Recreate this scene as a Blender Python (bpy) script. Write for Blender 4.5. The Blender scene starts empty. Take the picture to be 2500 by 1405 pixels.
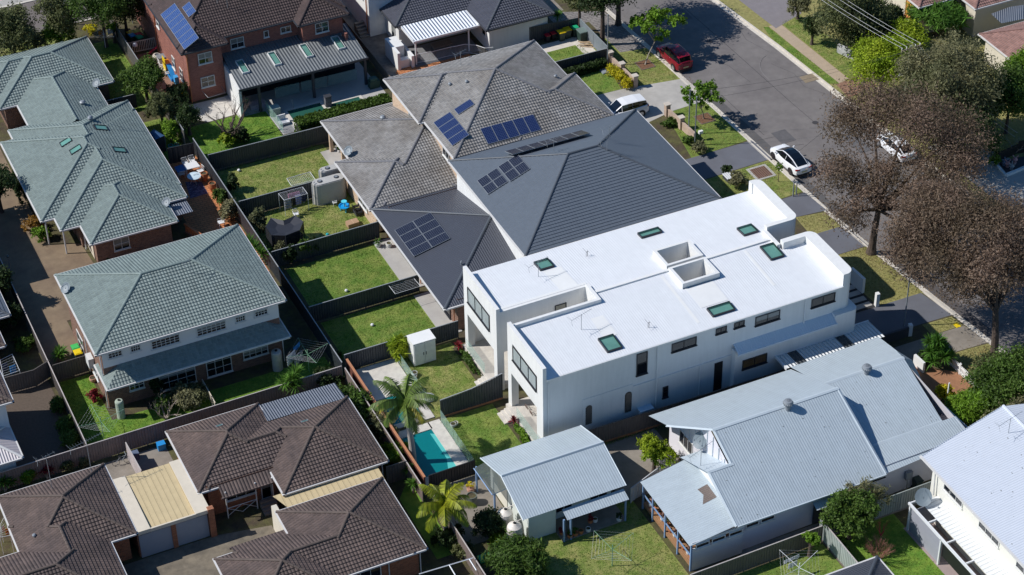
import bpy, math, random
import numpy as np
from mathutils import Vector, Matrix
R = math.radians
random.seed(7); RNG = np.random.default_rng(11)
scene = bpy.context.scene
COL = scene.collection

# ---------------- camera ----------------
FPX, YAW, PITCH, ROLL, CAMH = 5274.49, R(65.439063), R(37.418061), R(-1.092605), 110.0
_f = Vector((math.cos(YAW)*math.cos(PITCH), math.sin(YAW)*math.cos(PITCH), -math.sin(PITCH)))
_r = Vector((math.sin(YAW), -math.cos(YAW), 0)); _u = _r.cross(_f)
RT = _r*math.cos(ROLL)+_u*math.sin(ROLL); UP = -_r*math.sin(ROLL)+_u*math.cos(ROLL)
cam = bpy.data.cameras.new('camera'); camo = bpy.data.objects.new('camera', cam); COL.objects.link(camo)
cam.sensor_width = 36; cam.lens = 36*FPX/2500; cam.clip_end = 3000; cam.clip_start = 1
camo.matrix_world = Matrix(((RT.x, UP.x, -_f.x, 0), (RT.y, UP.y, -_f.y, 0), (RT.z, UP.z, -_f.z, CAMH), (0, 0, 0, 1)))
scene.camera = camo
# ---------------- light ----------------
SUN = Vector((-0.98, 0.40, 1.0)).normalized()          # towards the sun
w = bpy.data.worlds.new('World'); scene.world = w; w.use_nodes = True
nt = w.node_tree; nt.nodes.clear()
bg = nt.nodes.new('ShaderNodeBackground'); sk = nt.nodes.new('ShaderNodeTexSky'); wo = nt.nodes.new('ShaderNodeOutputWorld')
sk.sky_type = 'NISHITA'; sk.sun_disc = False; sk.sun_elevation = math.asin(SUN.z); sk.sun_rotation = math.atan2(SUN.x, SUN.y)
sk.air_density = 1.0; sk.dust_density = 0.3; sk.ozone_density = 3.0
bg.inputs[1].default_value = 0.092
hsv = nt.nodes.new('ShaderNodeHueSaturation'); hsv.inputs['Saturation'].default_value = 1.25; nt.links.new(sk.outputs[0], hsv.inputs['Color']); nt.links.new(hsv.outputs[0], bg.inputs[0]); nt.links.new(bg.outputs[0], wo.inputs[0])
sl = bpy.data.lights.new('sun', 'SUN'); sl.energy = 4.6; sl.angle = R(0.5); sl.color = (1, .97, .925)
so = bpy.data.objects.new('sun', sl); COL.objects.link(so); so.rotation_euler = SUN.to_track_quat('Z', 'Y').to_euler(); so.location = (0, 100, 150)
vs = scene.view_settings; vs.view_transform = 'Standard'; vs.look = 'None'; vs.exposure = 0; vs.gamma = 1; vs.use_curve_mapping = False

# ---------------- survey: a photo pixel at a known height becomes a plan position ----------------
def G(px, py, z=0.0):
    d = _f*FPX+RT*(px-1250)-UP*(py-702.5); t = (z-CAMH)/d.z
    return Vector((d.x*t, d.y*t, z))

# ---------------- materials ----------------
def lin(c): return tuple(((v/255+.055)/1.055)**2.4 if v > 10 else v/255/12.92 for v in c)+(1,)
MC = {}
def mat(name, rgb, rough=.7, metal=0, kind=None, var=.12, ns=1.5, pitch=None, depth=.02, rgb2=None, bump=0, bs=20, spec=.5, trans=0, alpha=1, rnd=0, streak=0, isl=0):
    pitch = pitch or (.25 if kind == 'tile' else .3)
    if name in MC: return MC[name]
    m = bpy.data.materials.new(name); MC[name] = m; m.use_nodes = True
    n = m.node_tree.nodes; L = m.node_tree.links; b = n['Principled BSDF']
    b.inputs['Roughness'].default_value = rough; b.inputs['Metallic'].default_value = metal
    b.inputs['Specular IOR Level'].default_value = spec
    c1 = lin(rgb)
    def math_(op, a, bb=None):
        x = n.new('ShaderNodeMath'); x.operation = op
        for i, v in enumerate((a, bb)):
            if v is None: continue
            if isinstance(v, (int, float)): x.inputs[i].default_value = v
            else: L.new(v, x.inputs[i])
        return x.outputs[0]
    uv = n.new('ShaderNodeUVMap').outputs[0] if kind else None
    geo = n.new('ShaderNodeNewGeometry')
    no = n.new('ShaderNodeTexNoise'); no.inputs['Scale'].default_value = ns; no.inputs['Detail'].default_value = 6; no.inputs['Roughness'].default_value = .65
    L.new(geo.outputs['Position'], no.inputs['Vector'])
    mp = n.new('ShaderNodeMapRange'); mp.inputs[1].default_value = .3; mp.inputs[2].default_value = .7
    mp.inputs[3].default_value = 1-var; mp.inputs[4].default_value = 1+var; L.new(no.outputs[0], mp.inputs[0])
    fac = mp.outputs[0]
    oi = n.new('ShaderNodeObjectInfo') if rnd else None
    if rnd: ro_ = n.new('ShaderNodeMapRange'); ro_.inputs[3].default_value = 1-rnd; ro_.inputs[4].default_value = 1+rnd; L.new(oi.outputs['Random'], ro_.inputs[0]); fac = math_('MULTIPLY', fac, ro_.outputs[0])
    if streak:   # rain runs and grime with a shape of their own
        vm = n.new('ShaderNodeVectorMath'); vm.operation = 'MULTIPLY'; vm.inputs[1].default_value = (3.2, .35, 1) if kind in ('tile', 'corr', 'rib') else (2.6, 2.6, .22)
        L.new(uv if kind in ('tile', 'corr', 'rib') else geo.outputs['Position'], vm.inputs[0]); sn = n.new('ShaderNodeTexNoise'); sn.inputs['Scale'].default_value = 1; sn.inputs['Detail'].default_value = 5; sn.inputs['Roughness'].default_value = .7; L.new(vm.outputs[0], sn.inputs['Vector'])
        ms_ = n.new('ShaderNodeMapRange'); ms_.inputs[1].default_value = .35; ms_.inputs[2].default_value = .75; ms_.inputs[3].default_value = 1+streak*.4; ms_.inputs[4].default_value = 1-streak; L.new(sn.outputs[0], ms_.inputs[0]); fac = math_('MULTIPLY', fac, ms_.outputs[0])
    if isl: ri = n.new('ShaderNodeMapRange'); ri.inputs[3].default_value = 1-isl; ri.inputs[4].default_value = 1+isl; L.new(geo.outputs['Random Per Island'], ri.inputs[0]); fac = math_('MULTIPLY', fac, ri.outputs[0])
    col = None
    if rgb2 is not None:
        n2 = n.new('ShaderNodeTexNoise'); n2.inputs['Scale'].default_value = ns*.37; n2.inputs['Detail'].default_value = 5; n2.inputs['Roughness'].default_value = .6
        L.new(geo.outputs['Position'], n2.inputs['Vector'])
        mr = n.new('ShaderNodeMapRange'); mr.inputs[1].default_value = .38; mr.inputs[2].default_value = .62; L.new(n2.outputs[0], mr.inputs[0])
        mx = n.new('ShaderNodeMix'); mx.data_type = 'RGBA'; mx.inputs[6].default_value = c1; mx.inputs[7].default_value = lin(rgb2)
        L.new(mr.outputs[0], mx.inputs[0]); col = mx.outputs[2]
    height = None
    if kind in ('tile', 'corr', 'rib', 'board', 'brick', 'pave', 'panel'):
        sp = n.new('ShaderNodeSeparateXYZ'); L.new(uv, sp.inputs[0]); u, v = sp.outputs[0], sp.outputs[1]
    if kind == 'tile':
        fu = math_('FLOOR', math_('DIVIDE', u, pitch)); fv = math_('FLOOR', math_('DIVIDE', v, .3))
        cb = n.new('ShaderNodeCombineXYZ'); L.new(fu, cb.inputs[0]); L.new(fv, cb.inputs[1])
        wn = n.new('ShaderNodeTexWhiteNoise'); wn.noise_dimensions = '2D'; L.new(cb.outputs[0], wn.inputs['Vector'])
        r2 = n.new('ShaderNodeMapRange'); r2.inputs[3].default_value = 1-min(.16, var*1.2); r2.inputs[4].default_value = 1+min(.16, var*1.2); L.new(wn.outputs[0], r2.inputs[0])
        fac = math_('MULTIPLY', fac, r2.outputs[0])
        height = math_('ABSOLUTE', math_('SINE', math_('MULTIPLY', u, math.pi/pitch)))
    if kind == 'corr': height = math_('SINE', math_('MULTIPLY', u, 2*math.pi/pitch))
    if kind == 'rib':
        fr = math_('FRACT', math_('DIVIDE', u, pitch)); height = math_('GREATER_THAN', fr, .8)
        fac = math_('MULTIPLY', fac, math_('SUBTRACT', 1.0, math_('MULTIPLY', math_('LESS_THAN', math_('ABSOLUTE', math_('SUBTRACT', fr, .8)), .06), .35)))
    if kind == 'board': height = math_('FRACT', math_('DIVIDE', v, pitch))
    if kind in ('brick', 'pave'):
        bt = n.new('ShaderNodeTexBrick'); L.new(uv, bt.inputs[0])
        bw, bh = (.24, .086) if kind == 'brick' else (pitch*2, pitch)
        bt.inputs['Scale'].default_value = 1; bt.inputs['Brick Width'].default_value = bw; bt.inputs['Row Height'].default_value = bh
        bt.inputs['Mortar Size'].default_value = bh*.11; bt.inputs['Mortar Smooth'].default_value = .2
        bt.inputs['Color1'].default_value = c1; bt.inputs['Color2'].default_value = lin(rgb2 or [x*.72 for x in rgb])
        bt.inputs['Mortar'].default_value = lin([min(255, x*1.15+12) for x in rgb] if kind == 'brick' else [x*.7 for x in rgb])
        bt.inputs['Bias'].default_value = -.1; col = bt.outputs[0]; height = math_('SUBTRACT', 1.0, bt.outputs[1])
    if kind == 'panel':   # solar cells
        fu = math_('FRACT', math_('DIVIDE', u, .166)); fv = math_('FRACT', math_('DIVIDE', v, .166))
        ln = math_('MAXIMUM', math_('LESS_THAN', fu, .09), math_('LESS_THAN', fv, .09))
        mx = n.new('ShaderNodeMix'); mx.data_type = 'RGBA'; mx.inputs[6].default_value = c1; mx.inputs[7].default_value = lin(rgb2); L.new(ln, mx.inputs[0]); col = mx.outputs[2]
    if kind == 'leaf':
        wn = geo.outputs['Random Per Island']
        r2 = n.new('ShaderNodeMapRange'); r2.inputs[3].default_value = .6; r2.inputs[4].default_value = 1.5; L.new(wn, r2.inputs[0]); fac = math_('MULTIPLY', fac, r2.outputs[0])
    hs = n.new('ShaderNodeVectorMath'); hs.operation = 'SCALE'
    if col is None: hs.inputs[0].default_value = c1[:3]
    else: L.new(col, hs.inputs[0])
    L.new(fac, hs.inputs['Scale']); L.new(hs.outputs[0], b.inputs['Base Color'])
    if kind == 'leaf':
        tr = n.new('ShaderNodeBsdfTranslucent'); L.new(hs.outputs[0], tr.inputs[0]); ms = n.new('ShaderNodeMixShader'); ms.inputs[0].default_value = .38
        L.new(b.outputs[0], ms.inputs[1]); L.new(tr.outputs[0], ms.inputs[2]); L.new(ms.outputs[0], n['Material Output'].inputs[0])
    prev = None
    if height is not None:
        bn = n.new('ShaderNodeBump'); bn.inputs['Distance'].default_value = depth; bn.inputs['Strength'].default_value = 1; L.new(height, bn.inputs['Height']); prev = bn
    if bump:
        nb = n.new('ShaderNodeTexNoise'); nb.inputs['Scale'].default_value = bs; nb.inputs['Detail'].default_value = 5; L.new(geo.outputs['Position'], nb.inputs['Vector'])
        b2 = n.new('ShaderNodeBump'); b2.inputs['Distance'].default_value = bump; L.new(nb.outputs[0], b2.inputs['Height'])
        if prev: L.new(prev.outputs[0], b2.inputs['Normal'])
        prev = b2
    if prev: L.new(prev.outputs[0], b.inputs['Normal'])
    if trans: b.inputs['Transmission Weight'].default_value = trans; b.inputs['IOR'].default_value = 1.05 if trans > .9 else 1.33
    if alpha < 1: b.inputs['Alpha'].default_value = alpha
    return m

# ---------------- mesh building ----------------
ORG = {}
class MB:
    def __init__(s): s.v = []; s.f = []; s.m = []; s.uv = []; s.sm = []
    def face(s, pts, m=0, uv=None, smooth=False):
        i = len(s.v); pts = [Vector(p) for p in pts]; s.v += [tuple(p) for p in pts]; s.f.append(tuple(range(i, i+len(pts)))); s.m.append(m); s.sm.append(smooth)
        if uv is None:
            n = Vector((0, 0, 0))
            for a in range(len(pts)):
                p, q = pts[a], pts[(a+1) % len(pts)]; n += Vector(((p.y-q.y)*(p.z+q.z), (p.z-q.z)*(p.x+q.x), (p.x-q.x)*(p.y+q.y)))
            if n.length > 1e-9: n.normalize()
            t = Vector((-n.y, n.x, 0))
            if t.length < .02: uv = [(p.x, p.y) for p in pts]
            else:
                t.normalize(); q = n.cross(t); uv = [(p.dot(t), p.dot(q)) for p in pts]
        s.uv += uv
        return s
    def box(s, x0, x1, y0, y1, z0, z1, m=0, top=None, bottom=True):
        A = [(x0, y0), (x1, y0), (x1, y1), (x0, y1)]
        return s.prism(A, z0, z1, m, top, bottom)
    def prism(s, A, z0, z1, m=0, top=None, bottom=True, smooth=False):
        k = len(A)
        ar = sum(A[i][0]*A[(i+1) % k][1]-A[(i+1) % k][0]*A[i][1] for i in range(k))
        if ar < 0: A = A[::-1]
        for i in range(k):
            a, b = A[i], A[(i+1) % k]; s.face([(a[0], a[1], z0), (b[0], b[1], z0), (b[0], b[1], z1), (a[0], a[1], z1)], m, smooth=smooth)
        s.face([(a[0], a[1], z1) for a in A], m if top is None else top)
        if bottom: s.face([(a[0], a[1], z0) for a in A[::-1]], m)
        return s
    def obox(s, p, q, wd, z0, z1, m=0, ext=0):     # upright wall-like box from p to q
        p = Vector((p[0], p[1])); q = Vector((q[0], q[1])); d = (q-p).normalized(); n = Vector((-d.y, d.x))*wd/2; p = p-d*ext; q = q+d*ext
        return s.prism([tuple(p-n), tuple(q-n), tuple(q+n), tuple(p+n)], z0, z1, m)
    def tube(s, pts, r, n=6, m=0, cap=True, smooth=True):
        pts = [Vector(p) for p in pts]; k = len(pts); rr = r if isinstance(r, (list, tuple)) else [r]*k; rings = []
        for i, p in enumerate(pts):
            d = (pts[min(i+1, k-1)]-pts[max(i-1, 0)]).normalized(); a = d.cross(Vector((0, 0, 1)) if abs(d.z) < .9 else Vector((1, 0, 0))).normalized(); b = d.cross(a)
            rings.append([p+(a*math.cos(2*math.pi*j/n)+b*math.sin(2*math.pi*j/n))*rr[i] for j in range(n)])
        for i in range(k-1):
            for j in range(n): s.face([rings[i][j], rings[i][(j+1) % n], rings[i+1][(j+1) % n], rings[i+1][j]][::-1], m, smooth=smooth)
        if cap: s.face(rings[0], m); s.face(rings[-1][::-1], m)
        return s
    def cyl(s, x, y, z0, z1, r0, r1=None, n=16, m=0):
        return s.tube([(x, y, z0), (x, y, z1)], [r0, r0 if r1 is None else r1], n, m)
    def lathe(s, x, y, prof, n=16, m=0):
        for (r0, z0), (r1, z1) in zip(prof, prof[1:]):
            for j in range(n):
                a, b = 2*math.pi*j/n, 2*math.pi*(j+1)/n
                P = [(x+r0*math.cos(a), y+r0*math.sin(a), z0), (x+r0*math.cos(b), y+r0*math.sin(b), z0), (x+r1*math.cos(b), y+r1*math.sin(b), z1), (x+r1*math.cos(a), y+r1*math.sin(a), z1)]
                if r0 < 1e-6: P = [P[0], P[2], P[3]]
                elif r1 < 1e-6: P = P[:3]
                s.face(P, m, smooth=True)
        return s
def mesh_obj(name, mb, mats, parent=None, local=False):
    me = bpy.data.meshes.new(name); o3 = Vector((0, 0, 0))
    root = parent
    while root is not None and root.parent is not None: root = root.parent
    if root is not None and not local: o3 = ORG.get(root.name, o3)
    if isinstance(mb, MB):
        V = np.array(mb.v, dtype=np.float32)-np.array(o3, dtype=np.float32)
        me.from_pydata(V.tolist(), [], mb.f)
        uvl = me.uv_layers.new(name='UVMap'); uvl.data.foreach_set('uv', np.array(mb.uv, dtype=np.float32).ravel())
        me.polygons.foreach_set('material_index', mb.m); me.polygons.foreach_set('use_smooth', mb.sm)
    else:
        V, k = mb     # (N,k,3) array of loose polygons
        V = V-np.array(o3); nf = V.shape[0]
        me.vertices.add(nf*k); me.vertices.foreach_set('co', V.reshape(-1).astype(np.float32))
        me.loops.add(nf*k); me.loops.foreach_set('vertex_index', np.arange(nf*k, dtype=np.int32))
        me.polygons.add(nf); me.polygons.foreach_set('loop_start', np.arange(0, nf*k, k, dtype=np.int32))
    me.update()
    for m in (mats if isinstance(mats, (list, tuple)) else [mats]): me.materials.append(m)
    o = bpy.data.objects.new(name, me); COL.objects.link(o); o.parent = parent
    return o
def tag(o, label=None, cat=None, group=None, kind=None):
    if label: o['label'] = label
    if cat: o['category'] = cat
    if group: o['group'] = group
    if kind: o['kind'] = kind
    return o
def thing(name, label, cat, loc, rz=0, group=None):
    o = bpy.data.objects.new(name, None); COL.objects.link(o); o.location = loc; o.rotation_euler = (0, 0, rz); o.empty_display_size = .3
    ORG[o.name] = Vector(loc); return tag(o, label, cat, group)
def part(name, mb, mats, parent, label=None, local=False): return tag(mesh_obj(name, mb, mats, parent, local), label)
def solo(name, mb, mats, label, cat, group=None): return tag(mesh_obj(name, mb, mats), label, cat, group)
def struct(name, mb, mats): return tag(mesh_obj(name, mb, mats), kind='structure')
def dup(root, loc, rz=0, label=None, group=None, sc=None):
    def cp(o, par):
        c = o.copy(); COL.objects.link(c); c.parent = par
        for ch in list(o.children): cp(ch, c)
        return c
    r = cp(root, None); r.location = loc; r.rotation_euler = (0, 0, rz)
    if sc: r.scale = (sc, sc, sc) if isinstance(sc, (int, float)) else sc
    if label: r['label'] = label
    if group: r['group'] = group
    return r

# ---------------- roofs ----------------
def clip(P, A, B, C):
    out = []
    for i in range(len(P)):
        p, q = P[i], P[(i+1) % len(P)]; dp = A*p[0]+B*p[1]+C; dq = A*q[0]+B*q[1]+C
        if dp >= -1e-7: out.append(p)
        if (dp > 1e-7 and dq < -1e-7) or (dp < -1e-7 and dq > 1e-7):
            t = dp/(dp-dq); out.append((p[0]+(q[0]-p[0])*t, p[1]+(q[1]-p[1])*t))
    res = []
    for p in out:
        if not res or abs(p[0]-res[-1][0])+abs(p[1]-res[-1][1]) > 1e-5: res.append(p)
    if len(res) > 1 and abs(res[0][0]-res[-1][0])+abs(res[0][1]-res[-1][1]) < 1e-5: res.pop()
    if len(res) < 3: return []
    ar = abs(sum(res[i][0]*res[(i+1) % len(res)][1]-res[(i+1) % len(res)][0]*res[i][1] for i in range(len(res))))/2
    return res if ar > 1e-3 else []
class Piece:
    def __init__(s, x0, x1, y0, y1, ze, pitch, ends='hhhh'):
        s.r = (x0, x1, y0, y1); s.ze = ze; t = math.tan(R(pitch)); s.t = t; s.ends = ends; s.pl = {}
        if ends[0] == 'h': s.pl['W'] = (t, 0, ze-t*x0)
        if ends[1] == 'h': s.pl['E'] = (-t, 0, ze+t*x1)
        if ends[2] == 'h': s.pl['S'] = (0, t, ze-t*y0)
        if ends[3] == 'h': s.pl['N'] = (0, -t, ze+t*y1)
    def h(s, x, y):
        x0, x1, y0, y1 = s.r
        if x < x0-1e-6 or x > x1+1e-6 or y < y0-1e-6 or y > y1+1e-6: return -1e9
        return min(a*x+b*y+c for a, b, c in s.pl.values())
    def lines(s):
        x0, x1, y0, y1 = s.r; w, d = x1-x0, y1-y0; e = s.ends; L = []
        if 'W' not in s.pl or 'E' not in s.pl or ('N' in s.pl and 'S' in s.pl and w >= d):
            r = d/2; ym = (y0+y1)/2; xa = x0+(r if e[0] == 'h' else 0); xb = x1-(r if e[1] == 'h' else 0)
            L.append(((xa, ym), (xb, ym)))
            if e[0] == 'h': L += [((x0, y0), (xa, ym)), ((x0, y1), (xa, ym))]
            if e[1] == 'h': L += [((x1, y0), (xb, ym)), ((x1, y1), (xb, ym))]
        else:
            r = w/2; xm = (x0+x1)/2; ya = y0+(r if e[2] == 'h' else 0); yb = y1-(r if e[3] == 'h' else 0)
            L.append(((xm, ya), (xm, yb)))
            if e[2] == 'h': L += [((x0, y0), (xm, ya)), ((x1, y0), (xm, ya))]
            if e[3] == 'h': L += [((x0, y1), (xm, yb)), ((x1, y1), (xm, yb))]
        return L
def roof_faces(mb, pcs, tile=True, lip=.045, m=0, course=.3):
    for i, p in enumerate(pcs):
        x0, x1, y0, y1 = p.r
        for k, (a, b, c) in p.pl.items():
            P = [(x0, y0), (x1, y0), (x1, y1), (x0, y1)]
            for l, (a2, b2, c2) in p.pl.items():
                if l != k and P: P = clip(P, a2-a, b2-b, c2-c)
            todo = [P] if P else []
            for j, q in enumerate(pcs):
                if j == i: continue
                H = [(1, 0, -q.r[0]), (-1, 0, q.r[1]), (0, 1, -q.r[2]), (0, -1, q.r[3])]
                for (a2, b2, c2) in q.pl.values():
                    A, B, C = a2-a, b2-b, c2-c
                    if abs(A)+abs(B) < 1e-9: H.append((0, 0, 1 if (C > 1e-6 or (abs(C) <= 1e-6 and j < i)) else -1))
                    else: H.append((A, B, C))
                nxt = []
                for poly in todo:
                    ins = poly; outs = []
                    for (A, B, C) in H:
                        if not ins: break
                        if A == 0 and B == 0:
                            if C < 0: outs.append(ins); ins = []
                            continue
                        o = clip(ins, -A, -B, -C)
                        if o: outs.append(o)
                        ins = clip(ins, A, B, C)
                    nxt += outs
                todo = nxt
            g = math.hypot(a, b); ux, uy = a/g, b/g
            e0 = {'W': x0, 'E': -x1, 'S': y0, 'N': -y1}[k]; cs = 1/math.sqrt(1+g*g); dv = course*cs
            for poly in todo:
                def vv(p): return p[0]*ux+p[1]*uy-e0
                if not tile:
                    mb.face([(p[0], p[1], a*p[0]+b*p[1]+c) for p in ccw(poly)], m); continue
                v0 = min(map(vv, poly)); v1 = max(map(vv, poly)); kk = int(math.floor(v0/dv+1e-6))
                while kk*dv < v1-1e-5:
                    lo, hi = kk*dv, (kk+1)*dv
                    S = clip(poly, ux, uy, -(e0+lo)); S = clip(S, -ux, -uy, (e0+hi)) if S else S
                    if S:
                        S = ccw(S); off = lambda p: lip*(1-(vv(p)-lo)/dv)
                        T = Vector((-uy, ux)); uvs = [(p[0]*T.x+p[1]*T.y, vv(p)/cs) for p in S]
                        mb.face([(p[0], p[1], a*p[0]+b*p[1]+c+off(p)) for p in S], m, uvs)
                        low = [p for p in S if abs(vv(p)-lo) < 1e-4]
                        if len(low) >= 2:
                            p1, p2 = max(((s, t2) for s in low for t2 in low), key=lambda st: (st[0][0]-st[1][0])**2+(st[0][1]-st[1][1])**2)
                            z1, z2 = a*p1[0]+b*p1[1]+c, a*p2[0]+b*p2[1]+c
                            mb.face([(p1[0], p1[1], z1), (p2[0], p2[1], z2), (p2[0], p2[1], z2+lip), (p1[0], p1[1], z1+lip)], m, [(0, 0), (.1, 0), (.1, .03), (0, .03)])
                    kk += 1
def ccw(P): return P if sum(P[i][0]*P[(i+1) % len(P)][1]-P[(i+1) % len(P)][0]*P[i][1] for i in range(len(P))) > 0 else P[::-1]
def roof_caps(mb, pcs, r=.11, seg=.42, m=0, up=.03):
    for i, p in enumerate(pcs):
        for (a, b) in p.lines():
            A = Vector((a[0], a[1], p.h(*a))); B = Vector((b[0], b[1], p.h(*b))); Ln = (B-A).length
            if Ln < .05: continue
            k = max(1, round(Ln/seg)); d = (B-A)/k; side = Vector((-d.y, d.x, 0)).normalized(); un = d.cross(side).normalized(); un = un if un.z > 0 else -un
            for j in range(k):
                P, Q = A+d*j, A+d*(j+1); M = (P+Q)/2
                if any(q is not p and q.h(M.x, M.y) > M.z+.04 for q in pcs): continue
                U = [max(max(q.h(M.x+s*side.x*.3, M.y+s*side.y*.3) for q in pcs), p.ze-.2) for s in (1, -1)]
                if M.z-(U[0]+U[1])/2 < .02: continue
                ring = []
                for (S, rr) in ((P, r*1.12), (Q, r*.94)):
                    ring.append([S+un*(up+rr*math.sin(t)*.8)+side*rr*math.cos(t) for t in (-.35, .5, 1.2, 1.94, 2.64, 3.5)])
                for q in range(5): mb.face([ring[0][q], ring[0][q+1], ring[1][q+1], ring[1][q]][::-1], m)
                mb.face(ring[0], m); mb.face(ring[1][::-1], m)
def exposed(rects):
    out = []
    for i, (x0, x1, y0, y1) in enumerate(rects):
        for side, pos, a0, a1 in (('W', x0, y0, y1), ('E', x1, y0, y1), ('S', y0, x0, x1), ('N', y1, x0, x1)):
            iv = [(a0, a1)]
            for j, (X0, X1, Y0, Y1) in enumerate(rects):
                if j == i: continue
                lo, hi, c0, c1 = (X0, X1, Y0, Y1) if side in 'WE' else (Y0, Y1, X0, X1)
                same = (side in 'WS' and abs(lo-pos) < 1e-3) or (side in 'EN' and abs(hi-pos) < 1e-3)
                if (lo+1e-3 < pos < hi-1e-3) or (same and j < i) or (side in 'WS' and abs(hi-pos) < 1e-3) or (side in 'EN' and abs(lo-pos) < 1e-3):
                    n2 = []
                    for (s, e) in iv:
                        if c1 <= s or c0 >= e: n2.append((s, e)); continue
                        if c0 > s: n2.append((s, c0))
                        if c1 < e: n2.append((c1, e))
                    iv = n2
            out += [(side, pos, s, e) for s, e in iv if e-s > .02]
    return out
def gutters(mb, pcs, m=0, g=.11, drop=.13):
    for (sd, pos, s, e) in exposed([p.r for p in pcs]):
        z = pcs[0].ze; z0, z1 = z-drop, z+.0
        s -= g; e += g
        if sd == 'W': mb.box(pos-g, pos+.02, s, e, z0, z1, m)
        if sd == 'E': mb.box(pos-.02, pos+g, s, e, z0, z1, m)
        if sd == 'S': mb.box(s+.003, e-.003, pos-g, pos+.02, z0+.002, z1+.002, m)
        if sd == 'N': mb.box(s+.003, e-.003, pos-.02, pos+g, z0+.002, z1+.002, m)
def walls(mb, pcs, inset=.5, z0=0, m=0, rects=None):
    rc = rects or [(p.r[0]+inset, p.r[1]-inset, p.r[2]+inset, p.r[3]-inset) for p in pcs]
    p0 = pcs[0]; zt = p0.ze+inset*p0.t-.03
    for (sd, pos, s, e) in exposed(rc):
        q = {'W': [(pos, e), (pos, s)], 'E': [(pos, s), (pos, e)], 'S': [(s, pos), (e, pos)], 'N': [(e, pos), (s, pos)]}[sd]
        a, b = q; mb.face([(a[0], a[1], z0), (b[0], b[1], z0), (b[0], b[1], zt), (a[0], a[1], zt)], m)
def wbox(mb, sd, pos, a0, a1, z0, z1, d0, d1, m=0):   # box on a wall; d outward
    if sd == 'S': mb.box(a0, a1, pos-d1, pos-d0, z0, z1, m)
    elif sd == 'N': mb.box(a0, a1, pos+d0, pos+d1, z0, z1, m)
    elif sd == 'W': mb.box(pos-d1, pos-d0, a0, a1, z0, z1, m)
    else: mb.box(pos+d0, pos+d1, a0, a1, z0, z1, m)
def window(par, sd, pos, a0, a1, z0, z1, cols=2, rows=1, fr=None, gl=None, ft=.06, name='window', dp=.07, bars=.035):
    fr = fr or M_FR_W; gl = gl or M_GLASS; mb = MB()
    for (p, q, r, s_) in ((a0, a0+ft, z0, z1), (a1-ft, a1, z0, z1)): wbox(mb, sd, pos, p, q, r, s_, 0, dp)
    for (r, s_) in ((z0, z0+ft), (z1-ft, z1)): wbox(mb, sd, pos, a0+ft, a1-ft, r, s_, 0, dp)
    W_, H_ = a1-a0-2*ft, z1-z0-2*ft
    for c in range(1, cols): x = a0+ft+W_*c/cols; wbox(mb, sd, pos, x-bars/2, x+bars/2, z0+ft, z1-ft, 0, dp*.9)
    for r in range(1, rows): z = z0+ft+H_*r/rows; wbox(mb, sd, pos, a0+ft, a1-ft, z-bars/2, z+bars/2, 0, dp*.8)
    wbox(mb, sd, pos, a0-.05, a1+.05, z0-.07, z0-.002, 0, dp+.06)
    o = part(name, mb, fr, par); pb = MB(); zb = z1-ft; bl = (gl is M_GLASS and H_ > .45 and random.random() < .45)
    if bl: zb = z1-ft-H_*random.uniform(.25, .7); wbox(pb, sd, pos, a0+ft, a1-ft, zb+.002, z1-ft, 0.002, dp*.3, 1)
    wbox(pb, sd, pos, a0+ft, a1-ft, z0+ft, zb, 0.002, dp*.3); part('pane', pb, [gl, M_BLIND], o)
    return o
# ---------------- shared materials ----------------
M_FR_W = mat('window_frame_white', (215, 215, 212), .5, var=.05)
M_FR_D = mat('window_frame_dark', (44, 46, 52), .4, var=.05)
M_GLASS = mat('window_glass_dark', (24, 29, 36), .06, spec=.8, var=.4, ns=1.2, rnd=.4)  # random brightness in the pane colour stands in for varied reflections
M_BLIND = mat('window_blind', (128, 130, 128), .5, var=.05, rnd=.3)
M_CURT = mat('curtain_glass', (196, 206, 206), .25, kind='corr', pitch=.22, depth=.05, var=.1)
M_WHITE = mat('white_render', (224, 224, 222), .8, var=.03, streak=.07, ns=.6, bump=.002, bs=30)
M_WHITE_ROOF = mat('white_corrugated', (222, 224, 227), .45, kind='corr', pitch=.2, depth=.004, var=.03, streak=.05)
M_WHITE_TRIM = mat('white_trim', (228, 228, 226), .5, var=.03)
M_GREEN_TILE = mat('green_grey_tile', (120, 133, 130), .6, streak=.14, kind='tile', depth=.042, var=.09, ns=.9)
M_GREEN_CAP = mat('green_grey_cap', (122, 136, 133), .65, var=.12, isl=.07)
M_GREY_TILE = mat('light_grey_tile', (140, 138, 136), .75, streak=.14, kind='tile', depth=.05, var=.15, ns=.7, rgb2=(122, 118, 114))
M_GREY_CAP = mat('grey_cap', (112, 112, 116), .7, var=.1)
M_CHAR_TILE = mat('charcoal_tile', (94, 102, 112), .5, kind='tile', depth=.006, var=.03, streak=.04)
M_CHAR_CAP = mat('charcoal_cap', (78, 84, 92), .55, var=.08)
M_CHAR_METAL = mat('charcoal_corrugated', (78, 81, 90), .42, kind='corr', pitch=.2, depth=.014, var=.04, metal=.2)
M_BROWN_TILE = mat('brown_tile', (98, 83, 77), .8, streak=.2, kind='tile', depth=.05, var=.22, ns=.8, rgb2=(84, 72, 69))
M_BROWN_CAP = mat('brown_cap', (92, 80, 74), .8, var=.18, isl=.1)
M_DKBROWN_TILE = mat('dark_brown_tile', (72, 58, 56), .75, kind='tile', depth=.045, var=.2)
M_DKBROWN_CAP = mat('dark_brown_cap', (66, 54, 53), .8, var=.15)
M_RED_TILE = mat('weathered_red_tile', (140, 108, 100), .85, kind='tile', depth=.04, var=.2)
M_RED_CAP = mat('weathered_red_cap', (128, 98, 92), .85, var=.2)
M_BLACK_TILE = mat('dark_slate_tile', (74, 76, 86), .55, kind='tile', depth=.04, var=.08)
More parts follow.
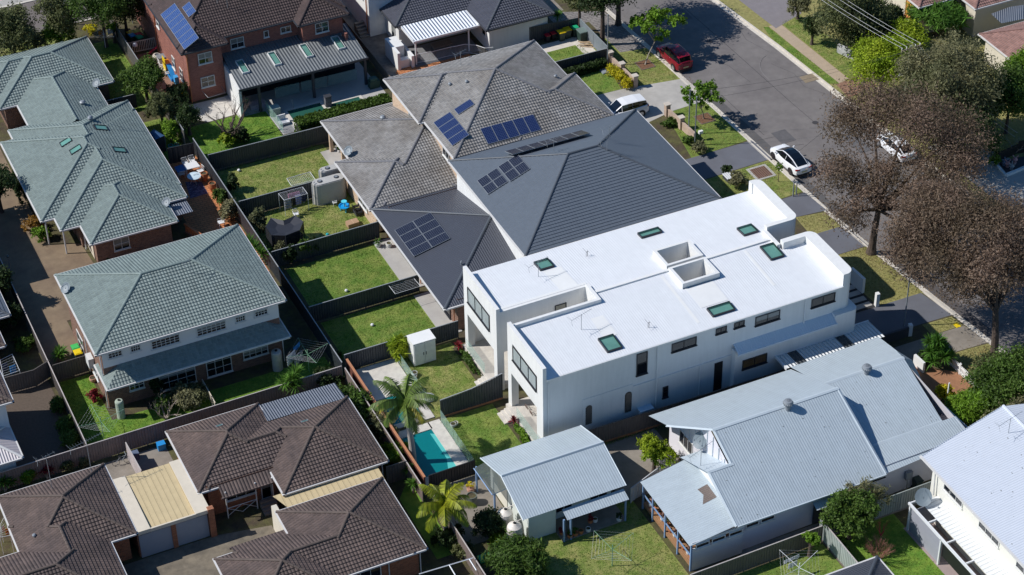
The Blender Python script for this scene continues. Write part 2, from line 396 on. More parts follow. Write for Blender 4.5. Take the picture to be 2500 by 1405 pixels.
M_BLACK_CAP = mat('slate_cap', (78, 82, 88), .6, var=.08)
M_WB_ROOF = mat('pale_blue_corrugated', (174, 185, 192), .42, kind='corr', pitch=.2, depth=.006, var=.05, ns=1.5, streak=.07)
M_WB_CAP = mat('pale_blue_trim', (186, 197, 204), .45, var=.04)
M_LILAC_ROOF = mat('white_blue_corrugated', (200, 206, 216), .45, kind='corr', pitch=.2, depth=.012, var=.03)
M_SKILL = mat('grey_ribbed_metal', (114, 118, 120), .45, kind='corr', pitch=.3, depth=.03, var=.06, metal=.15)
M_ZINC = mat('galvanised_corrugated', (128, 134, 145), .4, kind='corr', pitch=.2, depth=.04, var=.08, metal=.3)
M_CREAM_ROOF = mat('cream_ribbed_metal', (203, 183, 142), .55, kind='rib', pitch=.42, depth=.04, var=.06)
M_CREAM = mat('cream_flashing', (214, 203, 184), .6, var=.06)
M_BRICK_P = mat('pinkish_brown_brick', (134, 103, 88), .85, kind='brick', depth=.012, rgb2=(96, 74, 64), var=.1)
M_BRICK_R = mat('red_brick', (150, 98, 84), .85, kind='brick', depth=.01, rgb2=(118, 74, 66), var=.08)
M_BRICK_O = mat('orange_brick', (160, 104, 76), .85, kind='brick', depth=.01, rgb2=(118, 78, 58), var=.08)
M_BRICK_C = mat('cream_brick', (196, 172, 148), .85, kind='brick', depth=.008, rgb2=(180, 152, 126), var=.06)
M_CREAMWALL = mat('cream_render', (208, 200, 184), .85, var=.05)
M_BOARD = mat('white_weatherboard', (212, 214, 218), .7, kind='board', pitch=.18, depth=.02, var=.03)
M_BOARD_C = mat('cream_fibro', (214, 210, 196), .75, var=.04)
M_GUT_W = mat('white_gutter', (210, 208, 206), .5, var=.05)
M_GUT_D = mat('dark_gutter', (62, 64, 70), .5, var=.05)
M_FENCE_G = mat('dark_grey_fence', (64, 69, 75), .5, var=.12, ns=2, rnd=.12, streak=.1, metal=.1)
M_FENCE_P = mat('pinkish_grey_fence', (138, 124, 118), .55, var=.1, ns=2, rnd=.08, streak=.1)
M_FENCE_B = mat('brownish_grey_fence', (102, 96, 92), .55, var=.1, ns=2, rnd=.08, streak=.1)
M_FENCE_L = mat('pale_grey_green_fence', (156, 164, 160), .55, var=.08, rnd=.05, streak=.08)
M_TIMBER = mat('grey_timber', (112, 102, 92), .85, var=.2, ns=6)
M_TIMBER_O = mat('orange_timber', (178, 122, 88), .75, var=.15, ns=6)
M_DECK = mat('deck_timber', (158, 118, 84), .7, kind='rib', pitch=.14, depth=.01, var=.15, ns=4)
M_CONC = mat('pale_concrete', (178, 174, 168), .9, var=.1, ns=.9, bump=.003, bs=25, rgb2=(164, 160, 154))
M_CONC_D = mat('weathered_concrete', (140, 132, 122), .9, var=.14, ns=1.3, rgb2=(124, 116, 106))
M_DRIVE_B = mat('brown_exposed_drive', (118, 100, 82), .9, var=.12, ns=1.2, rgb2=(134, 116, 94), bump=.004, bs=30)
M_ASPH = mat('road_asphalt', (110, 105, 104), .92, var=.12, ns=.9, streak=.05, rgb2=(120, 115, 113), bump=.004, bs=35)
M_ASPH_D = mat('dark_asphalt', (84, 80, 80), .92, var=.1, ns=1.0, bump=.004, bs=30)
M_ASPH_B = mat('blue_grey_drive', (104, 106, 114), .9, var=.07, ns=.8, rgb2=(98, 99, 106), bump=.003, bs=30)
M_KERB = mat('kerb_concrete', (204, 196, 184), .9, var=.12, ns=2.2)
M_PAVER = mat('grey_pavers', (142, 136, 132), .9, kind='pave', pitch=.3, depth=.008, var=.1, rgb2=(120, 114, 112))
M_BRICKPAVE = mat('red_brick_paving', (164, 126, 104), .9, kind='pave', pitch=.12, depth=.008, var=.12, rgb2=(148, 108, 88))
M_TERRA = mat('terracotta_paving', (196, 128, 82), .85, kind='pave', pitch=.3, depth=.006, var=.12, rgb2=(180, 114, 72))
M_TRAV = mat('travertine', (206, 200, 190), .8, var=.1, ns=3, rgb2=(194, 188, 180))
M_TILEG = mat('pale_patio_tile', (180, 177, 172), .75, var=.05, rgb2=(172, 168, 164))
M_GRASS = mat('lush_lawn', (92, 120, 42), .95, var=.24, ns=2.2, rgb2=(122, 134, 62), bump=.03, bs=14)
M_GRASS2 = mat('mown_lawn', (106, 124, 52), .95, var=.24, ns=2.4, rgb2=(142, 140, 82), bump=.03, bs=14)
M_GRASS3 = mat('dry_verge_grass', (138, 134, 80), .95, var=.3, ns=3.4, rgb2=(142, 134, 84), bump=.03, bs=14)
M_GRASS4 = mat('bright_lawn', (84, 122, 34), .95, var=.2, ns=3.2, rgb2=(112, 138, 48), bump=.03, bs=14)
M_EARTH = mat('dark_garden_earth', (74, 64, 50), .95, var=.3, ns=2.2, rgb2=(86, 84, 48), bump=.04, bs=8)
M_MULCH = mat('bark_mulch', (118, 84, 64), .95, var=.3, ns=8, bump=.03, bs=25)
M_REDEARTH = mat('red_earth', (150, 108, 80), .95, var=.15, ns=3)
M_WATER = mat('pool_water', (14, 116, 120), .06, var=.03, spec=.6, bump=.01, bs=2.5)
M_POOLIN = mat('pool_lining_pale', (120, 190, 186), .5, var=.05)
M_WATERG = mat('green_pool_water', (46, 92, 80), .08, var=.05, spec=.6)
M_POOLG = mat('glass_pool_fence', (168, 204, 194), .2, alpha=.22, spec=.2, var=.02)
M_STEEL = mat('galvanised_steel', (138, 144, 150), .5, metal=.2, var=.08)
M_STEELW = mat('white_painted_steel', (220, 222, 224), .45, var=.03)
M_BLUEPAINT = mat('blue_painted_timber', (122, 150, 186), .6, var=.06)
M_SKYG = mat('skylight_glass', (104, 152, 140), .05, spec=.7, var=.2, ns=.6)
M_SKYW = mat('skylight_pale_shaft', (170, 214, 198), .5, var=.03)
M_SKYPANE = mat('skylight_clear_pane', (110, 160, 148), .05, alpha=.12, var=.02)
M_PV_N = mat('navy_solar_cells', (24, 38, 78), .25, kind='panel', rgb2=(84, 100, 138), spec=.4, var=.05)
M_PV_B = mat('blue_solar_cells', (42, 68, 122), .25, kind='panel', rgb2=(110, 130, 170), spec=.6, var=.05)
M_PV_D = mat('black_solar_cells', (30, 32, 46), .16, kind='panel', rgb2=(92, 98, 112), spec=.6, var=.05)
M_BLACK = mat('black_plastic', (30, 31, 34), .5, var=.1)
M_DISH = mat('satellite_dish_grey', (112, 124, 132), .5, var=.04)
M_TANK = mat('grey_water_tank', (182, 180, 176), .7, kind='board', pitch=.25, depth=.02, var=.05)
M_TANKW = mat('cream_water_tank', (226, 218, 208), .6, kind='board', pitch=.16, depth=.025, var=.03)
M_BARK = mat('rough_bark', (84, 72, 64), .95, var=.3, ns=5, bump=.05, bs=9)
M_BARKP = mat('pale_bark', (150, 140, 128), .9, var=.25, ns=5, bump=.02, bs=12)
M_TWIG = mat('bare_twig', (128, 110, 98), .9, var=.2, ns=5)
M_TERRAPOT = mat('terracotta_pot', (182, 112, 72), .8, var=.08)
M_WHITEPOT = mat('white_pot', (214, 212, 208), .6, var=.04)
M_RED = mat('red_plastic', (196, 34, 52), .45, var=.04)
M_YEL = mat('yellow_plastic', (226, 196, 24), .45, var=.04)
M_GRNP = mat('green_plastic', (36, 168, 118), .45, var=.04)
M_BIN = mat('dark_green_bin', (44, 62, 56), .5, var=.06)
M_BLUEP = mat('blue_plastic', (40, 140, 208), .45, var=.04)
M_ORANGE = mat('orange_plastic', (212, 140, 44), .5, var=.05)
M_CARD = mat('cardboard', (170, 138, 110), .85, var=.05)
M_NAVY = mat('navy_cloth', (48, 54, 84), .85, var=.1)
M_CLOTHW = mat('white_cloth', (214, 214, 218), .85, var=.05)
M_CLOTHB = mat('black_net', (36, 38, 44), .8, var=.1)
M_STONE = mat('cut_stone', (186, 164, 146), .9, var=.14, ns=3, rgb2=(168, 148, 134))
M_GLASSROOF = mat('translucent_sheet', (92, 100, 98), .25, alpha=.75, var=.1)
def leafm(name, rgb, rgb2=None): return mat(name, rgb, .6, kind='leaf', var=.2, ns=.7, rgb2=rgb2, spec=.3)
L_MID = leafm('leaf_mid_green', (86, 110, 44), (68, 94, 34))
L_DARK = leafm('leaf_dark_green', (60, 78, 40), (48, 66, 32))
L_BRIGHT = leafm('leaf_bright_green', (112, 144, 42), (90, 126, 32))
L_LIME = leafm('leaf_lime', (154, 168, 42), (122, 150, 34))
L_GOLD = leafm('leaf_golden', (206, 192, 40), (176, 170, 34))
L_OLIVE = leafm('leaf_grey_olive', (106, 110, 70), (88, 96, 58))
L_BROWN = leafm('leaf_brown_she_oak', (132, 111, 96), (104, 90, 72))
L_GREYG = leafm('leaf_grey_green', (132, 128, 94), (100, 104, 70))
L_RED = leafm('leaf_red', (150, 48, 56), (120, 44, 50))
L_YUC = leafm('leaf_strap_green', (96, 134, 52), (76, 116, 42))
# ---------------- houses ----------------
def house(name, label, cat, pcs, rm, cm, wm, gm, tile=True, inset=.5, rects=None, loc=None, group=None, capr=.11, capseg=.42, lip=.06):
    x0 = min(p.r[0] for p in pcs); y0 = min(p.r[2] for p in pcs)
    H = thing(name, label, cat, loc or (x0+.5, y0+.5, 0), group=group)
    mb = MB(); roof_faces(mb, pcs, tile, lip); ro = part('roof', mb, rm, H)
    mb = MB(); roof_caps(mb, pcs, capr, capseg)
    if mb.f: part('ridge_cap', mb, cm, ro)
    mb = MB(); gutters(mb, pcs); part('gutter', mb, gm, H)
    mb = MB(); walls(mb, pcs, inset, rects=rects); part('wall', mb, wm, H)
    return H, ro
def plane_z(pcs, x, y): return max(p.h(x, y) for p in pcs)
def normal_at(pcs, x, y):
    e = .05; z = plane_z(pcs, x, y); return Vector((-(plane_z(pcs, x+e, y)-z)/e, -(plane_z(pcs, x, y+e)-z)/e, 1)).normalized()
def solar(par, pcs, x, y, face, cols, rows, w=1.0, h=1.65, m=None, lift=.12, land=False):
    """cols x rows panels with one corner at (x, y) on the roof plane; u runs along the eave, v up the slope"""
    n = normal_at(pcs, x, y); z = plane_z(pcs, x, y); u = Vector((-n.y, n.x, 0)).normalized(); v = n.cross(u)
    O = Vector((x, y, z))+n*lift
    if land: w, h = h, w
    for c in range(cols):
        for r in range(rows):
            P = O+u*(c*(w+.03))+v*(r*(h+.03)); mb = MB()
            q = [P, P+u*w, P+u*w+v*h, P+v*h]
            for i in range(4): a, b = q[i], q[(i+1) % 4]; mb.face([a-n*.05, b-n*.05, b, a], 1)
            mb.face(q, 1)
            i = .025; k = [P+u*i+v*i+n*.004, P+u*(w-i)+v*i+n*.004, P+u*(w-i)+v*(h-i)+n*.004, P+u*i+v*(h-i)+n*.004]
            mb.face(k, 0, [(0, 0), (w-2*i, 0), (w-2*i, h-2*i), (0, h-2*i)])
            part('solar_panel', mb, [m or M_PV_B, M_STEEL], par)
def skylight(par, pcs, x, y, w, h, shaft=True, lift=.12, fr=None, zf=None):
    """w along the eave, h up the slope; (x, y) the centre"""
    if zf: z = zf(x, y); e = .1; n = Vector((-(zf(x+e, y)-z)/e, -(zf(x, y+e)-z)/e, 1)).normalized()
    else: n = normal_at(pcs, x, y); z = plane_z(pcs, x, y)
    u = Vector((-n.y, n.x, 0)); u = u.normalized() if u.length > .001 else Vector((1, 0, 0)); v = n.cross(u); O = Vector((x, y, z))
    mb = MB()
    def slab(a0, a1, b0, b1, t0, t1):
        q = [O+u*a0+v*b0, O+u*a1+v*b0, O+u*a1+v*b1, O+u*a0+v*b1]
        for i in range(4): a, b = q[i], q[(i+1) % 4]; mb.face([a+n*t0, b+n*t0, b+n*t1, a+n*t1])
        mb.face([a+n*t1 for a in q])
    f = .055
    slab(-w/2, w/2, -h/2, -h/2+f, 0, lift); slab(-w/2, w/2, h/2-f, h/2, 0, lift); slab(-w/2, -w/2+f, -h/2+f, h/2-f, 0, lift); slab(w/2-f, w/2, -h/2+f, h/2-f, 0, lift)
    o = part('skylight', mb, fr or M_FR_D, par); mb = MB(); i = f
    if shaft:    # pale lined recess, floor coloured darker as the unlit room, under clear glass
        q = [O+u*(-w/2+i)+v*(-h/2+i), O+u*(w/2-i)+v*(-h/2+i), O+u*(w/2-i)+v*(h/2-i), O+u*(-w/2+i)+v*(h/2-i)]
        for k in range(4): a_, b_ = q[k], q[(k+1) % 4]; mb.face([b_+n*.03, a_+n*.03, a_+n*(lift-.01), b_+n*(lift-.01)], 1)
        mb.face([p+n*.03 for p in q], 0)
    else: mb.face([O+u*a+v*b+n*lift*.5 for a, b in ((-w/2+i, -h/2+i), (w/2-i, -h/2+i), (w/2-i, h/2-i), (-w/2+i, h/2-i))], 0)
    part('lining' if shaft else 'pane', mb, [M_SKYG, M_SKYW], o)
    if shaft: mb = MB(); mb.face([p+n*(lift-.012) for p in q]); part('pane', mb, M_SKYPANE, o)
    return o
def dish(par, x, y, z, r=.42, arm=.5, name='satellite_dish', face=(-.55, -.35, .75)):
    mb = MB(); d = Vector(face).normalized(); a = d.cross(Vector((0, 0, 1))).normalized(); b = d.cross(a); C0 = Vector((x, y, z+arm))
    prev = None
    for rr, dep in ((0, -.16*r), (.5*r, -.12*r), (.85*r, -.04*r), (r, 0)):
        ring = [C0+d*dep+a*rr*math.cos(t*math.pi/9)+b*rr*1.1*math.sin(t*math.pi/9) for t in range(18)]
        if prev:
            for j in range(18): mb.face([prev[j], prev[(j+1) % 18], ring[(j+1) % 18], ring[j]], smooth=True)
        prev = ring
    mb.tube([(x, y, z-.1), (x, y, z+arm*.7), C0-d*.1*r], .03, 6); mb.tube([C0-b*r*.9, C0+d*r*1.1], .015, 5); mb.tube([C0+d*r*1.0, C0+d*r*1.25], .05, 6)
    return part(name, mb, M_DISH, par)
def antenna(par, x, y, z, h=1.6, L=1.6, ang=.3, n=8, m=None, stub=False):
    mb = MB(); mb.tube([(x, y, z-.1), (x, y, z+h)], .022, 5)
    d = Vector((math.cos(ang), math.sin(ang), .06)); s = Vector((-math.sin(ang), math.cos(ang), 0)); C0 = Vector((x, y, z+h-.06))
    mb.tube([C0-d*L*.5, C0+d*L*.5], .017, 4)
    for i in range(n):
        P = C0+d*L*(-.45+.9*i/(n-1)); wd = .34-.2*i/n; mb.tube([P-s*wd, P+s*wd], .007, 3)
    for sg in (1, -1): P = C0-d*L*.5; mb.tube([P, P-d*.15+s*.3*sg+Vector((0, 0, .25*sg))], .012, 4)
    return part('antenna', mb, m or M_STEEL, par)
def vent(par, x, y, z, r=.16, h=.35): 
    mb = MB(); mb.lathe(x, y, [(r*.8, z-.15), (r*.8, z+h*.4), (r*1.2, z+h*.45), (r*1.25, z+h*.7), (r*.7, z+h), (0, z+h*1.05)], 14); return part('roof_vent', mb, M_STEEL, par)
def pipe(par, pts, r=.045, m=None, name='downpipe'): mb = MB(); mb.tube(pts, r, 8); return part(name, mb, m or M_GUT_W, par)

# 1. two-storey townhouse, green-grey tiles
pc = [Piece(24.35, 39.8, 130.1, 141.4, 6.0, 20)]
H, ro = house('townhouse', 'two storey townhouse with a large grey green hip roof and a long tiled awning', 'house', pc, M_GREEN_TILE, M_GREEN_CAP, M_BRICK_P, M_GUT_W)
mb = MB(); mb.box(24.88, 39.3, 130.57, 130.62, 4.1, 6.15); part('white_upper_wall', mb, M_WHITE_TRIM, H)
mb = MB(); aw = [Piece(24.6, 39.55, 129.05, 132.4, 3.2, 31, 'hhhg')]; roof_faces(mb, aw); 
a = part('awning_roof', mb, M_GREEN_TILE, H); mb = MB(); gutters(mb, aw); part('gutter', mb, M_GUT_W, a)
for x0, x1, z0, z1, c in ((25.35, 26.47, 4.9, 5.44, 4), (27.15, 27.95, 4.9, 5.53, 4), (28.8, 31.1, 4.58, 5.4, 6), (32.5, 34.9, 4.56, 5.4, 6), (35.7, 36.52, 4.83, 5.38, 4), (37.3, 38.4, 4.83, 5.4, 4)):
    window(H, 'S', 130.56, x0, x1, z0, z1, c, 2 if z1-z0 < .7 else 3)
for x0, x1, z0, z1, c in ((26.6, 27.8, 1.2, 2.3, 3), (29.0, 32.0, .25, 2.35, 4), (32.9, 35.0, .25, 2.35, 3), (36.0, 38.1, .95, 2.05, 4)):
    window(H, 'S', 130.58, x0, x1, z0, z1, c, 3)
for y0, y1, z0, z1 in ((137.6, 138.6, 4.0, 5.2), (135.2, 135.9, 4.2, 5.2), (133.0, 134.4, 1.0, 2.2), (137.0, 138.8, .2, 2.2)): window(H, 'W', 24.83, y0, y1, z0, z1, 2, 2)
pipe(H, [(24.75, 130.7, 5.9), (24.75, 130.7, .1)]); pipe(H, [(24.75, 135.6, 5.9), (24.75, 135.6, .1)]); pipe(H, [(39.2, 130.0, 3.1), (39.2, 130.0, .1)])
dish(H, 24.5, 138.8, 6.0, .42, .45); antenna(H, 33.7, 134.6, 7.6, 1.5, 1.3, .5, 5)
mb = MB(); mb.box(24.35, 24.8, 133.6, 134.5, 2.0, 2.9); part('air_conditioner', mb, M_FR_W, H)
# 2. long green single-storey house
t = 21.5
pc = [Piece(26.15, 38.6, 153.9, 167.45, 2.7, t), Piece(27.3, 38.5, 151.85, 169.1, 2.7, t), Piece(29.0, 36.65, 148.75, 158, 2.7, t)]
H, ro = house('villa', 'long grey green tiled villa with stepped hips, four skylights and two sheds of hip roof towards the driveway', 'house', pc, M_GREEN_TILE, M_GREEN_CAP, M_BRICK_P, M_GUT_W,
              rects=[(28.9, 38.1, 154.5, 166.9), (29.0, 38.0, 152.4, 168.6), (29.5, 36.15, 149.3, 157)])
H['label'] = 'long villa with stepped grey green hip roof and four small roof windows'
for x, y in ((30.9, 162.0), (31.3, 160.2)): skylight(H, pc, x, y, .75, 1.1, False)
for x, y in ((34.4, 163.2), (34.9, 159.3)): skylight(H, pc, x, y, .85, 1.2, False)
vent(H, 33.9, 164.6, plane_z(pc, 33.9, 164.6), .2, .5); antenna(H, 34.9, 164.3, plane_z(pc, 34.9, 164.3), 1.9, 1.6, .25, 5); dish(H, 36.5, 151.3, 2.7, .42, .4)
for x, y in ((27.5, 152.1), (26.5, 154.1), (29.2, 152.0)): pipe(H, [(x, y, 2.6), (x, y, 0)], .07, M_GUT_W, 'porch_post')
window(H, 'S', 149.27, 31.0, 32.4, 1.0, 2.2, 2, 2); window(H, 'W', 28.87, 156.5, 158.3, .9, 2.2, 3, 2); window(H, 'W', 28.87, 161.5, 163.3, .9, 2.2, 3, 2)
mb = MB(); wbox(mb, 'W', 29.47, 150.2, 152.6, 0.05, 2.15, 0, .05); part('garage_door', mb, M_CREAM, H)
mb = MB(); mb.box(36.3, 38.4, 149.9, 152.0, 2.35, 2.42); part('pergola_sheet', mb, M_ZINC, H)
# 3. green house at the top left
t = 23
pc = [Piece(20.5, 38.35, 173.05, 182.05, 2.7, t), Piece(29.15, 36.6, 166.2, 177.5, 2.7, t), Piece(18.5, 29.3, 173.0, 186, 2.7, t)]
pc = [Piece(27.5, 38.35, 173.05, 182.05, 2.7, t), Piece(26.1, 36.0, 174.4, 182.05, 2.7, t), Piece(29.15, 36.6, 165.6, 177.4, 2.7, t, 'hhgh')]
H, ro = house('villa', 'grey green tiled villa in the top left corner with a rotary clothesline yard behind it', 'house', pc, M_GREEN_TILE, M_GREEN_CAP, M_BRICK_P, M_GUT_W, rects=[(28, 37.9, 173.55, 181.55), (29.65, 36.1, 169.3, 177)])
H['label'] = 'grey green tiled villa in the top left corner, without roof windows'
dish(H, 36.6, 172.6, 2.8, .4, .45); vent(H, 34.3, 168.9, plane_z(pc, 34.3, 168.9), .22, .35)
antenna(H, 34.3, 170.4, plane_z(pc, 34.3, 170.4), 1.2, .3, 1.2, 2); window(H, 'W', 29.62, 170.2, 171.4, 1, 2.1)
pc = [Piece(22.0, 30.6, 170.7, 183, 2.7, t)]
# 4. brown brick villa, middle
t = 22.5
pc = [Piece(27.3, 34.6, 115.3, 122.95, 2.7, t), Piece(32.85, 41.05, 112.55, 120.7, 2.7, t), Piece(28.8, 36.5, 114.5, 120.7, 2.7, t)]
pc = [Piece(27.3, 34.6, 115.4, 122.95, 2.7, t), Piece(32.85, 41.05, 112.55, 120.7, 2.7, t), Piece(28.0, 37.0, 115.4, 120.7, 2.7, t)]
H, ro = house('villa', 'brown tiled villa with galvanised lean-to, between the cream garage roof and tall palm', 'house', pc, M_BROWN_TILE, M_BROWN_CAP, M_BRICK_O, M_GUT_W, rects=[(27.75, 34.1, 115.9, 122.5), (33.3, 40.6, 113.0, 120.25), (28, 35, 115.5, 120.2)])
mb = MB(); mb.face([(28.8, 114.5, 2.4), (32.85, 114.5, 2.4), (32.85, 115.4, 2.77), (28.8, 115.4, 2.77)]); mb.box(28.7, 32.85, 114.38, 114.5, 2.27, 2.4); part('verandah_tiles', mb, M_BROWN_TILE, ro)
for x, y in ((30.85, 120.75), (36.75, 118.3)): skylight(H, pc, x, y, .55, .32, False, .08, M_STEEL)
mb = MB(); mb.face([G(631.5, 989.8,2.6), G(652.8, 1029.0,2.9), G(844.3, 971.8,2.9), G(817.4, 934.9,2.6)][::-1]); o = part('leanto_roof', mb, M_ZINC, H)
mb = MB(); mb.face([(32.9, 110.9, 2.35), (40.2, 110.9, 2.35), (40.2, 112.9, 2.5), (32.1, 112.9, 2.5)]); part('carport_roof', mb, M_CREAM_ROOF, H)
window(H, 'S', 115.47, 29.3, 31.6, 1.0, 2.2, 3, 1); window(H, 'S', 115.47, 32.0, 32.8, .1, 2.1, 1, 1)
for x in (29.1, 31.4, 32.7): pipe(H, [(x, 114.75, 2.6), (x, 114.75, 0)], .05, M_GUT_W, 'porch_post')
mb = MB()
for xa, xb in ((29.1, 30.25), (30.25, 31.4)):
    mb.tube([(xa, 114.75, .95), (xb, 114.75, .95)], .03, 4); mb.tube([(xa, 114.75, .2), (xb, 114.75, .95)], .02, 4); mb.tube([(xa, 114.75, .95), (xb, 114.75, .2)], .02, 4)
part('porch_railing', mb, M_FR_W, H)
mb = MB()
for i in range(4): mb.box(31.6, 32.8, 114.9-.3*(i+1), 114.9-.3*i, 0, .6-.15*i)
part('porch_step', mb, M_CONC_D, H)
pipe(H, [(40.7, 112.9, 2.6), (40.7, 112.9, 0)]); pipe(H, [(27.6, 115.6, 2.6), (27.6, 115.6, 0)])
# 5. brown villa, bottom
pc = [Piece(31.7, 39.95, 102.8, 111.0, 2.7, t), Piece(26.1, 33.7, 100.8, 108.4, 2.7, t), Piece(27.5, 39.0, 102.8, 108.4, 2.7, t)]
H, ro = house('villa', 'brown tiled villa at the bottom edge, left of the yellow green palm', 'house', pc, M_BROWN_TILE, M_BROWN_CAP, M_BRICK_O, M_GUT_W, rects=[(32.2, 39.5, 103.3, 110.5), (26.6, 33.2, 101.3, 107.9), (28, 38, 103.3, 107.9)])
mb = MB(); mb.face([(31.7, 108.4, 2.76), (31.7, 109.2, 2.43), (27.6, 109.2, 2.43), (27.6, 108.4, 2.76)]); mb.box(27.5, 31.7, 109.2, 109.32, 2.3, 2.43); part('verandah_tiles', mb, M_BROWN_TILE, ro)
window(H, 'S', 103.27, 35.0, 36.6, 1, 2.2); pipe(H, [(39.6, 103.2, 2.6), (39.6, 103.2, 0)]); pipe(H, [(37.2, 103.2, 2.6), (37.2, 103.2, 0)])
mb = MB(); mb.box(31.7, 32.1, 108.9, 112.2, 0, 2.3); part('side_wall', mb, M_CREAMWALL, H)
# 6. brown villa, bottom left + double garage
pc = [Piece(6, 20.0, 106.35, 115.15, 2.7, 24), Piece(13.95, 21.95, 113.35, 121.5, 2.7, 24), Piece(13.9, 20.0, 109, 118, 2.7, 24)]
H, ro = house('villa', 'brown tiled villa in the bottom left corner with a tall antenna, beside the double garage', 'house', pc, M_BROWN_TILE, M_BROWN_CAP, M_BRICK_O, M_GUT_W, rects=[(7, 19.5, 107, 114.6), (14.5, 21.45, 113.85, 121), (14.4, 19.5, 110, 117)])
antenna(H, 17.65, 119.6, 3.6, 3.2, 1.4, .2, 4); antenna(H, 20.8, 120.4, 3.0, 3.4, 2.6, .2, 12); vent(H, 15.2, 115.6, plane_z(pc, 15.2, 115.6), .12, .25)
H = thing('double_garage', 'double garage with a cream ribbed metal roof and two grey roller doors', 'garage', (22, 113.5, 0))
mb = MB(); mb.box(22.0, 27.45, 113.65, 119.5, 0, 2.3); part('wall', mb, M_BRICK_O, H)
mb = MB(); mb.face([(23.0, 113.45, 2.5), (26.4, 113.45, 2.5), (26.4, 119.55, 2.62), (23.0, 119.55, 2.62)]); ro = part('roof', mb, M_CREAM_ROOF, H)
mb = MB(); mb.box(22.05, 23.0, 113.4, 119.6, 2.35, 2.68); mb.box(26.4, 27.5, 113.4, 119.6, 2.35, 2.68); mb.box(23, 26.4, 113.38, 113.5, 2.35, 2.66); part('parapet_flashing', mb, M_CREAM, ro)
for xa, xb in ((22.1, 24.5), (24.85, 27.25)):
    mb = MB(); mb.box(xa, xb, 113.55, 113.63, 0, 2.15); part('garage_door', mb, mat('roller_door_grey', (150, 158, 170), .5, kind='board', pitch=.12, depth=.008, var=.04), H)
mb = MB(); mb.box(27.3, 27.75, 113.3, 113.7, 0, 2.75); part('brick_pier', mb, M_BRICK_O, H); mb = MB(); mb.box(24.5, 24.85, 113.45, 113.66, 0, 2.3); part('brick_pier', mb, M_BRICK_O, H)
# 7. light grey tiled two-storey house
t = 22
pc = [Piece(59.85, 74.45, 142.35, 156.95, 6.0, t), Piece(59.35, 68, 148.85, 156.9, 6.0, t), Piece(66, 75.25, 142.3, 150.1, 6.0, t)]
H, ro = house('grey_tiled_house', 'large two storey house with light grey tiles and blue solar panels', 'house', pc, M_GREY_TILE, M_GREY_CAP, M_BRICK_C, M_GUT_W)
tl = 18; pl_ = [Piece(53.2, 67.8, 142.55, 157.35, 3.0, tl), Piece(51.9, 60, 142.5, 150.6, 3.0, tl)]
mb = MB(); roof_faces(mb, pl_, True); 
lo = part('rear_roof', mb, M_GREY_TILE, H); mb = MB(); roof_caps(mb, pl_); part('ridge_cap', mb, M_GREY_CAP, lo); mb = MB(); gutters(mb, pl_); part('gutter', mb, M_GUT_W, lo)
mb = MB(); walls(mb, pl_, .5, rects=[(54.4, 67, 143, 156.9), (52.6, 60, 143, 150)]); part('rear_wall', mb, M_BRICK_C, H)
for x, y in ((53.7, 156.6), (53.7, 153.6), (53.7, 151.6)): mb = MB(); mb.box(x-.15, x+.15, y-.15, y+.15, 0, 3.0); part('alfresco_post', mb, M_BRICK_C, H)
window(H, 'W', 54.37, 152.4, 155.6, .2, 2.3, 3, 1, M_FR_D); window(H, 'W', 52.57, 145.0, 147.0, .9, 2.2, 2, 1)
solar(H, pc, 60.35, 147.9, 'W', 4, 1, 1.0, 1.75, M_PV_N); solar(H, pc, 62.35, 147.9, 'W', 1, 1, .95, 1.7, M_PV_N)
solar(H, pc, 63.2, 142.75, 'S', 5, 1, 1.0, 1.75, M_PV_N)
dish(H, 53.3, 151.0, 3.1, .42, .5); mb = MB(); n = normal_at(pl_, 57.4, 153.2); vent(H, 57.6, 153.2, plane_z(pl_, 57.6, 153.2), .22, .4)
for x, y in ((63.4, 151.2), (64.6, 150.2), (73.0, 149.4)): vent(H, x, y, plane_z(pc, x, y), .13, .28)
antenna(H, 65.9, 154.4, plane_z(pc, 65.9, 154.4), 1.5, 1.3, .25, 5)
window(H, 'W', 59.82, 151, 152.4, 4.0, 5.2); window(H, 'W', 60.3, 144.5, 145.9, 4.2, 5.3)
# 8. charcoal duplex: tiled upper roof, metal rear roof
pc = [Piece(59.25, 77.35, 126.95, 142.25, 6.0, 21.5)]
H, ro = house('charcoal_house', 'wide charcoal roofed house with black solar panels and a lower dark metal rear roof', 'house', pc, M_CHAR_TILE, M_CHAR_CAP, M_WHITE, M_GUT_W, capseg=2.5, capr=.1, lip=.045)
pl_ = [Piece(52.05, 70, 127.0, 142.5, 3.0, 13.3)]
mb = MB(); roof_faces(mb, pl_, False); lo = part('rear_roof', mb, M_CHAR_METAL, H); mb = MB(); roof_caps(mb, pl_, .12, 30); part('ridge_cap', mb, M_CHAR_CAP, lo); mb = MB(); gutters(mb, pl_); part('gutter', mb, M_GUT_W, lo)
mb = MB(); walls(mb, pl_, .9, rects=[(53.4, 65, 127.5, 142.0)]); part('rear_wall', mb, M_BRICK_P, H)
solar(H, pl_, 52.55, 138.55, 'W', 4, 2, 1.02, 1.7, M_PV_D)
solar(H, pc, 60.0, 137.9, 'W', 2, 2, 1.1, .98, M_PV_D, land=False); solar(H, pc, 62.0, 137.95, 'W', 2, 2, 1.2, .98, M_PV_D)
solar(H, pc, 70.6, 139.3, 'N', 7, 1, 1.02, 1.7, M_PV_D, .35)
for x, y in ((71.5, 136.0), (66.5, 136.5)): antenna(H, x, y, plane_z(pc, x, y), 1.3, 1.5, .2, 6)
antenna(H, 70.2, 133.9, plane_z(pc, 70.2, 133.9), 1.4, 1.6, .3, 6); vent(H, 55.3, 130.9, plane_z(pl_, 55.3, 130.9), .08, .4)
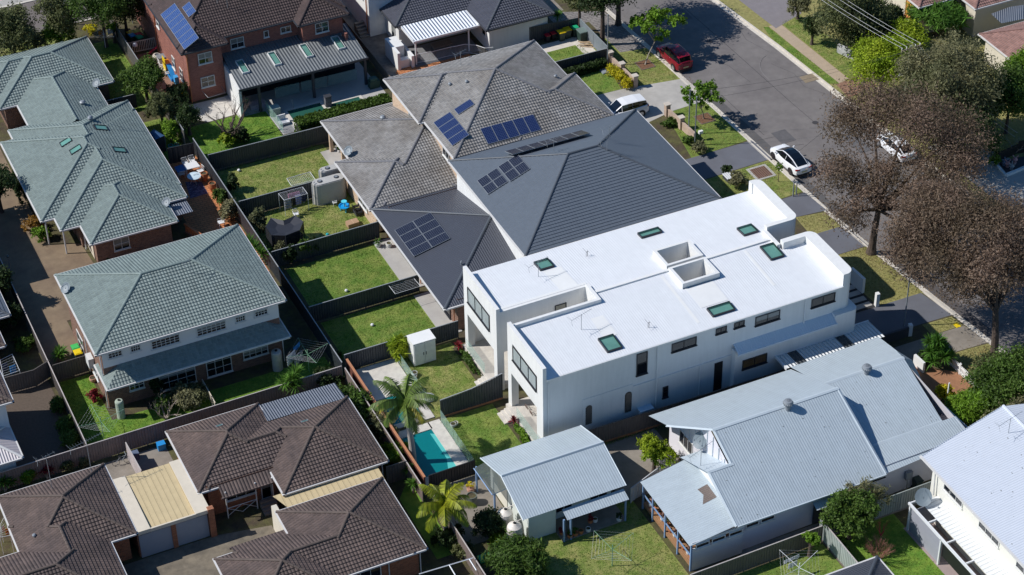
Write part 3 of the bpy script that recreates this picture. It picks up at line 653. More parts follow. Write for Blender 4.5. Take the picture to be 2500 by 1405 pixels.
window(H, 'W', 53.37, 129, 132, .2, 2.3, 3, 1, M_FR_D); window(H, 'W', 53.37, 136, 140, .2, 2.3, 4, 1, M_FR_D)
pipe(H, [(53.1, 127.6, 2.9), (53.1, 127.6, 0)], .05, M_TERRAPOT); pipe(H, [(53.1, 134.6, 2.9), (53.1, 134.6, 0)], .05, M_TERRAPOT); pipe(H, [(53.1, 141.9, 2.9), (53.1, 141.9, 0)], .05, M_TERRAPOT)
# 9. red brick two-storey house with solar and skillion extension
t = 30
pc = [Piece(44.35, 61.2, 171.1, 188, 5.7, t), Piece(44.36, 48.85, 169.9, 180, 5.7, t), Piece(55.9, 61.0, 169.8, 182, 5.7, t)]
H, ro = house('brick_house', 'two storey red brick house with dark brown tiles and blue solar array', 'house', pc, M_DKBROWN_TILE, M_DKBROWN_CAP, M_BRICK_R, M_GUT_D)
for x0, x1 in ((45.98, 47.35),): window(H, 'S', 170.37, x0, x1, 3.85, 5.0, 2, 2); window(H, 'S', 170.37, x0, x1, 1.3, 2.4, 2, 2)
window(H, 'S', 171.57, 49.6, 50.95, 3.9, 5.0, 2, 2); window(H, 'S', 171.57, 52.95, 53.45, 4.3, 5.0, 1, 1); window(H, 'S', 171.57, 54.65, 55.7, 4.3, 4.95, 2, 1)
window(H, 'S', 170.27, 57.7, 59.05, 4.15, 5.25, 2, 2)
for y in (179.1, 175.0, 172.6): window(H, 'W', 44.83, y-.45, y+.45, 1.2 if y < 176 else 3.6, 2.5 if y < 176 else 4.8, 1, 2)
solar(H, pc, 44.75, 177.2, 'W', 7, 1, 1.0, 1.75); solar(H, pc, 46.55, 175.8, 'W', 2, 1, 1.0, .9)
antenna(H, 50.3, 173.6, plane_z(pc, 50.3, 173.6), 1.4, 2.0, .15, 6); antenna(H, 53.2, 174.4, plane_z(pc, 53.2, 174.4), .8, .4, .3, 2)
pipe(H, [(44.9, 170.3, 5.6), (44.9, 170.3, 0)], .06, M_TERRAPOT); pipe(H, [(44.8, 180.3, 5.6), (44.8, 180.3, 0)], .06, M_TERRAPOT)
mb = MB(); mb.tube([(46.0, 170.3, 1.0), (46.2, 169.2, .8)], .02, 4); mb.tube([(47.9, 170.3, 1.0), (47.9, 169.2, .9)], .02, 4); mb.tube([(46.2, 169.2, .8), (47.9, 169.2, .9)], .02, 4); part('wall_clothes_frame', mb, M_STEEL, H)
sk_ = lambda x, y: 3.15+(y-165.6)*.09
mb = MB()
mb.face([(48.3, 165.6, 3.15), (61.1, 165.6, 3.15), (61.3, 171.6, sk_(0, 171.6)), (48.6, 171.6, sk_(0, 171.6))]); ro2 = part('extension_roof', mb, M_SKILL, H)
mb = MB(); mb.obox((48.25, 165.55), (61.15, 165.55), .1, 2.95, 3.16); part('gutter', mb, M_GUT_D, ro2)
mb = MB(); mb.prism([(48.2, 165.7), (48.45, 165.7), (48.7, 171.5), (48.45, 171.5)], 0, 3.1); part('extension_side_wall', mb, M_WHITE, H)
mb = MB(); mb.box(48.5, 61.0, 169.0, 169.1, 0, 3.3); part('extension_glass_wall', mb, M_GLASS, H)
for x in (50.2, 55.6, 60.9): mb = MB(); mb.box(x-.12, x+.12, 165.8, 166.05, 0, 3.1); part('extension_post', mb, M_GUT_D, H)
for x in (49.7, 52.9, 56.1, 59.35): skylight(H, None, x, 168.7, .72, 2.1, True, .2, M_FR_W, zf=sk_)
mb = MB(); mb.box(60.2, 60.6, 169.2, 169.8, 3.3, 3.9); mb.tube([(60.3, 169.0, 3.3), (60.3, 169.0, 4.2)], .14, 8); part('flue', mb, M_BRICK_R, H)
# 10. white house with slate roof, top centre
pc = [Piece(65.8, 80.75, 170.0, 180, 2.9, 22), Piece(73.4, 80.7, 165.4, 176, 2.9, 22)]
pc[0].r = (65.8, 80.75, 170.0, 180)
H, ro = house('slate_roofed_house', 'white walled house with dark slate tiles at the top centre', 'house', pc, M_BLACK_TILE, M_BLACK_CAP, M_WHITE, M_GUT_D)
mb = MB(); mb.box(64.6, 68.4, 173.9, 186, 0, 6.4); part('upper_storey', mb, M_WHITE, H)
window(H, 'W', 64.57, 175.2, 176.6, 3.6, 5.2); window(H, 'W', 66.27, 171.4, 172.2, .4, 2.2, 1, 1); pipe(H, [(64.5, 174.3, 6.3), (64.5, 174.3, 0)], .06, M_TERRAPOT)
mb = MB()
for i in range(5): mb.box(63.6, 64.6, 175.3-.35*i, 175.65-.35*i, 0, 1.0-.2*i)
part('side_step', mb, M_CONC_D, H)
window(H, 'W', 73.87, 166.6, 167.5, 1.4, 2.3, 1, 1)
H2 = thing('patio_cover', 'white ribbed metal patio cover on posts attached to the slate roofed house', 'patio cover', (66.6, 166.9, 0))
mb = MB(); mb.face([(66.45, 166.9, 2.75), (73.2, 166.85, 2.75), (73.15, 170.1, 2.9), (66.4, 170.15, 2.9)]); ro = part('roof', mb, mat('white_ribbed_sheet', (222, 226, 232), .45, kind='corr', pitch=.33, depth=.05, var=.03), H2)
mb = MB(); mb.box(66.3, 73.3, 166.75, 166.9, 2.6, 2.8); mb.box(66.3, 66.42, 166.9, 170.2, 2.62, 2.88); mb.box(73.2, 73.3, 166.9, 170.2, 2.62, 2.88); part('fascia', mb, M_STEELW, ro)
for x in (66.6, 72.2): mb = MB(); mb.box(x-.06, x+.06, 166.95, 167.07, 0, 2.7); part('post', mb, M_STEELW, H2)
H3 = thing('masonry_barbecue', 'white rendered outdoor kitchen block beside the patio cover', 'outdoor kitchen', (65.2, 168, 0))
mb = MB(); mb.box(64.6, 65.8, 168.0, 170.0, 0, 1.9); mb.box(64.6, 64.9, 166.8, 168, 0, 1.9); mb.box(66.0, 66.3, 166.7, 170, 0, 1.3); mb.box(64.95, 65.9, 167.0, 167.6, 0, .9); part('rendered_block', mb, M_WHITE, H3)
# 11. white rendered duplex
H = thing('white_duplex', 'long white modern duplex with white roof, green skylights and two square light wells', 'house', (53, 111, 0))
S_ = .07; zr = lambda y: 7.35+S_*(y-110.8) if y < 118 else 7.35+S_*(125.2-y)
mb = MB()
def wallS(x0, x1, y0, y1, z1, z0=0): mb.box(x0, x1, y0, y1, z0, z1)
# right unit shell
wallS(53.3, 79.0, 110.8, 111.05, 7.28, 3.85); wallS(53.6, 79.0, 110.8, 111.05, 3.85); wallS(53.3, 60.9, 116.75, 117.0, 8.1, 3.85); wallS(53.0, 53.3, 110.8, 117.0, 8.4, 6.95)
wallS(53.0, 53.3, 110.8, 117.0, 5.45, 3.85); wallS(53.0, 53.3, 110.8, 111.8, 6.95, 5.45); wallS(53.0, 53.3, 116.1, 117.0, 6.95, 5.45)
wallS(53.0, 53.6, 116.4, 117.0, 3.85, 0); wallS(53.0, 53.6, 110.8, 111.9, 3.85, 0); wallS(56.2, 60.9, 116.75, 117.0, 3.85); wallS(56.2, 56.4, 111.05, 116.75, 3.85, .3)
# left unit shell
wallS(53.3, 60.9, 119.0, 119.25, 7.86, 3.85); wallS(53.0, 53.3, 119.0, 125.2, 8.2, 6.8); wallS(53.0, 53.3, 119.0, 125.2, 5.25, 3.85)
wallS(53.0, 53.3, 119.0, 120.2, 6.8, 5.25); wallS(53.0, 53.3, 124.4, 125.2, 6.8, 5.25); wallS(53.0, 53.6, 119.0, 119.6, 3.85, 0); wallS(53.0, 53.6, 124.6, 125.2, 3.85, 0)
wallS(53.6, 79.0, 124.95, 125.2, 7.25); wallS(56.2, 60.9, 119.0, 119.25, 3.85); wallS(56.2, 56.4, 119.25, 124.95, 3.85, .3)
wallS(60.65, 60.9, 117.0, 119.0, 8.1, 0)
wallS(53.3, 60.65, 111.05, 116.75, 4.0, 3.87); wallS(53.3, 60.65, 119.25, 124.95, 4.0, 3.87)
part('wall', mb, M_WHITE, H)
def rounded(x0, x1, y0, y1, r, n=6):
    P = [(x0, y0)]
    P += [(x1-r+r*math.sin(a*math.pi/2/n), y0+r-r*math.cos(a*math.pi/2/n)) for a in range(n+1)]
    P += [(x1-r+r*math.cos(a*math.pi/2/n), y1-r+r*math.sin(a*math.pi/2/n)) for a in range(n+1)]
    return P+[(x0, y1)]
mb = MB(); mb.prism(rounded(79.0, 80.0, 110.8, 117.0, .7), 0, 8.4, smooth=False); mb.prism(rounded(79.0, 79.9, 118.9, 125.2, .7), 0, 8.4)
mb.box(77.0, 79.0, 116.5, 117.0, 0, 8.4); mb.box(76.9, 79.0, 118.9, 119.3, 0, 8.4); mb.box(76.6, 76.9, 116.8, 119.1, 0, 8.1); mb.box(78.9, 79, 124.7, 125.2, 7.2, 8.4)
part('rounded_front', mb, M_WHITE, H)
mb = MB()   # roof sheets, pieces round the two wells
def sheet_r(x0, x1, y0, y1, nx=1): mb.face([(x0, y0, zr(y0)), (x1, y0, zr(y0)), (x1, y1, zr(y1 if y1 != 118 else 117.999)), (x0, y1, zr(y1 if y1 != 118 else 117.999))])
def sheet_l(x0, x1, y0, y1): mb.face([(x0, y0, 7.35+S_*(125.2-y0)), (x1, y0, 7.35+S_*(125.2-y0)), (x1, y1, 7.35+S_*(125.2-y1)), (x0, y1, 7.35+S_*(125.2-y1))])
sheet_r(53.3, 60.65, 110.72, 116.75); sheet_r(60.9, 67.4, 110.72, 118); sheet_r(60.65, 60.9, 110.72, 116.9); sheet_r(67.4, 70.7, 110.72, 115.5); sheet_r(70.7, 76.9, 110.72, 118); sheet_r(76.9, 79.0, 110.72, 116.5)
sheet_l(53.3, 60.9, 119.25, 125.25); sheet_l(60.9, 67.4, 118, 125.25); sheet_l(67.4, 70.7, 120.5, 125.25); sheet_l(70.7, 76.9, 118, 125.25); sheet_l(76.9, 79.0, 119.3, 125.25)
ro = part('roof', mb, M_WHITE_ROOF, H)
mb = MB(); mb.box(60.9, 67.4, 117.85, 118.12, 7.7, 7.97); mb.box(70.7, 76.6, 117.85, 118.12, 7.7, 7.97); mb.box(53.3, 60.9, 119.26, 119.5, 7.7, 7.88); mb.box(53.3, 79.0, 110.66, 110.78, 7.2, 7.33)
for xa, xb in ((59.3, 60.35), (67.6, 70.0)): mb.face([(xa, 113.0, zr(113.0)+.02), (xb, 113.0, zr(113)+.02), (xb, 115.4, zr(115.4)+.02), (xa, 115.4, zr(115.4)+.02)])
mb.face([(58.8, 119.5, zr(119.5)+.02), (60.3, 119.5, zr(119.5)+.02), (60.3, 122.6, zr(122.6)+.02), (58.8, 122.6, zr(122.6)+.02)])
mb.face([(66.5, 111.6, zr(111.6)+.025), (66.75, 111.6, zr(111.6)+.025), (66.75, 117.6, zr(117.6)+.025), (66.5, 117.6, zr(117.6)+.025)])
mb.face([(74.0, 113, zr(113)+.025), (74.25, 113, zr(113)+.025), (74.25, 117.6, zr(117.6)+.025), (74.0, 117.6, zr(117.6)+.025)])
part('flashing', mb, M_WHITE_TRIM, ro)
mb = MB()
for y0, y1 in ((118.2, 120.5), (115.6, 117.95)):     # light wells
    mb.box(67.4, 67.65, y0, y1, 2.5, 8.15); mb.box(70.45, 70.7, y0, y1, 2.5, 8.15); mb.box(67.65, 70.45, y0, y0+.22, 2.5, 8.15); mb.box(67.65, 70.45, y1-.2, y1, 2.5, 8.15)
    mb.box(67.65, 70.45, y0+.22, y1-.2, 2.5, 2.6)
part('light_well', mb, M_WHITE, H)
for a in ((60.85, 61.78, 4.9, 7.0, 1, 2), (63.85, 66.0, 6.1, 6.92, 2, 1), (67.68, 68.63, 6.48, 7.03, 2, 1), (69.28, 70.2, 6.5, 7.05, 2, 1), (71.17, 73.36, 6.08, 6.95, 2, 1), (76.2, 78.35, 6.1, 6.95, 2, 1), (63.2, 63.67, 1.8, 2.88, 1, 2)):
    window(H, 'S', 110.8, *a, M_FR_D)
mb = MB(); wbox(mb, 'S', 110.8, 67.73, 68.45, .6, 3.6, 0, .04); part('door', mb, M_BLACK, H)
for xa, xb, za, zb in ((56.55, 57.1, 1.6, 3.5), (59.9, 60.5, 1.53, 3.57)):   # arched windows
    xm, rr = (xa+xb)/2, (xb-xa)/2; P = [(xa, za), (xb, za)]+[(xm+rr*math.cos(i*math.pi/8), zb-rr+rr*math.sin(i*math.pi/8)) for i in range(9)]
    o = None
    for nm, sc, d, mt in (('arched_window', 1, .04, M_FR_D), ('pane', .82, .05, mat('pale_pane', (96, 92, 88), .3))):
        mb = MB(); cz = (za+zb)/2; Q = [(xm+(x-xm)*sc, cz+(z-cz)*(sc+.1*(sc < 1))) for x, z in P]
        mb.face([(x, 110.8-d, z) for x, z in Q])
        for i in range(len(Q)): a, b = Q[i], Q[(i+1) % len(Q)]; mb.face([(a[0], 110.8, a[1]), (b[0], 110.8, b[1]), (b[0], 110.8-d, b[1]), (a[0], 110.8-d, a[1])])
        o = part(nm, mb, mt, H if o is None else o)
window(H, 'W', 53.0, 120.25, 124.35, 5.28, 6.76, 3, 1, M_FR_D, M_CURT); window(H, 'W', 53.0, 111.85, 116.0, 5.5, 6.9, 3, 1, M_FR_D, M_CURT)
window(H, 'S', 119.0, 58.0, 59.0, 5.6, 6.9, 1, 1, M_FR_D, mat('grey_blind', (140, 138, 128), .6))
window(H, 'W', 56.2, 112.0, 116.2, .4, 2.9, 3, 1, M_FR_D); window(H, 'W', 56.2, 120.0, 124.2, .4, 2.9, 3, 1, M_FR_D)
mb = MB(); mb.face([(69.3, 109.95, 4.5), (78.2, 109.95, 4.5), (78.2, 110.8, 4.95), (69.3, 110.8, 4.95)]); mb.box(69.25, 78.25, 109.9, 109.97, 4.36, 4.5); part('side_awning', mb, mat('white_corrugated_awning', (205, 214, 222), .5, kind='corr', pitch=.2, depth=.01, var=.02), H)
mb = MB(); P = rounded(78.2, 80.35, 110.25, 111.4, .5); P = [(78.2, 110.25)]+[(79.85+.5*math.sin(a*math.pi/12), 110.75-.5*math.cos(a*math.pi/12)) for a in range(7)]+[(80.35, 117.0), (79.5, 117), (79.5, 110.79), (78.2, 110.79)]
mb.prism(P, 0, 5.0); mb.box(69.2, 78.2, 110.25, 110.79, 0, 4.6); part('ground_floor_wall', mb, M_WHITE, H)
window(H, 'S', 110.25, 69.9, 72.1, 2.6, 3.5, 2, 1, M_FR_D)
mb = MB(); mb.box(60.6, 69.2, 110.72, 110.79, 3.9, 3.98); mb.box(56.3, 60.6, 110.76, 110.79, 0.2, 4.2); part('wall_moulding', mb, M_WHITE, H)
for x, z0, z1 in ((62.6, .3, 7.2), (75.6, 4.8, 7.2), (53.4, .2, 7.0), (66.4, .2, 3.9)): pipe(H, [(x, 110.7, z1), (x, 110.7, z0)], .05, M_WHITE_TRIM)
zf = lambda x, y: zr(y)
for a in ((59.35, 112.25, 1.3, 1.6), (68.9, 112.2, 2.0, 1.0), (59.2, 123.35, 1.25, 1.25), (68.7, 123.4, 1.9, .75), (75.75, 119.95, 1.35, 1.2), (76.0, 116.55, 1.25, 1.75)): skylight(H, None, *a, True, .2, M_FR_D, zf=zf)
antenna(H, 58.1, 114.6, zr(114.6), 1.5, 2.0, .25, 9); antenna(H, 58.1, 122.1, zr(122.1), 1.5, 2.0, .25, 9); antenna(H, 62.9, 112.7, zr(112.7), .55, .2, 0, 2, M_GUT_D); antenna(H, 62.8, 122.9, zr(122.9), .5, .2, 0, 2, M_GUT_D)
# alfresco slabs, steps, glass balustrades
mb = MB(); mb.box(52.7, 56.2, 110.9, 116.9, 0, .5); mb.box(52.7, 56.2, 119.1, 125.1, 0, .5)
for i in range(3): mb.box(52.7-.3*(i+1), 52.7-.3*i, 119.4, 120.9, 0, .38-.13*i); mb.box(52.7-.3*(i+1), 52.7-.3*i, 115.2, 116.6, 0, .38-.13*i)
part('alfresco_slab', mb, M_TRAV, H)
for y0, y1 in ((121.0, 122.9), (122.95, 124.6), (111.2, 113.2), (113.25, 115.1)):
    mb = MB(); mb.box(52.78, 52.8, y0, y1, .5, 1.5); mb.cyl(52.79, y0+.3, .45, .7, .03, n=6); mb.cyl(52.79, y1-.3, .45, .7, .03, n=6); part('glass_balustrade', mb, M_POOLG, H)
# 12. pale blue corrugated weatherboard house
def gable(mb, x0, x1, y0, y1, z0, z1, ridge, m=0, th=.06):   # ridge along x at (yr, zr); eave heights z0 (south) z1 (north)
    yr, zr_ = ridge
    mb.face([(x0, y0, z0), (x1, y0, z0), (x1, yr, zr_), (x0, yr, zr_)], m); mb.face([(x0, yr, zr_), (x1, yr, zr_), (x1, y1, z1), (x0, y1, z1)], m)
H = thing('weatherboard_house', 'pale blue corrugated gabled house with two whirling roof vents and a rear verandah', 'house', (61, 95, 0))
mb = MB(); mb.face([(60.5, 94.75, 3.1), (73.0, 94.75, 3.1), (72.85, 101.6, 6.15), (62.35, 101.6, 6.15), (62.35, 98.9, 4.948), (60.5, 98.9, 4.948)]); mb.face([(62.35, 101.6, 6.15), (72.85, 101.6, 6.15), (72.85, 107.9, 3.3), (60.4, 107.9, 3.3), (60.4, 105.1, 4.55)][::1])
ro = part('roof', mb, M_WB_ROOF, H)
mb = MB(); mb.face([(72.75, 94.85, 2.98), (81.0, 95.4, 3.03), (80.9, 97.5, 3.5), (72.75, 97.5, 3.5)]); mb.face([(72.75, 97.5, 3.5), (79.7, 97.5, 3.5), (80.1, 103.6, 5.0), (72.75, 103.6, 5.0)])
mb.face([(72.86, 103.6, 5.0), (80.1, 103.6, 5.0), (80.5, 105.2, 4.45), (81.0, 108.2, 3.4), (72.86, 108.0, 3.42)]); mb.face([(80.0, 103.8, 4.9), (80.5, 105.2, 4.45), (81.6, 104.4, 3.6), (80.6, 100.6, 3.3)])
part('front_roof', mb, M_WB_ROOF, H)
mb = MB()
for a, b in (((62.25, 101.6, 6.17), (72.95, 101.6, 6.17)), ((72.9, 103.6, 5.02), (80.15, 103.6, 5.02)), ((62.35, 101.6, 6.17), (62.35, 98.9, 4.97)), ((60.5, 98.9, 4.97), (60.5, 94.75, 3.12)), ((62.5, 98.93, 4.97), (60.4, 98.93, 4.97)), ((72.85, 101.6, 6.17), (73.0, 94.75, 3.12)), ((60.4, 105.1, 4.57), (62.35, 101.6, 6.17)), ((73.0, 97.5, 3.52), (79.7, 97.5, 3.52))):
    a, b = Vector(a), Vector(b); d = (b-a); s = Vector((-d.y, d.x, 0)).normalized()*.16; mb.face([a-s-Vector((0, 0, .05)), b-s-Vector((0, 0, .05)), b+Vector((0, 0, .02)), a+Vector((0, 0, .02))]); mb.face([a+Vector((0, 0, .02)), b+Vector((0, 0, .02)), b+s-Vector((0, 0, .05)), a+s-Vector((0, 0, .05))])
part('ridge_capping', mb, M_WB_CAP, ro)
mb = MB()
mb.face([(61.0, 95.2, 0), (81, 95.6, 0), (81, 95.6, 3.2), (61.0, 95.2, 3.2)]); mb.face([(62.1, 107.6, 0), (62.1, 95.2, 0), (62.1, 95.2, 3.25), (62.1, 101.6, 6.1), (62.1, 107.6, 3.4)]); mb.face([(81.0, 95.6, 0), (80.4, 107.6, 0), (80.4, 107.6, 3.5), (80.0, 103.6, 4.9), (81, 95.6, 3.1)])
mb.face([(61.0, 95.2, 0), (62.1, 95.2, 0), (62.1, 95.2, 3.3), (61, 95.2, 3.2)]); mb.face([(72.8, 94.9, 2.9), (72.8, 107.8, 3.0), (72.8, 107.8, 3.35), (72.8, 101.6, 6.12), (72.8, 94.9, 3.08)])
part('wall', mb, mat('white_board_wall', (216, 214, 220), .75, var=.03), H)
for i in range(12): y = 96.9+.85*i; z1 = 6.1-abs(y-101.6)*.445; mb = MB(); mb.box(62.04, 62.1, y-.03, y+.03, 3.0, z1-.05); part('batten', mb, M_WB_CAP, H)
mb = MB(); mb.box(60.55, 73, 94.66, 94.76, 2.98, 3.1); part('gutter', mb, M_WB_CAP, H)
window(H, 'W', 62.1, 104.0, 106.0, 1.6, 2.9, 3, 1)
window(H, 'S', 95.2, 61.5, 62.6, 2.1, 2.75, 1, 1); window(H, 'S', 95.2, 62.75, 63.9, 2.1, 2.75, 1, 1); window(H, 'S', 95.3, 70.5, 71.2, 2.3, 2.8, 1, 1, M_FR_D); window(H, 'S', 95.3, 72.2, 73.3, 2.3, 2.8, 2, 1, M_FR_D)
mb = MB(); mb.face([(66.9, 94.3, 2.35), (69.1, 94.3, 2.35), (69.1, 95.2, 2.75), (66.9, 95.2, 2.75)]); part('door_hood', mb, M_WB_ROOF, H)
mb = MB(); mb.box(67.2, 68.1, 95.14, 95.2, 0.2, 2.2); part('door', mb, M_GUT_D, H)
mb = MB(); mb.box(75.2, 75.75, 95.15, 95.4, 1.2, 1.9); mb.tube([(75.4, 95.25, 1.2), (75.4, 95.25, 0)], .03, 5); part('meter_box', mb, M_STEEL, H)
# small gablet over the rear
mb = MB(); mb.face([(60.35, 98.9, 4.95), (62.4, 98.9, 4.95), (62.5, 102.75, 3.3), (60.3, 102.75, 3.3)]); part('rear_gablet_roof', mb, M_WB_CAP, H)
mb = MB(); mb.face([(61.0, 102.4, 0), (61.0, 95.2, 0), (61.0, 95.2, 3.25), (61.0, 98.9, 4.88), (61.0, 102.4, 3.4)]); mb.face([(61.0, 102.4, 0), (61.0, 102.4, 3.4), (62.1, 102.4, 3.4), (62.1, 102.4, 0)]); part('rear_gable_wall', mb, M_WHITE_TRIM, H)
# verandah
vz = lambda x: 2.65+(x-56.75)*.12
mb = MB(); mb.face([(56.75, 94.85, vz(56.75)), (61.0, 94.85, vz(61.0)), (61.0, 102.6, vz(61.0)), (56.75, 102.3, vz(56.75))]); vr = part('verandah_roof', mb, M_WB_ROOF, H)
mb = MB(); mb.face([(59.5, 97.9, vz(59.5)+.012), (60.7, 98.0, vz(60.7)+.012), (60.75, 99.5, vz(60.75)+.012), (59.9, 99.4, vz(59.9)+.012), (60.0, 98.7, vz(60)+.012)]); part('bare_roof_patch', mb, mat('rust_brown_sheet', (112, 100, 94), .6, kind='corr', pitch=.17, depth=.012, var=.1), vr)
mb = MB(); mb.box(57.0, 61.2, 95.0, 102.2, .3, .6); part('verandah_deck', mb, M_DECK, H)
for y in (95.0, 96.9, 98.8, 100.7, 102.2): mb = MB(); mb.box(56.92, 57.04, y-.06, y+.06, 0, 2.62); part('verandah_post', mb, M_BLUEPAINT, H)
mb = MB(); mb.box(56.95, 57.02, 95, 102.2, 1.4, 1.5); mb.box(56.95, 57.02, 95, 102.2, 2.5, 2.62)
for y in (96.9, 98.8, 100.7): mb.tube([(57, y, 2.1), (57, y+.5, 2.55)], .03, 4)
part('verandah_rail', mb, M_BLUEPAINT, H)
mb = MB(); mb.box(57.0, 61.2, 94.95, 95.05, 0, 2.1); mb.box(57.0, 61.2, 94.95, 95.02, 2.5, 2.75); part('verandah_side_wall', mb, M_BOARD, H)
for a in (57.3, 58.6, 60.0): window(H, 'S', 94.95, a, a+1.1, 2.1, 2.5, 1, 1)
dish(H, 61.8, 102.6, 4.2, .62, .3, face=(-.8, -.2, .5)); antenna(H, 60.6, 100.3, 4.1, 1.9, 2.4, .3, 9)
for x, y, z in ((68.4, 101.3, 6.1), (76.6, 103.3, 4.95)):
    mb = MB(); mb.cyl(x, y, z-.2, z+.25, .2, n=12); mb.lathe(x, y, [(.2, z+.25), (.34, z+.38), (.38, z+.55), (.3, z+.72), (0, z+.8)], 18)
    for i in range(18): a = i*math.pi/9; mb.tube([(x+.25*math.cos(a), y+.25*math.sin(a), z+.28), (x+.4*math.cos(a+.2), y+.4*math.sin(a+.2), z+.55), (x+.1*math.cos(a+.4), y+.1*math.sin(a+.4), z+.8)], .015, 3)
    part('whirling_vent', mb, M_STEEL, ro)
H = thing('carport', 'white ribbed carport roof with two dark strips, beside the white duplex', 'carport', (73, 109, 0))
Z = 2.75
mb = MB(); xs = [72.95, 73.9, 74.75, 78.3, 79.15, 81.85]
for i in range(5):
    a, b = xs[i], xs[i+1]; mb.face([(a, 108.5, Z+.15), (b, 108.5, Z+.15), (b+.05, 110.9, Z), (a+.05, 110.9, Z)], 1 if i in (1, 3) else 0)
part('roof', mb, [mat('white_deck_sheet', (212, 214, 214), .5, kind='corr', pitch=.3, depth=.05, var=.06), mat('dark_translucent_strip', (64, 68, 72), .35, kind='corr', pitch=.3, depth=.05, var=.1)], H)
mb = MB(); mb.box(72.85, 81.9, 110.9, 111.0, Z-.1, Z+.04); mb.box(72.85, 72.97, 108.5, 110.9, Z-.08, Z+.16); part('fascia', mb, M_STEELW, H)
for x in (73.0, 77.5, 81.7): mb = MB(); mb.box(x-.06, x+.06, 110.6, 110.72, 0, Z); part('post', mb, M_STEELW, H)
# 13. granny flat
H = thing('garden_studio', 'small pale blue corrugated gabled studio with a blue posted porch, on the back lawn', 'studio', (48, 103, 0))
mb = MB(); gable(mb, 47.3, 55.6, 102.3, 109.7, 2.8, 2.8, (106.0, 4.05)); ro = part('roof', mb, M_WB_ROOF, H)
mb = MB(); mb.tube([(47.3, 106.0, 4.03), (55.6, 106.0, 4.03)], .13, 6)
for x in (47.3, 55.6): mb.tube([(x, 102.3, 2.78), (x, 106, 4.02), (x, 109.7, 2.78)], .06, 4)
part('ridge_capping', mb, M_WB_CAP, ro)
mb = MB(); mb.box(47.9, 50.1, 102.75, 109.3, 0, 2.7); mb.box(50.1, 55.2, 103.9, 109.3, 0, 2.7)
mb.face([(47.9, 109.3, 2.7), (47.9, 102.75, 2.7), (47.9, 106, 3.95)]); mb.face([(55.2, 102.75, 2.7), (55.2, 109.3, 2.7), (55.2, 106, 3.95)]); part('wall', mb, mat('pale_mint_render', (206, 212, 206), .8, var=.04), H)
mb = MB(); mb.face([(50.4, 101.45, 2.2), (55.4, 101.45, 2.2), (55.4, 102.35, 2.5), (50.4, 102.35, 2.5)]); part('porch_roof', mb, M_WB_ROOF, H)
for x in (50.2, 50.75, 55.2): mb = MB(); mb.box(x-.06, x+.06, 101.55, 101.67, 0, 2.2); part('porch_post', mb, M_BLUEPAINT, H)
mb = MB(); mb.box(50.1, 55.3, 101.6, 103.9, 0, .12); part('porch_slab', mb, M_CONC_D, H)
window(H, 'S', 103.9, 50.6, 52.0, .7, 2.0, 2, 1); window(H, 'S', 103.9, 53.4, 54.9, .15, 2.1, 2, 1); mb = MB(); wbox(mb, 'W', 47.9, 106.3, 107.9, .1, 2.1, 0, .05); part('door', mb, M_BOARD_C, H)
H = thing('pergola', 'translucent grey sheet pergola on blue posts leaning on the garden studio', 'pergola', (46, 107, 0))
mb = MB(); mb.face([G(1156.9, 1143.9,2.5), G(1202.3, 1208.8,2.5), G(1236.1, 1194.5,2.6), G(1207.5, 1146.5,2.75), G(1182.9, 1129.6,2.6)]); part('roof_sheet', mb, M_GLASSROOF, H)
for s in (G(1164.7, 1201.0), G(1208.8, 1264.7)): mb = MB(); mb.box(s.x-.06, s.x+.06, s.y-.06, s.y+.06, 0, 2.5); part('post', mb, M_BLUEPAINT, H)
a, b = G(1156.9, 1143.9,2.47), G(1202.3, 1208.8,2.47); mb = MB(); mb.tube([a, b], .05, 4); c = G(1237.4, 1193.2,2.5); mb.tube([b, c], .05, 4); part('beam', mb, M_BLUEPAINT, H)
WT = thing('water_tank', 'cream ribbed water tank standing closest to the studio front corner', 'water tank', (0, 0, 0), group='cream tanks by the studio')
mb = MB(); mb.lathe(0, 0, [(.55, 0), (.58, .1), (.55, .2), (.58, .4), (.55, .6), (.58, .8), (.55, 1.0), (.58, 1.2), (.55, 1.4), (.57, 1.6), (.52, 1.85), (.15, 2.05), (0, 2.06)], 20); part('tank_body', mb, M_TANKW, WT)
mb = MB(); mb.cyl(.05, .05, 2.0, 2.12, .12, n=10); part('inlet_lid', mb, M_BLACK, WT)
mb = MB(); mb.tube([(.1, .1, 2.1), (.9, .1, 2.2)], .04, 6); part('inlet_pipe', mb, M_TANKW, WT)
WT.location = G(1256.9, 1329.6,0); dup(WT, G(1234.8, 1295.8,0), 0, 'cream ribbed water tank further back under the studio gable', 'cream tanks by the studio')
# 14. large white gabled building bottom right
H = thing('white_roofed_house', 'large two storey house with white lilac corrugated roof in the bottom right corner', 'house', (75.5, 82, 0))
zE = 5.6; ridge_x = 82.3
mb = MB(); mb.face([(74.65, 70, zE), (74.65, 93.0, zE), (82.3, 94.05, zE+1.0), (82.3, 70, zE+1.0)][::-1]); mb.face([(82.3, 70, zE+1.0), (90, 70, zE), (90, 93, zE), (82.3, 94.05, zE+1.0)]); ro = part('roof', mb, M_LILAC_ROOF, H)
mb = MB(); mb.tube([(82.3, 70, zE+1.0), (82.3, 94.1, zE+1.0)], .12, 6); mb.tube([(74.65, 93.0, zE), (82.3, 94.1, zE+1.0)], .05, 4); part('ridge_capping', mb, M_LILAC_ROOF, ro)
mb = MB(); mb.box(74.5, 74.65, 70, 93.1, zE-.14, zE-.0); part('gutter', mb, M_GUT_W, H)
mb = MB(); mb.box(75.3, 89, 70, 92.4, 0, zE-.05); part('wall', mb, mat('cream_white_wall', (226, 224, 214), .8, var=.03), H)
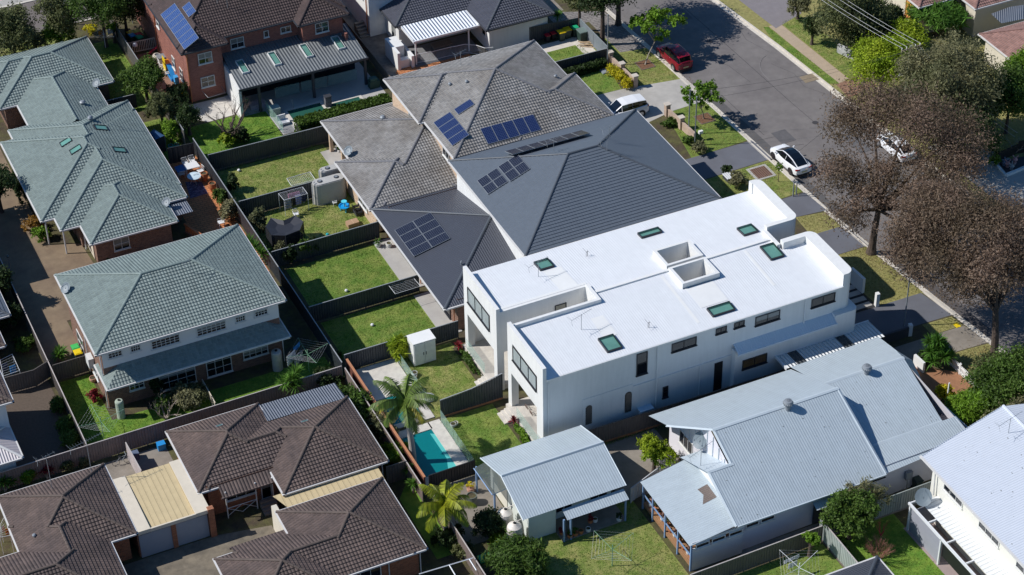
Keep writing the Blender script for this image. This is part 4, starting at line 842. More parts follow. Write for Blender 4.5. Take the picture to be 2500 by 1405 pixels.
for y0, y1 in ((88.6, 90.9), (84.2, 86.6), (79.6, 82.2), (76, 78)): window(H, 'W', 75.3, y0, y1, 3.9, 4.9, 3, 1)
pipe(H, [(75.1, 91.9, zE), (75.1, 91.7, 2.7)], .05); antenna(H, 81.0, 91.6, zE+.85, 1.4, 2.4, .2, 8)
H2 = thing('patio_shelter', 'white steel patio frame with ribbed roof and hanging grey screens beside the white roofed house', 'patio', (73.5, 84, 0))
mb = MB(); mb.face([(73.95, 70, 2.55), (75.3, 70, 2.7), (75.3, 91.5, 2.7), (73.95, 91.7, 2.55)][::1]); part('roof', mb, mat('white_slatted_roof', (222, 224, 224), .5, kind='rib', pitch=.36, depth=.05, var=.03), H2)
mb = MB(); mb.box(73.1, 73.25, 70, 91.95, 2.4, 2.58); 
for y in (91.88, 89.6, 87.3, 85.0, 82.7): mb.box(73.25, 74.0, y-.05, y+.05, 2.42, 2.56)
part('beam', mb, M_STEELW, H2)
for y in (91.7, 87.8, 84.0, 80): mb = MB(); mb.box(73.1, 73.24, y-.07, y+.07, 0, 2.45); part('post', mb, M_STEELW, H2)
for y0, y1, xx in ((87.9, 91.55, 73.2),): mb = MB(); mb.box(xx, xx+.03, y0, y1, .05, 2.35); part('grey_screen', mb, mat('grey_screen_mesh', (150, 152, 162), .8, var=.05), H2)
mb = MB(); mb.box(73.3, 75.2, 91.3, 91.34, .3, 2.3); part('grey_screen', mb, mat('grey_screen_mesh', (150, 152, 162)), H2)
mb = MB(); mb.box(73.3, 73.34, 84.2, 87.7, .9, 2.2); part('dark_screen', mb, M_BLACK, H2)
dish(H2, 73.9, 91.3, 2.75, .62, .55, face=(-.4, -.5, .65)); 
# 15. small grey hipped roof at the bottom, and lean-to at the bottom middle
pc = [Piece(60.5, 68.05, 82, 88.2, 2.6, 24)]
H, ro = house('garden_shed', 'small building with dark grey corrugated hip roof at the bottom edge, below the pale fence', 'shed', pc, M_CHAR_METAL, M_CHAR_CAP, M_WHITE, M_GUT_W, tile=False, capseg=20)
a = G(1023.2, 1401.7,2.4); 
pc = [Piece(37.6, 41.0, 93.5, 99.2, 2.5, 23)]
H, ro = house('garden_shed', 'brown tiled shed roof at the bottom edge beside the white slatted carport frame', 'shed', pc, M_BROWN_TILE, M_BROWN_CAP, M_BRICK_O, M_GUT_W)
H = thing('lattice_shelter', 'white frame with brown slatted panels at the bottom edge by the narrow fence', 'pergola', (41, 101, 0))
mb = MB()
for p, q_ in ((G(1023.2, 1401.7,2), G(1154.8, 1362.4,2)), (G(1096.7, 1379.5,2), G(1112.0, 1405.1,2)), (G(1146.2, 1365.8,2), G(1163.3, 1393.1,2))): mb.tube([p, q_], .05, 4)
part('frame_rail', mb, M_STEELW, H)
# 16. houses at the left edge
t = 22
pc = [Piece(12, 20.35, 142.3, 151, 2.7, t)]
H, ro = house('neighbour_house', 'dark grey roofed house corner at the left edge below the shaded driveway trees', 'house', pc, M_CHAR_TILE, M_CHAR_CAP, M_BRICK_P, M_GUT_W, inset=.9)
pc = [Piece(10, 19.0, 138.7, 142.29, 2.6, t)]
H, ro = house('neighbour_house', 'brown roofed porch at the left edge above the framed washing rack', 'house', pc, M_BROWN_TILE, M_BROWN_CAP, M_BRICK_P, M_GUT_W)
pc = [Piece(4, 17.3, 128.3, 134.6, 5.4, t)]
H, ro = house('neighbour_house', 'two storey grey brown tiled roof corner at the left edge above a white wall', 'house', pc, M_BROWN_TILE, M_BROWN_CAP, M_WHITE, M_GUT_W)
pc = [Piece(8, 16.75, 125.05, 129.2, 2.6, 24)]
H, ro = house('neighbour_house', 'white corrugated hip roof at the left edge just above the long pinkish fence', 'house', pc, mat('lilac_white_corrugated', (196, 188, 190), .5, kind='corr', pitch=.2, depth=.02, var=.06), M_GUT_W, M_WHITE, M_GUT_W, tile=False, capseg=20)
# 17. top right houses
t = 25
pc = [Piece(112.3, 125, 149.4, 160, 3.6, t)]
H, ro = house('cottage', 'cream cottage with weathered red tiles and an orange blind at the top right', 'house', pc, M_RED_TILE, M_RED_CAP, M_CREAMWALL, M_GUT_W)
window(H, 'W', 112.77, 150.2, 152.2, 1.2, 3.0, 2, 1, M_TERRAPOT, mat('orange_blind', (206, 156, 74), .6, var=.1))
pc = [Piece(117.1, 132, 146.9, 149.38, 3.5, t, 'hhhg'), Piece(125.2, 134, 146.9, 160, 3.5, t)]
pc = [Piece(117.2, 131, 146.9, 149.3, 3.5, t)]
pc = [Piece(125.5, 136, 147.0, 160, 3.6, t)]
pc = [Piece(117.2, 124.9, 147.0, 149.35, 3.4, t)]
H, ro = house('cottage', 'weathered red tiled roof at the top right edge with grey patio sheet', 'house', pc, M_RED_TILE, M_RED_CAP, M_CREAMWALL, M_GUT_W, inset=.3)
mb = MB(); mb.face([G(2419.1, 34.2,2.7), G(2444.8, 57.4,2.7), G(2500.0, 46.4,2.7), G(2500.0, 12.2,2.9), G(2465.5, 17.1,2.9)]); part('patio_sheet', mb, M_ZINC, H)
pc = [Piece(115.4, 127, 133, 143.7, 2.8, t)]
H, ro = house('cottage', 'weathered red tiled hip roof behind the big grey green tree at the right edge', 'house', pc, M_RED_TILE, M_RED_CAP, M_CREAMWALL, M_GUT_W)

T = thing('front_porch', 'dark sheeted porch roof with red brown gutter beside the gabled pale blue house', 'porch', (82, 98, 0))
mb = MB(); mb.face([G(2288.1, 1029.9,2.9), G(2307.4, 994.6,2.7), G(2370.4, 1052.3,2.6), G(2358.6, 1058.7,2.8)][::-1]); part('porch_roof', mb, mat('dark_grey_slats', (104, 100, 104), .7, kind='rib', pitch=.25, depth=.02, var=.15), T)
mb = MB(); mb.tube([G(2293.5, 1028.2,2.95), G(2357.6, 1057.6,2.85)], .09, 6); part('gutter', mb, mat('red_brown_gutter', (150, 76, 58), .6), T)
mb = MB(); mb.tube([G(2307.4, 993.6,2.75), G(2370.4, 1051.7,2.65)], .05, 5); part('edge_trim', mb, M_STEELW, T)
for s_ in (G(2309.5, 995.7,0), G(2365.0, 1049.5,0)):
    mb = MB(); mb.box(s_.x-.05, s_.x+.05, s_.y-.05, s_.y+.05, 0, 2.5); part('post', mb, M_STEELW, T)
H, ro = house('neighbour_house', 'tall two storey house just outside the left edge, shading the driveway', [Piece(6, 19.8, 151.6, 163, 5.4, 22)] and 'house', [Piece(6, 19.8, 151.6, 163, 5.4, 22)], M_BROWN_TILE, M_BROWN_CAP, M_BRICK_P, M_GUT_W)
# ---------------- ground, road, paving ----------------
mb = MB(); mb.box(-400, 700, -300, 900, -3, -.16); struct('ground', mb, M_GRASS3)
KN = [(84.3, 230), (86.5, 200), (88.2, 158), (88.7, 141.6), (89.1, 128), (89.6, 121.5), (90.4, 114), (91.2, 107), (92.6, 90), (94.5, 50)]
KF = [(94.5, 200), (96.6, 180), (98.7, 165), (99.7, 154.4), (100.4, 143.1), (101.4, 130), (103, 110), (105, 90), (108, 50)]
mb = MB(); mb.prism([(-60, 50)]+KN[::-1]+[(-60, 230)], -.4, 0, bottom=False); struct('land', mb, M_EARTH)
mb = MB(); mb.prism(KF+[(190, 50), (190, 230), (92, 230)], -.4, 0, bottom=False); struct('land', mb, M_GRASS3)
mb = MB(); mb.face([(x-.3, y, -.13) for x, y in KN[::-1]][:0]+[(80, 50, -.13), (112, 50, -.13), (112, 230, -.13), (80, 230, -.13)]); struct('road', mb, M_ASPH)
def strip(name, line, off, wd, z, m, h=None):
    mb = MB()
    for a, b in zip(line, line[1:]):
        P = [(a[0]+off, a[1], z), (a[0]+off+wd, a[1], z), (b[0]+off+wd, b[1], z), (b[0]+off, b[1], z)]
        if a[1] > b[1]: P = P[::-1]
        mb.face(P)
        if h: 
            Q = [(a[0]+off, a[1], h), (b[0]+off, b[1], h), (b[0]+off, b[1], z), (a[0]+off, a[1], z)]; mb.face(Q)
            Q = [(a[0]+off+wd, a[1], h), (b[0]+off+wd, b[1], h), (b[0]+off+wd, b[1], z), (a[0]+off+wd, a[1], z)]; mb.face(Q)
    return struct(name, mb, m)
strip('kerb', KN, -.16, .18, .012, M_KERB, -.14); strip('gutter_channel', KN, .03, .42, -.122, M_KERB)
strip('kerb', KF, -.02, .18, .012, M_KERB, -.14); strip('gutter_channel', KF, -.43, .4, -.122, M_KERB)
SC = [0]
def sheet(name, pts, m, z=.006):
    mb = MB(); P = [(p[0], p[1]) for p in pts]; P = ccw(P)
    tt = tess(P); SC[0] += 1; z += SC[0]*.0002
    for tri in tt: mb.face([(a[0], a[1], z) for a in tri])
    return struct(name, mb, m)
def tess(P):
    from mathutils.geometry import tessellate_polygon
    return [[P[i] for i in t][::1] if ((P[t[1]][0]-P[t[0]][0])*(P[t[2]][1]-P[t[0]][1])-(P[t[1]][1]-P[t[0]][1])*(P[t[2]][0]-P[t[0]][0])) > 0 else [P[i] for i in t][::-1] for t in tessellate_polygon([[Vector((x, y, 0)) for x, y in P]])]
def rect(x0, x1, y0, y1): return [(x0, y0), (x1, y0), (x1, y1), (x0, y1)]
# darker trench patch along the near kerb and seams
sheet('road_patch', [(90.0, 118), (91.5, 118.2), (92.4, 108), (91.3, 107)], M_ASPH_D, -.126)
sheet('road_patch', [(88.8, 152), (89.8, 152), (90.4, 126), (89.4, 126)], mat('road_seam', (92, 90, 90), .95), -.126)
# verge and street side
sheet('verge_grass', [(83.5, 166)]+[(88.0, 160), (88.2, 153.2), (84.2, 154.0), (83.0, 158.7)], M_GRASS2)
sheet('verge_grass', [(84.0, 148.6), (88.4, 148.9), (88.6, 141.3), (82.6, 141.0)], M_GRASS)
sheet('verge_grass', [(81.5, 137.4), (88.6, 137.6), (88.9, 132), (80, 131.6)], M_GRASS2)
sheet('verge_grass', [(86.2, 128.9), (89.0, 128.4), (89.3, 126.0), (86, 126)], M_GRASS3)
sheet('verge_grass', [(81.6, 122.6), (89.4, 122.5), (90.3, 114.9), (85.8, 115.1), (85.5, 118.9), (81, 119)], M_GRASS3)
sheet('verge_grass', [(87.6, 111.4), (90.4, 111.2), (90.5, 109.9), (87.6, 109.9)], M_GRASS3)
sheet('verge_grass', [(87.4, 107.2), (91, 107), (92.8, 96), (87, 96)], M_GRASS3)
sheet('garden_bed', [(79, 131.5), (86.5, 131.5), (86.5, 128.9), (82, 128.9), (82, 137.3), (78.5, 137.3)], M_EARTH, .01)
sheet('driveway', [(76, 154.4), (82.5, 154.2), (88.2, 153.3), (88.5, 148.9), (84.8, 148.7), (76, 146.5)], M_CONC)
sheet('driveway', [(77.5, 141.0), (88.9, 141.1), (89.0, 137.7), (77.5, 137.4)], M_ASPH_B)
sheet('driveway', [(78, 131.7), (88.9, 131.8), (89.2, 128.6), (86.2, 128.9), (84, 127.5), (80.2, 128)], M_ASPH_B, .014)
sheet('driveway', [(80, 126), (89.4, 126), (89.6, 122.6), (80, 122.6)], M_ASPH_B)
sheet('driveway', [(80, 115.1), (89.9, 115.0), (90.6, 111.4), (87.5, 111.5), (80, 111.3)], M_ASPH_B)
sheet('driveway', [(76, 110), (87.6, 109.85), (90.6, 109.8), (91.2, 107.1), (84, 107.5), (76, 108)], M_CONC_D)
sheet('driveway', [(82, 170.5), (87.5, 168), (88.0, 159.8), (85.3, 160.2), (85.2, 166.8), (82, 167)], M_PAVER)
sheet('driveway', [(76, 178), (84, 178), (84, 170), (76, 170)], M_CONC_D)
for a in (KN,):
    for y0, y1 in ((148.9, 153.3), (137.7, 141.1), (122.6, 126), (111.4, 115)):
        mb = MB(); f = lambda y: np.interp(-y, [-p[1] for p in a], [p[0] for p in a]); mb.face([(f(y0)-.25, y0, .02), (f(y0)+.35, y0, -.10), (f(y1)+.35, y1, -.10), (f(y1)-.25, y1, .02)]); struct('driveway_crossover', mb, M_KERB)
# far side
sheet('footpath', [G(1877.1, 64.9), G(1904.4, 58.1), G(2071.9, 193.1), G(2046.2, 205.0)], mat('sandy_footpath', (172, 154, 132), .9, var=.1))
sheet('driveway', [G(1860.0, 44.4), G(1894.2, 70.0), G(1955.7, 34.2), G(1962.5, 0.0), (112, 175), (100, 175)], mat('grey_lilac_drive', (128, 122, 124), .9, var=.08), .012)
sheet('driveway', [G(2041.1, 206.7), G(2109.4, 181.1), G(2140.2, 208.4), G(2071.9, 239.2)], M_BRICKPAVE, .012)
sheet('verge_grass', [G(1863.4, 66.6), G(1875.4, 66.6), G(2049.6, 205.0), G(2024.0, 205.0), G(1880.5, 92.3)], M_GRASS, .016)
sheet('verge_grass', [G(1906.1, 56.4), G(1952.3, 37.6), G(2112.9, 160.6), G(2109.4, 179.4), G(2073.6, 193.1)], M_GRASS2, .01)
sheet('driveway', [G(2365.7, 375.9), G(2393.1, 355.4), G(2500.0, 403.2), (118, 122), (118, 108), (104.2, 108), (103.2, 126), (104.8, 130)], M_CONC, .008)
sheet('footpath', [(102.6, 133), (104, 133), (106, 104), (104.6, 104)], M_CONC, .014)
# brick house side and courtyard
sheet('paving', [(45.2, 166.4), (50.6, 166.6), (50.9, 169.9), (44, 170), (43.5, 168)], M_TRAV)
sheet('paving', rect(48, 61.8, 165.8, 170), M_TILEG, .008); sheet('pool_surround', [(50.7, 161.2), (62.0, 161.2), (62, 165.9), (50.6, 165.9)], M_TILEG, .01)
sheet('lawn', rect(42.6, 50.6, 158.8, 166.3), M_GRASS4)
sheet('lawn', rect(36.4, 41.7, 171, 185), M_GRASS); sheet('paving', rect(42, 44.4, 170, 181), M_BRICKPAVE, .008)
for nm, R_ in (('a', (52.4, 55.7, 162.2, 164.8)), ('b', (56.3, 59.4, 162.2, 164.1))):
    mb = MB(); x0, x1, y0, y1 = R_; mb.face([(x0, y0, .03), (x1, y0, .03), (x1, y1, .03), (x0, y1, .03)]); struct('pool_water', mb, M_WATERG)
    mb = MB(); 
    for a in ((x0-.3, x1+.3, y1, y1+.3), (x0-.3, x0, y0, y1), (x1, x1+.3, y0, y1)): mb.box(*a, 0, .07)
    struct('pool_coping', mb, M_TRAV)
# rear yards
sheet('lawn', rect(42.6, 53.4, 150.5, 158.1), M_GRASS2); sheet('lawn', rect(42.6, 52.6, 142.3, 150.3), M_GRASS2)
sheet('lawn', rect(43.6, 52.0, 133.8, 141.6), M_GRASS); sheet('lawn', rect(43.6, 52.3, 126.8, 133.4), M_GRASS)
mb = MB(); mb.box(51.7, 53.5, 134.2, 141.8, 0, .08); mb.box(51.9, 53.6, 127.2, 133.3, 0, .08); struct('patio_slab', mb, M_TILEG)
mb = MB(); mb.box(52.7, 54.4, 143, 156.9, 0, .08); struct('patio_slab', mb, M_CONC)
sheet('lawn', rect(47.3, 52.2, 118.3, 126.4), M_GRASS2); sheet('lawn', rect(47.6, 52.0, 110.3, 117.9), M_GRASS)
mb = MB(); mb.box(43.4, 47.3, 122.2, 126.4, 0, .09); mb.box(46.6, 47.3, 118.4, 122.2, 0, .09); mb.box(46.5, 47.5, 111.3, 118, 0, .09); mb.box(43.5, 46.5, 111.3, 112.3, 0, .09); mb.box(43.4, 46.6, 117.2, 118, 0, .09); mb.box(43.4, 46.6, 118.4, 118.9, 0, .09)
struct('pool_surround', mb, M_TRAV)
for y0, y1 in ((112.3, 117.2), (118.9, 122.2)):
    mb = MB(); mb.face([(43.75, y0, .0), (46.5, y0, .0), (46.5, y1, .0), (43.75, y1, .0)])
    o = struct('pool_water', mb, M_WATER); o.location.z = .02
    mb = MB(); mb.face([(45.9, y0+.0, .026), (46.5, y0+.0, .026), (46.5, y1, .026), (45.9, y1, .026)] if y0 > 115 else [(45.75, 112.3, .026), (46.5, 112.3, .026), (46.5, 116.6, .026), (46.2, 116.8, .026), (46.2, 113.6, .026)]); struct('pool_ledge', mb, mat('shallow_pool_ledge', (92, 188, 184), .1, var=.03))
sheet('garden_bed', rect(52.0, 52.7, 120.9, 125.6), M_EARTH, .012); sheet('garden_bed', rect(52.0, 52.7, 110.9, 115.1), M_EARTH, .012)
# courtyard of the green villa
sheet('paving', rect(38.2, 42.3, 142, 161.5), M_TERRA); sheet('lawn', rect(38.4, 41.8, 161.8, 169), M_GRASS)
# townhouse yards
sheet('lawn', rect(22.0, 24.6, 126, 135.5), M_GRASS4); sheet('lawn', rect(24.6, 42.3, 125.6, 129.2), M_GRASS4, .01)
sheet('driveway', [(21.8, 151), (21.8, 136), (25, 136), (24.9, 143), (40, 143.5), (36, 148), (29.2, 149), (29, 153), (26.4, 154), (26.5, 173), (21, 190), (18, 190)], M_DRIVE_B, .008)
mb = MB(); mb.box(22, 30, 170, 190, 0, .004); 
sheet('paving', rect(13, 21.4, 125.3, 137), mat('dark_brown_gravel', (92, 80, 70), .95, var=.2, ns=6), .008)
# brown villas
sheet('driveway', [(20, 113.4), (27.6, 113.4), (31.7, 112.6), (31.7, 108.4), (27.4, 109.3), (26.0, 108.5), (26.0, 96), (20, 96)], mat('mottled_concrete_drive', (128, 118, 102), .9, var=.2, ns=2, rgb2=(108, 100, 88)), .008)
sheet('paving', rect(21.9, 27.4, 119.6, 124.6), M_CONC_D, .008); sheet('lawn', [(41.2, 104), (42.8, 104), (42.8, 113), (41.2, 111)], M_GRASS4, .01)
# south yards
sheet('lawn', rect(46, 56.7, 93.4, 103.9), M_GRASS2); sheet('driveway', rect(56.0, 62, 103.4, 109.7), M_CONC_D, .008); sheet('paving', rect(43.4, 47.8, 104.2, 111), M_CONC_D, .008)
sheet('lawn', rect(56, 66.9, 86, 93.2), M_GRASS, .008); sheet('lawn', rect(67.1, 73.2, 80, 93.6), M_GRASS4, .008); sheet('paving', rect(73, 75.5, 76, 92), mat('mauve_patio', (158, 142, 138), .9, var=.05), .012)
sheet('paving', rect(61, 80, 93.6, 95.2), M_CONC_D, .01)
sheet('front_garden', [(81, 107), (84.2, 107.3), (87, 104.8), (88, 98), (81.5, 98)], M_REDEARTH, .012)
sheet('lawn', rect(76.5, 83.4, 156.6, 158.4), M_EARTH, .01)
sheet('lawn', [(75.3, 154.5), (82.3, 154.2), (82.9, 158.3), (75, 158.3)], M_GRASS, .014)
sheet('lawn', rect(77.2, 82.6, 159.4, 163.4), M_GRASS, .01); sheet('paving', rect(77.0, 83.3, 163.4, 164.9), M_KERB, .012); sheet('paving', rect(82, 83.3, 160.2, 163.4), M_KERB, .012)
sheet('paving', rect(62.9, 68.4, 157.6, 190), mat('stencilled_concrete', (128, 122, 114), .9, var=.22, ns=2.4, rgb2=(104, 98, 92)), .008)
sheet('paving', [(64.3, 158), (72, 158.6), (72, 166.6), (65, 167.6), (64.2, 166.5)], M_TERRA, .014); sheet('patio_floor', rect(66.4, 73.3, 166.6, 170.2), mat('grey_patio_floor', (116, 116, 118), .9), .02)
mb = MB()
for i in range(4): mb.box(80.3, 85.4, 115.35+.85*i, 115.35+.85*i+.55, 0, .05)
struct('stepping_slabs', mb, M_CONC)
sheet('garden_bed', rect(80.1, 85.5, 115.1, 118.8), mat('black_pebbles', (44, 44, 46), .9, var=.2, ns=9), .012)
# north street (top left)
sheet('road', [(-40, 189.9), (43, 189.8), (60, 189.8), (60, 196), (43, 196), (-40, 196)], mat('north_road', (112, 104, 100), .92, var=.08), .006)
sheet('verge_grass', [(20, 184.8), (38, 184.8), (38, 189.2), (20, 189.2)], M_GRASS2, .01)
mb = MB(); mb.box(-40, 60, 195.9, 196.2, 0, .1); mb.box(-40, 60, 189.6, 189.8, 0, .1); struct('kerb', mb, M_KERB); sheet('footpath', rect(-40, 60, 196.3, 198), M_CONC, .01); sheet('verge_dirt', rect(-40, 60, 198.1, 230), mat('leaf_litter', (136, 116, 92), .95, var=.25, ns=4), .008)
# mulch squares and framed beds
for s, m in (((1574.9, 158.9), M_MULCH), ((1720.1, 290.4), M_MULCH)):
    c = G(*s); sheet('tree_bed', rect(c.x-.7, c.x+.7, c.y-.7, c.y+.7), m, .02); mb = MB()
    for a in ((c.x-.75, c.x+.75, c.y-.78, c.y-.7), (c.x-.75, c.x+.75, c.y+.7, c.y+.78), (c.x-.78, c.x-.7, c.y-.7, c.y+.7), (c.x+.7, c.x+.78, c.y-.7, c.y+.7)): mb.box(*a, 0, .05)
    struct('tree_bed_edging', mb, M_TIMBER)
c = G(1858.5, 422.0); sheet('service_pit', rect(c.x-.75, c.x+.75, c.y-.8, c.y+.8), mat('brown_pit_cover', (112, 84, 72), .9, kind='corr', pitch=.2, var=.05), .03); mb = MB()
for a in ((c.x-1.0, c.x+1.0, c.y-1.02, c.y-.8), (c.x-1.0, c.x+1.0, c.y+.8, c.y+1.02), (c.x-1.0, c.x-.75, c.y-.8, c.y+.8), (c.x+.75, c.x+1.0, c.y-.8, c.y+.8)): mb.box(*a, 0, .04)
struct('pit_surround', mb, M_CONC)
# ---------------- fences and garden walls ----------------
def fence(label, p, q, h=1.8, m=None, cat='fence', group=None, bay=2.4, cap=None, h2=None, base=False, rib=.2, z0=0, name='sheet_fence'):
    p = Vector((p[0], p[1])); q = Vector((q[0], q[1])); L = (q-p).length; d = (q-p)/L; nn = Vector((-d.y, d.x)); m = m or M_FENCE_G; h2 = h2 or h
    T = thing(name, label, cat, (p.x, p.y, 0), group=group); k = max(1, round(L/bay)); P3 = lambda s, o, z: (p.x+d.x*s+nn.x*o, p.y+d.y*s+nn.y*o, z)
    H = lambda s: h+(h2-h)*(s/L)**2
    for i in range(k):
        s0, s1 = L*i/k+.03, L*(i+1)/k-.03; mb = MB(); n = max(2, int((s1-s0)/rib)); 
        prof = []
        for j in range(n):
            a = s0+(s1-s0)*j/n; b = (s1-s0)/n; prof += [(a, -.018), (a+b*.55, -.018), (a+b*.7, .018), (a+b*.85, .018)]
        prof.append((s1, -.018))
        for (a, oa), (b, ob) in zip(prof, prof[1:]): mb.face([P3(a, oa, z0+.06), P3(b, ob, z0+.06), P3(b, ob, H(b)-.03), P3(a, oa, H(a)-.03)])
        part('fence_panel', mb, m, T).location.z += random.uniform(-.012, .012)
    mb = MB()
    for i in range(k):
        a, b = L*i/k, L*(i+1)/k; c = [P3(a, -.035, H(a)-.04), P3(b, -.035, H(b)-.04), P3(b, .035, H(b)-.04), P3(a, .035, H(a)-.04)]; t = [Vector(x)+Vector((0, 0, .05)) for x in c]
        mb.face(t); [mb.face([c[u], c[(u+1) % 4], t[(u+1) % 4], t[u]]) for u in range(4)]
    part('top_rail', mb, cap or m, T)
    for i in range(k+1):
        s = min(max(L*i/k, .03), L-.03); mb = MB(); A = [P3(s-.03, -.03, 0)[:2], P3(s+.03, -.03, 0)[:2], P3(s+.03, .03, 0)[:2], P3(s-.03, .03, 0)[:2]]; mb.prism(A, 0, H(s)-.045); part('post', mb, m, T)
    if base: mb = MB(); mb.obox(p, q, .06, 0, .16); part('base_board', mb, M_TIMBER_O if base == 'o' else M_TIMBER, T)
    return T
LG = mat('fence_cap_light', (150, 154, 158), .5); LP = mat('fence_cap_pinkish', (186, 178, 174), .5)
fence('long grey fence between the terracotta courtyard and the bare tree lawn', (42.45, 142.2), (42.3, 161.8), 1.8, M_FENCE_G, cap=LG)
fence('grey fence beside the rotary clothesline lawn at the top left', (41.95, 163.4), (41.9, 187), 1.8, mat('grey_beige_fence', (124, 120, 116), .55), cap=LG)
fence('dark grey fence along the right side of the tiled roofed townhouse', (42.6, 125.8), (42.45, 142.1), 1.8, M_FENCE_G, cap=LG)
fence('dark fence between the bare tree lawn and the water tank lawn', (42.6, 158.4), (54.2, 158.2), 1.9, M_FENCE_G, cap=LG, base=True)
fence('dark fence between the hanging washing and the lawn with two tanks', (42.7, 150.4), (52.4, 150.4), 1.8, M_FENCE_G, cap=LG)
fence('dark fence between the netted trampoline yard and the lawn with white pots', (42.7, 142.15), (52.5, 142.2), 1.8, M_FENCE_G, cap=LG)
fence('dark fence carrying a folding clothes airer, between two bright lawns', (42.8, 133.65), (52.6, 133.7), 1.8, M_FENCE_G, cap=LG)
fence('dark fence behind the white garden shed', (43.1, 126.6), (53.0, 126.6), 1.8, M_FENCE_G, cap=LG)
fence('dark blue grey fence with a rising curved top between the two duplex lawns', (47.7, 118.15), (53.0, 118.1), 1.8, M_FENCE_G, cap=LG, h2=2.6, base='o')
fence('long brownish grey fence under the shaded side wall of the white duplex', (56.4, 110.0), (80.2, 109.5), 1.75, M_FENCE_B, base='o')
fence('long pinkish fence behind the brown villas, across the bottom left', (14.6, 125.05), (42.4, 125.4), 1.8, M_FENCE_P, cap=LP)
fence('brownish fence along the shaded side of the driveway', (21.65, 125.3), (21.8, 152), 1.7, M_FENCE_B, cap=LP)
fence('short dark timber fence beside the green and yellow bins', (21.9, 135.75), (24.7, 135.8), 1.7, M_FENCE_B)
fence('pinkish fence running down beside the two pools', (42.65, 109.9), (42.6, 125.2), 1.7, M_FENCE_P, cap=LP)
fence('narrow pinkish fence below the yellow green palm', (42.95, 97.5), (43.0, 108.6), 1.8, M_FENCE_P, cap=LP)
fence('brownish fence between the brown villa wall and the pool palm', (41.0, 112.9), (42.6, 112.9), 1.8, M_FENCE_B)
fence('beige grey fence along the bottom lawn beside the verandah', (55.9, 93.2), (66.9, 93.35), 1.7, M_FENCE_B, cap=LP)
fence('pale ribbed fence end on to the camera above the small grey roof', (66.95, 88.4), (67.0, 93.9), 1.9, M_FENCE_L, cap=LP, base=True)
fence('pale grey green fence behind the dense round tree at the bottom right', (71.3, 93.7), (76.4, 93.75), 1.8, M_FENCE_L)
fence('black fence panel closing the lower pool', (43.6, 110.95), (47.4, 111.0), 1.5, mat('black_fence', (44, 46, 50), .5))
fence('low timber fence beside the stencilled concrete path at the top', (62.8, 158.8), (62.85, 182), 1.2, M_TIMBER)
fence('dark fence behind the coloured bins', (78.2, 165.9), (83.3, 165.4), 1.7, M_FENCE_G)
fence('pale grey gate fence on the street side of the bin yard', (83.4, 159.3), (83.4, 165.2), 1.7, mat('pale_blue_fence', (134, 142, 148), .5))
fence('dark fence between the bin yard and the clipped hedge', (77.0, 159.15), (83.3, 159.15), 1.6, M_FENCE_G, cap=LG)
a, b = G(408.3, 362.9,1.8), G(471.5, 349.2,1.8); fence('dark slatted screen at the top of the terracotta courtyard', a, b, 1.8, mat('black_slats', (50, 52, 54), .6), rib=.4)
a, b = G(258.0, 246.7,1.6), G(330.8, 229.6,1.6); fence('grey cross fence below the round green tree in the long side yard', a, b, 1.6, M_FENCE_G, cap=LG)
a, b = G(10.0, 922.8,1.7), G(81.7, 903.7,1.7); fence('grey brown fence behind the shaded courtyard at the left edge', a, b, 1.7, M_FENCE_B)
a, b = G(81.7, 903.7,1.7), G(119.6, 879.8,1.7); fence('short angled grey fence piece in the shaded left courtyard', a, b, 1.7, M_FENCE_B)
a, b = G(493.1, 925.9,1.0), G(525.1, 983.7,1.0); fence('low pale divider behind the grey olive bush', a, b, 1.0, M_CREAM)
a, b = G(306.5, 1080.0,1.8), G(344.7, 1149.4,1.8); fence('cream divider fence between the two small concrete yards behind the garage', a, b, 1.8, mat('pale_pink_fence', (196, 186, 184), .6), cap=LP)
a, b = G(1540.0, 1192.8,1.5), G(1610.3, 1139.9,1.5); fence('white slatted fence between the studio and the verandah', a, b, 1.5, mat('white_painted_boards', (190, 192, 196), .7), rib=.3)
a, b = G(1611.3, 1118.4,1.6), G(1649.3, 1100.9,1.6); fence('white fence behind the small round orange tree', a, b, 1.4, mat('white_painted_boards', (190, 192, 196)))
def wall_thing(name, label, cat, p, q, th, h, m, cap=None, group=None):
    T = thing(name, label, cat, (p[0], p[1], 0), group=group); mb = MB(); mb.obox(p, q, th, 0, h); part('wall_body', mb, m, T)
    if cap: mb = MB(); mb.obox(p, q, th+.06, h+.003, h+.06, ext=.03); part('capping', mb, cap, T)
    return T
wall_thing('retaining_wall', 'tall orange timber retaining wall along the two pools', 'retaining wall', (43.25, 110.9), (43.2, 126.3), .12, 1.5, mat('dark_red_sleeper', (104, 62, 50), .8, var=.15), M_TIMBER_O)
wall_thing('street_wall', 'low dark wall across the duplex driveway with a white end post', 'wall', (80.6, 110.75), (85.8, 110.7), .2, .9, M_GUT_D)
wall_thing('street_wall', 'white rendered blade wall standing free at the duplex street front', 'wall', (85.6, 117.1), (85.5, 118.9), .25, 1.5, M_WHITE)
wall_thing('letterbox_pillar', 'white arched letterbox pillar beside the stepping slabs', 'letterbox', (85.65, 115.0), (85.7, 115.35), .3, 1.3, M_WHITE)
wall_thing('wall_post', 'white rendered end post of the dark street wall', 'wall', (85.9, 110.55), (86.0, 110.9), .3, 1.1, M_WHITE)
wall_thing('garden_wall', 'white rendered curved wall end beside the yucca', 'wall', G(2233.7, 865.4,1.0), G(2257.2, 886.8,1.0), .2, 1.0, M_WHITE_TRIM)
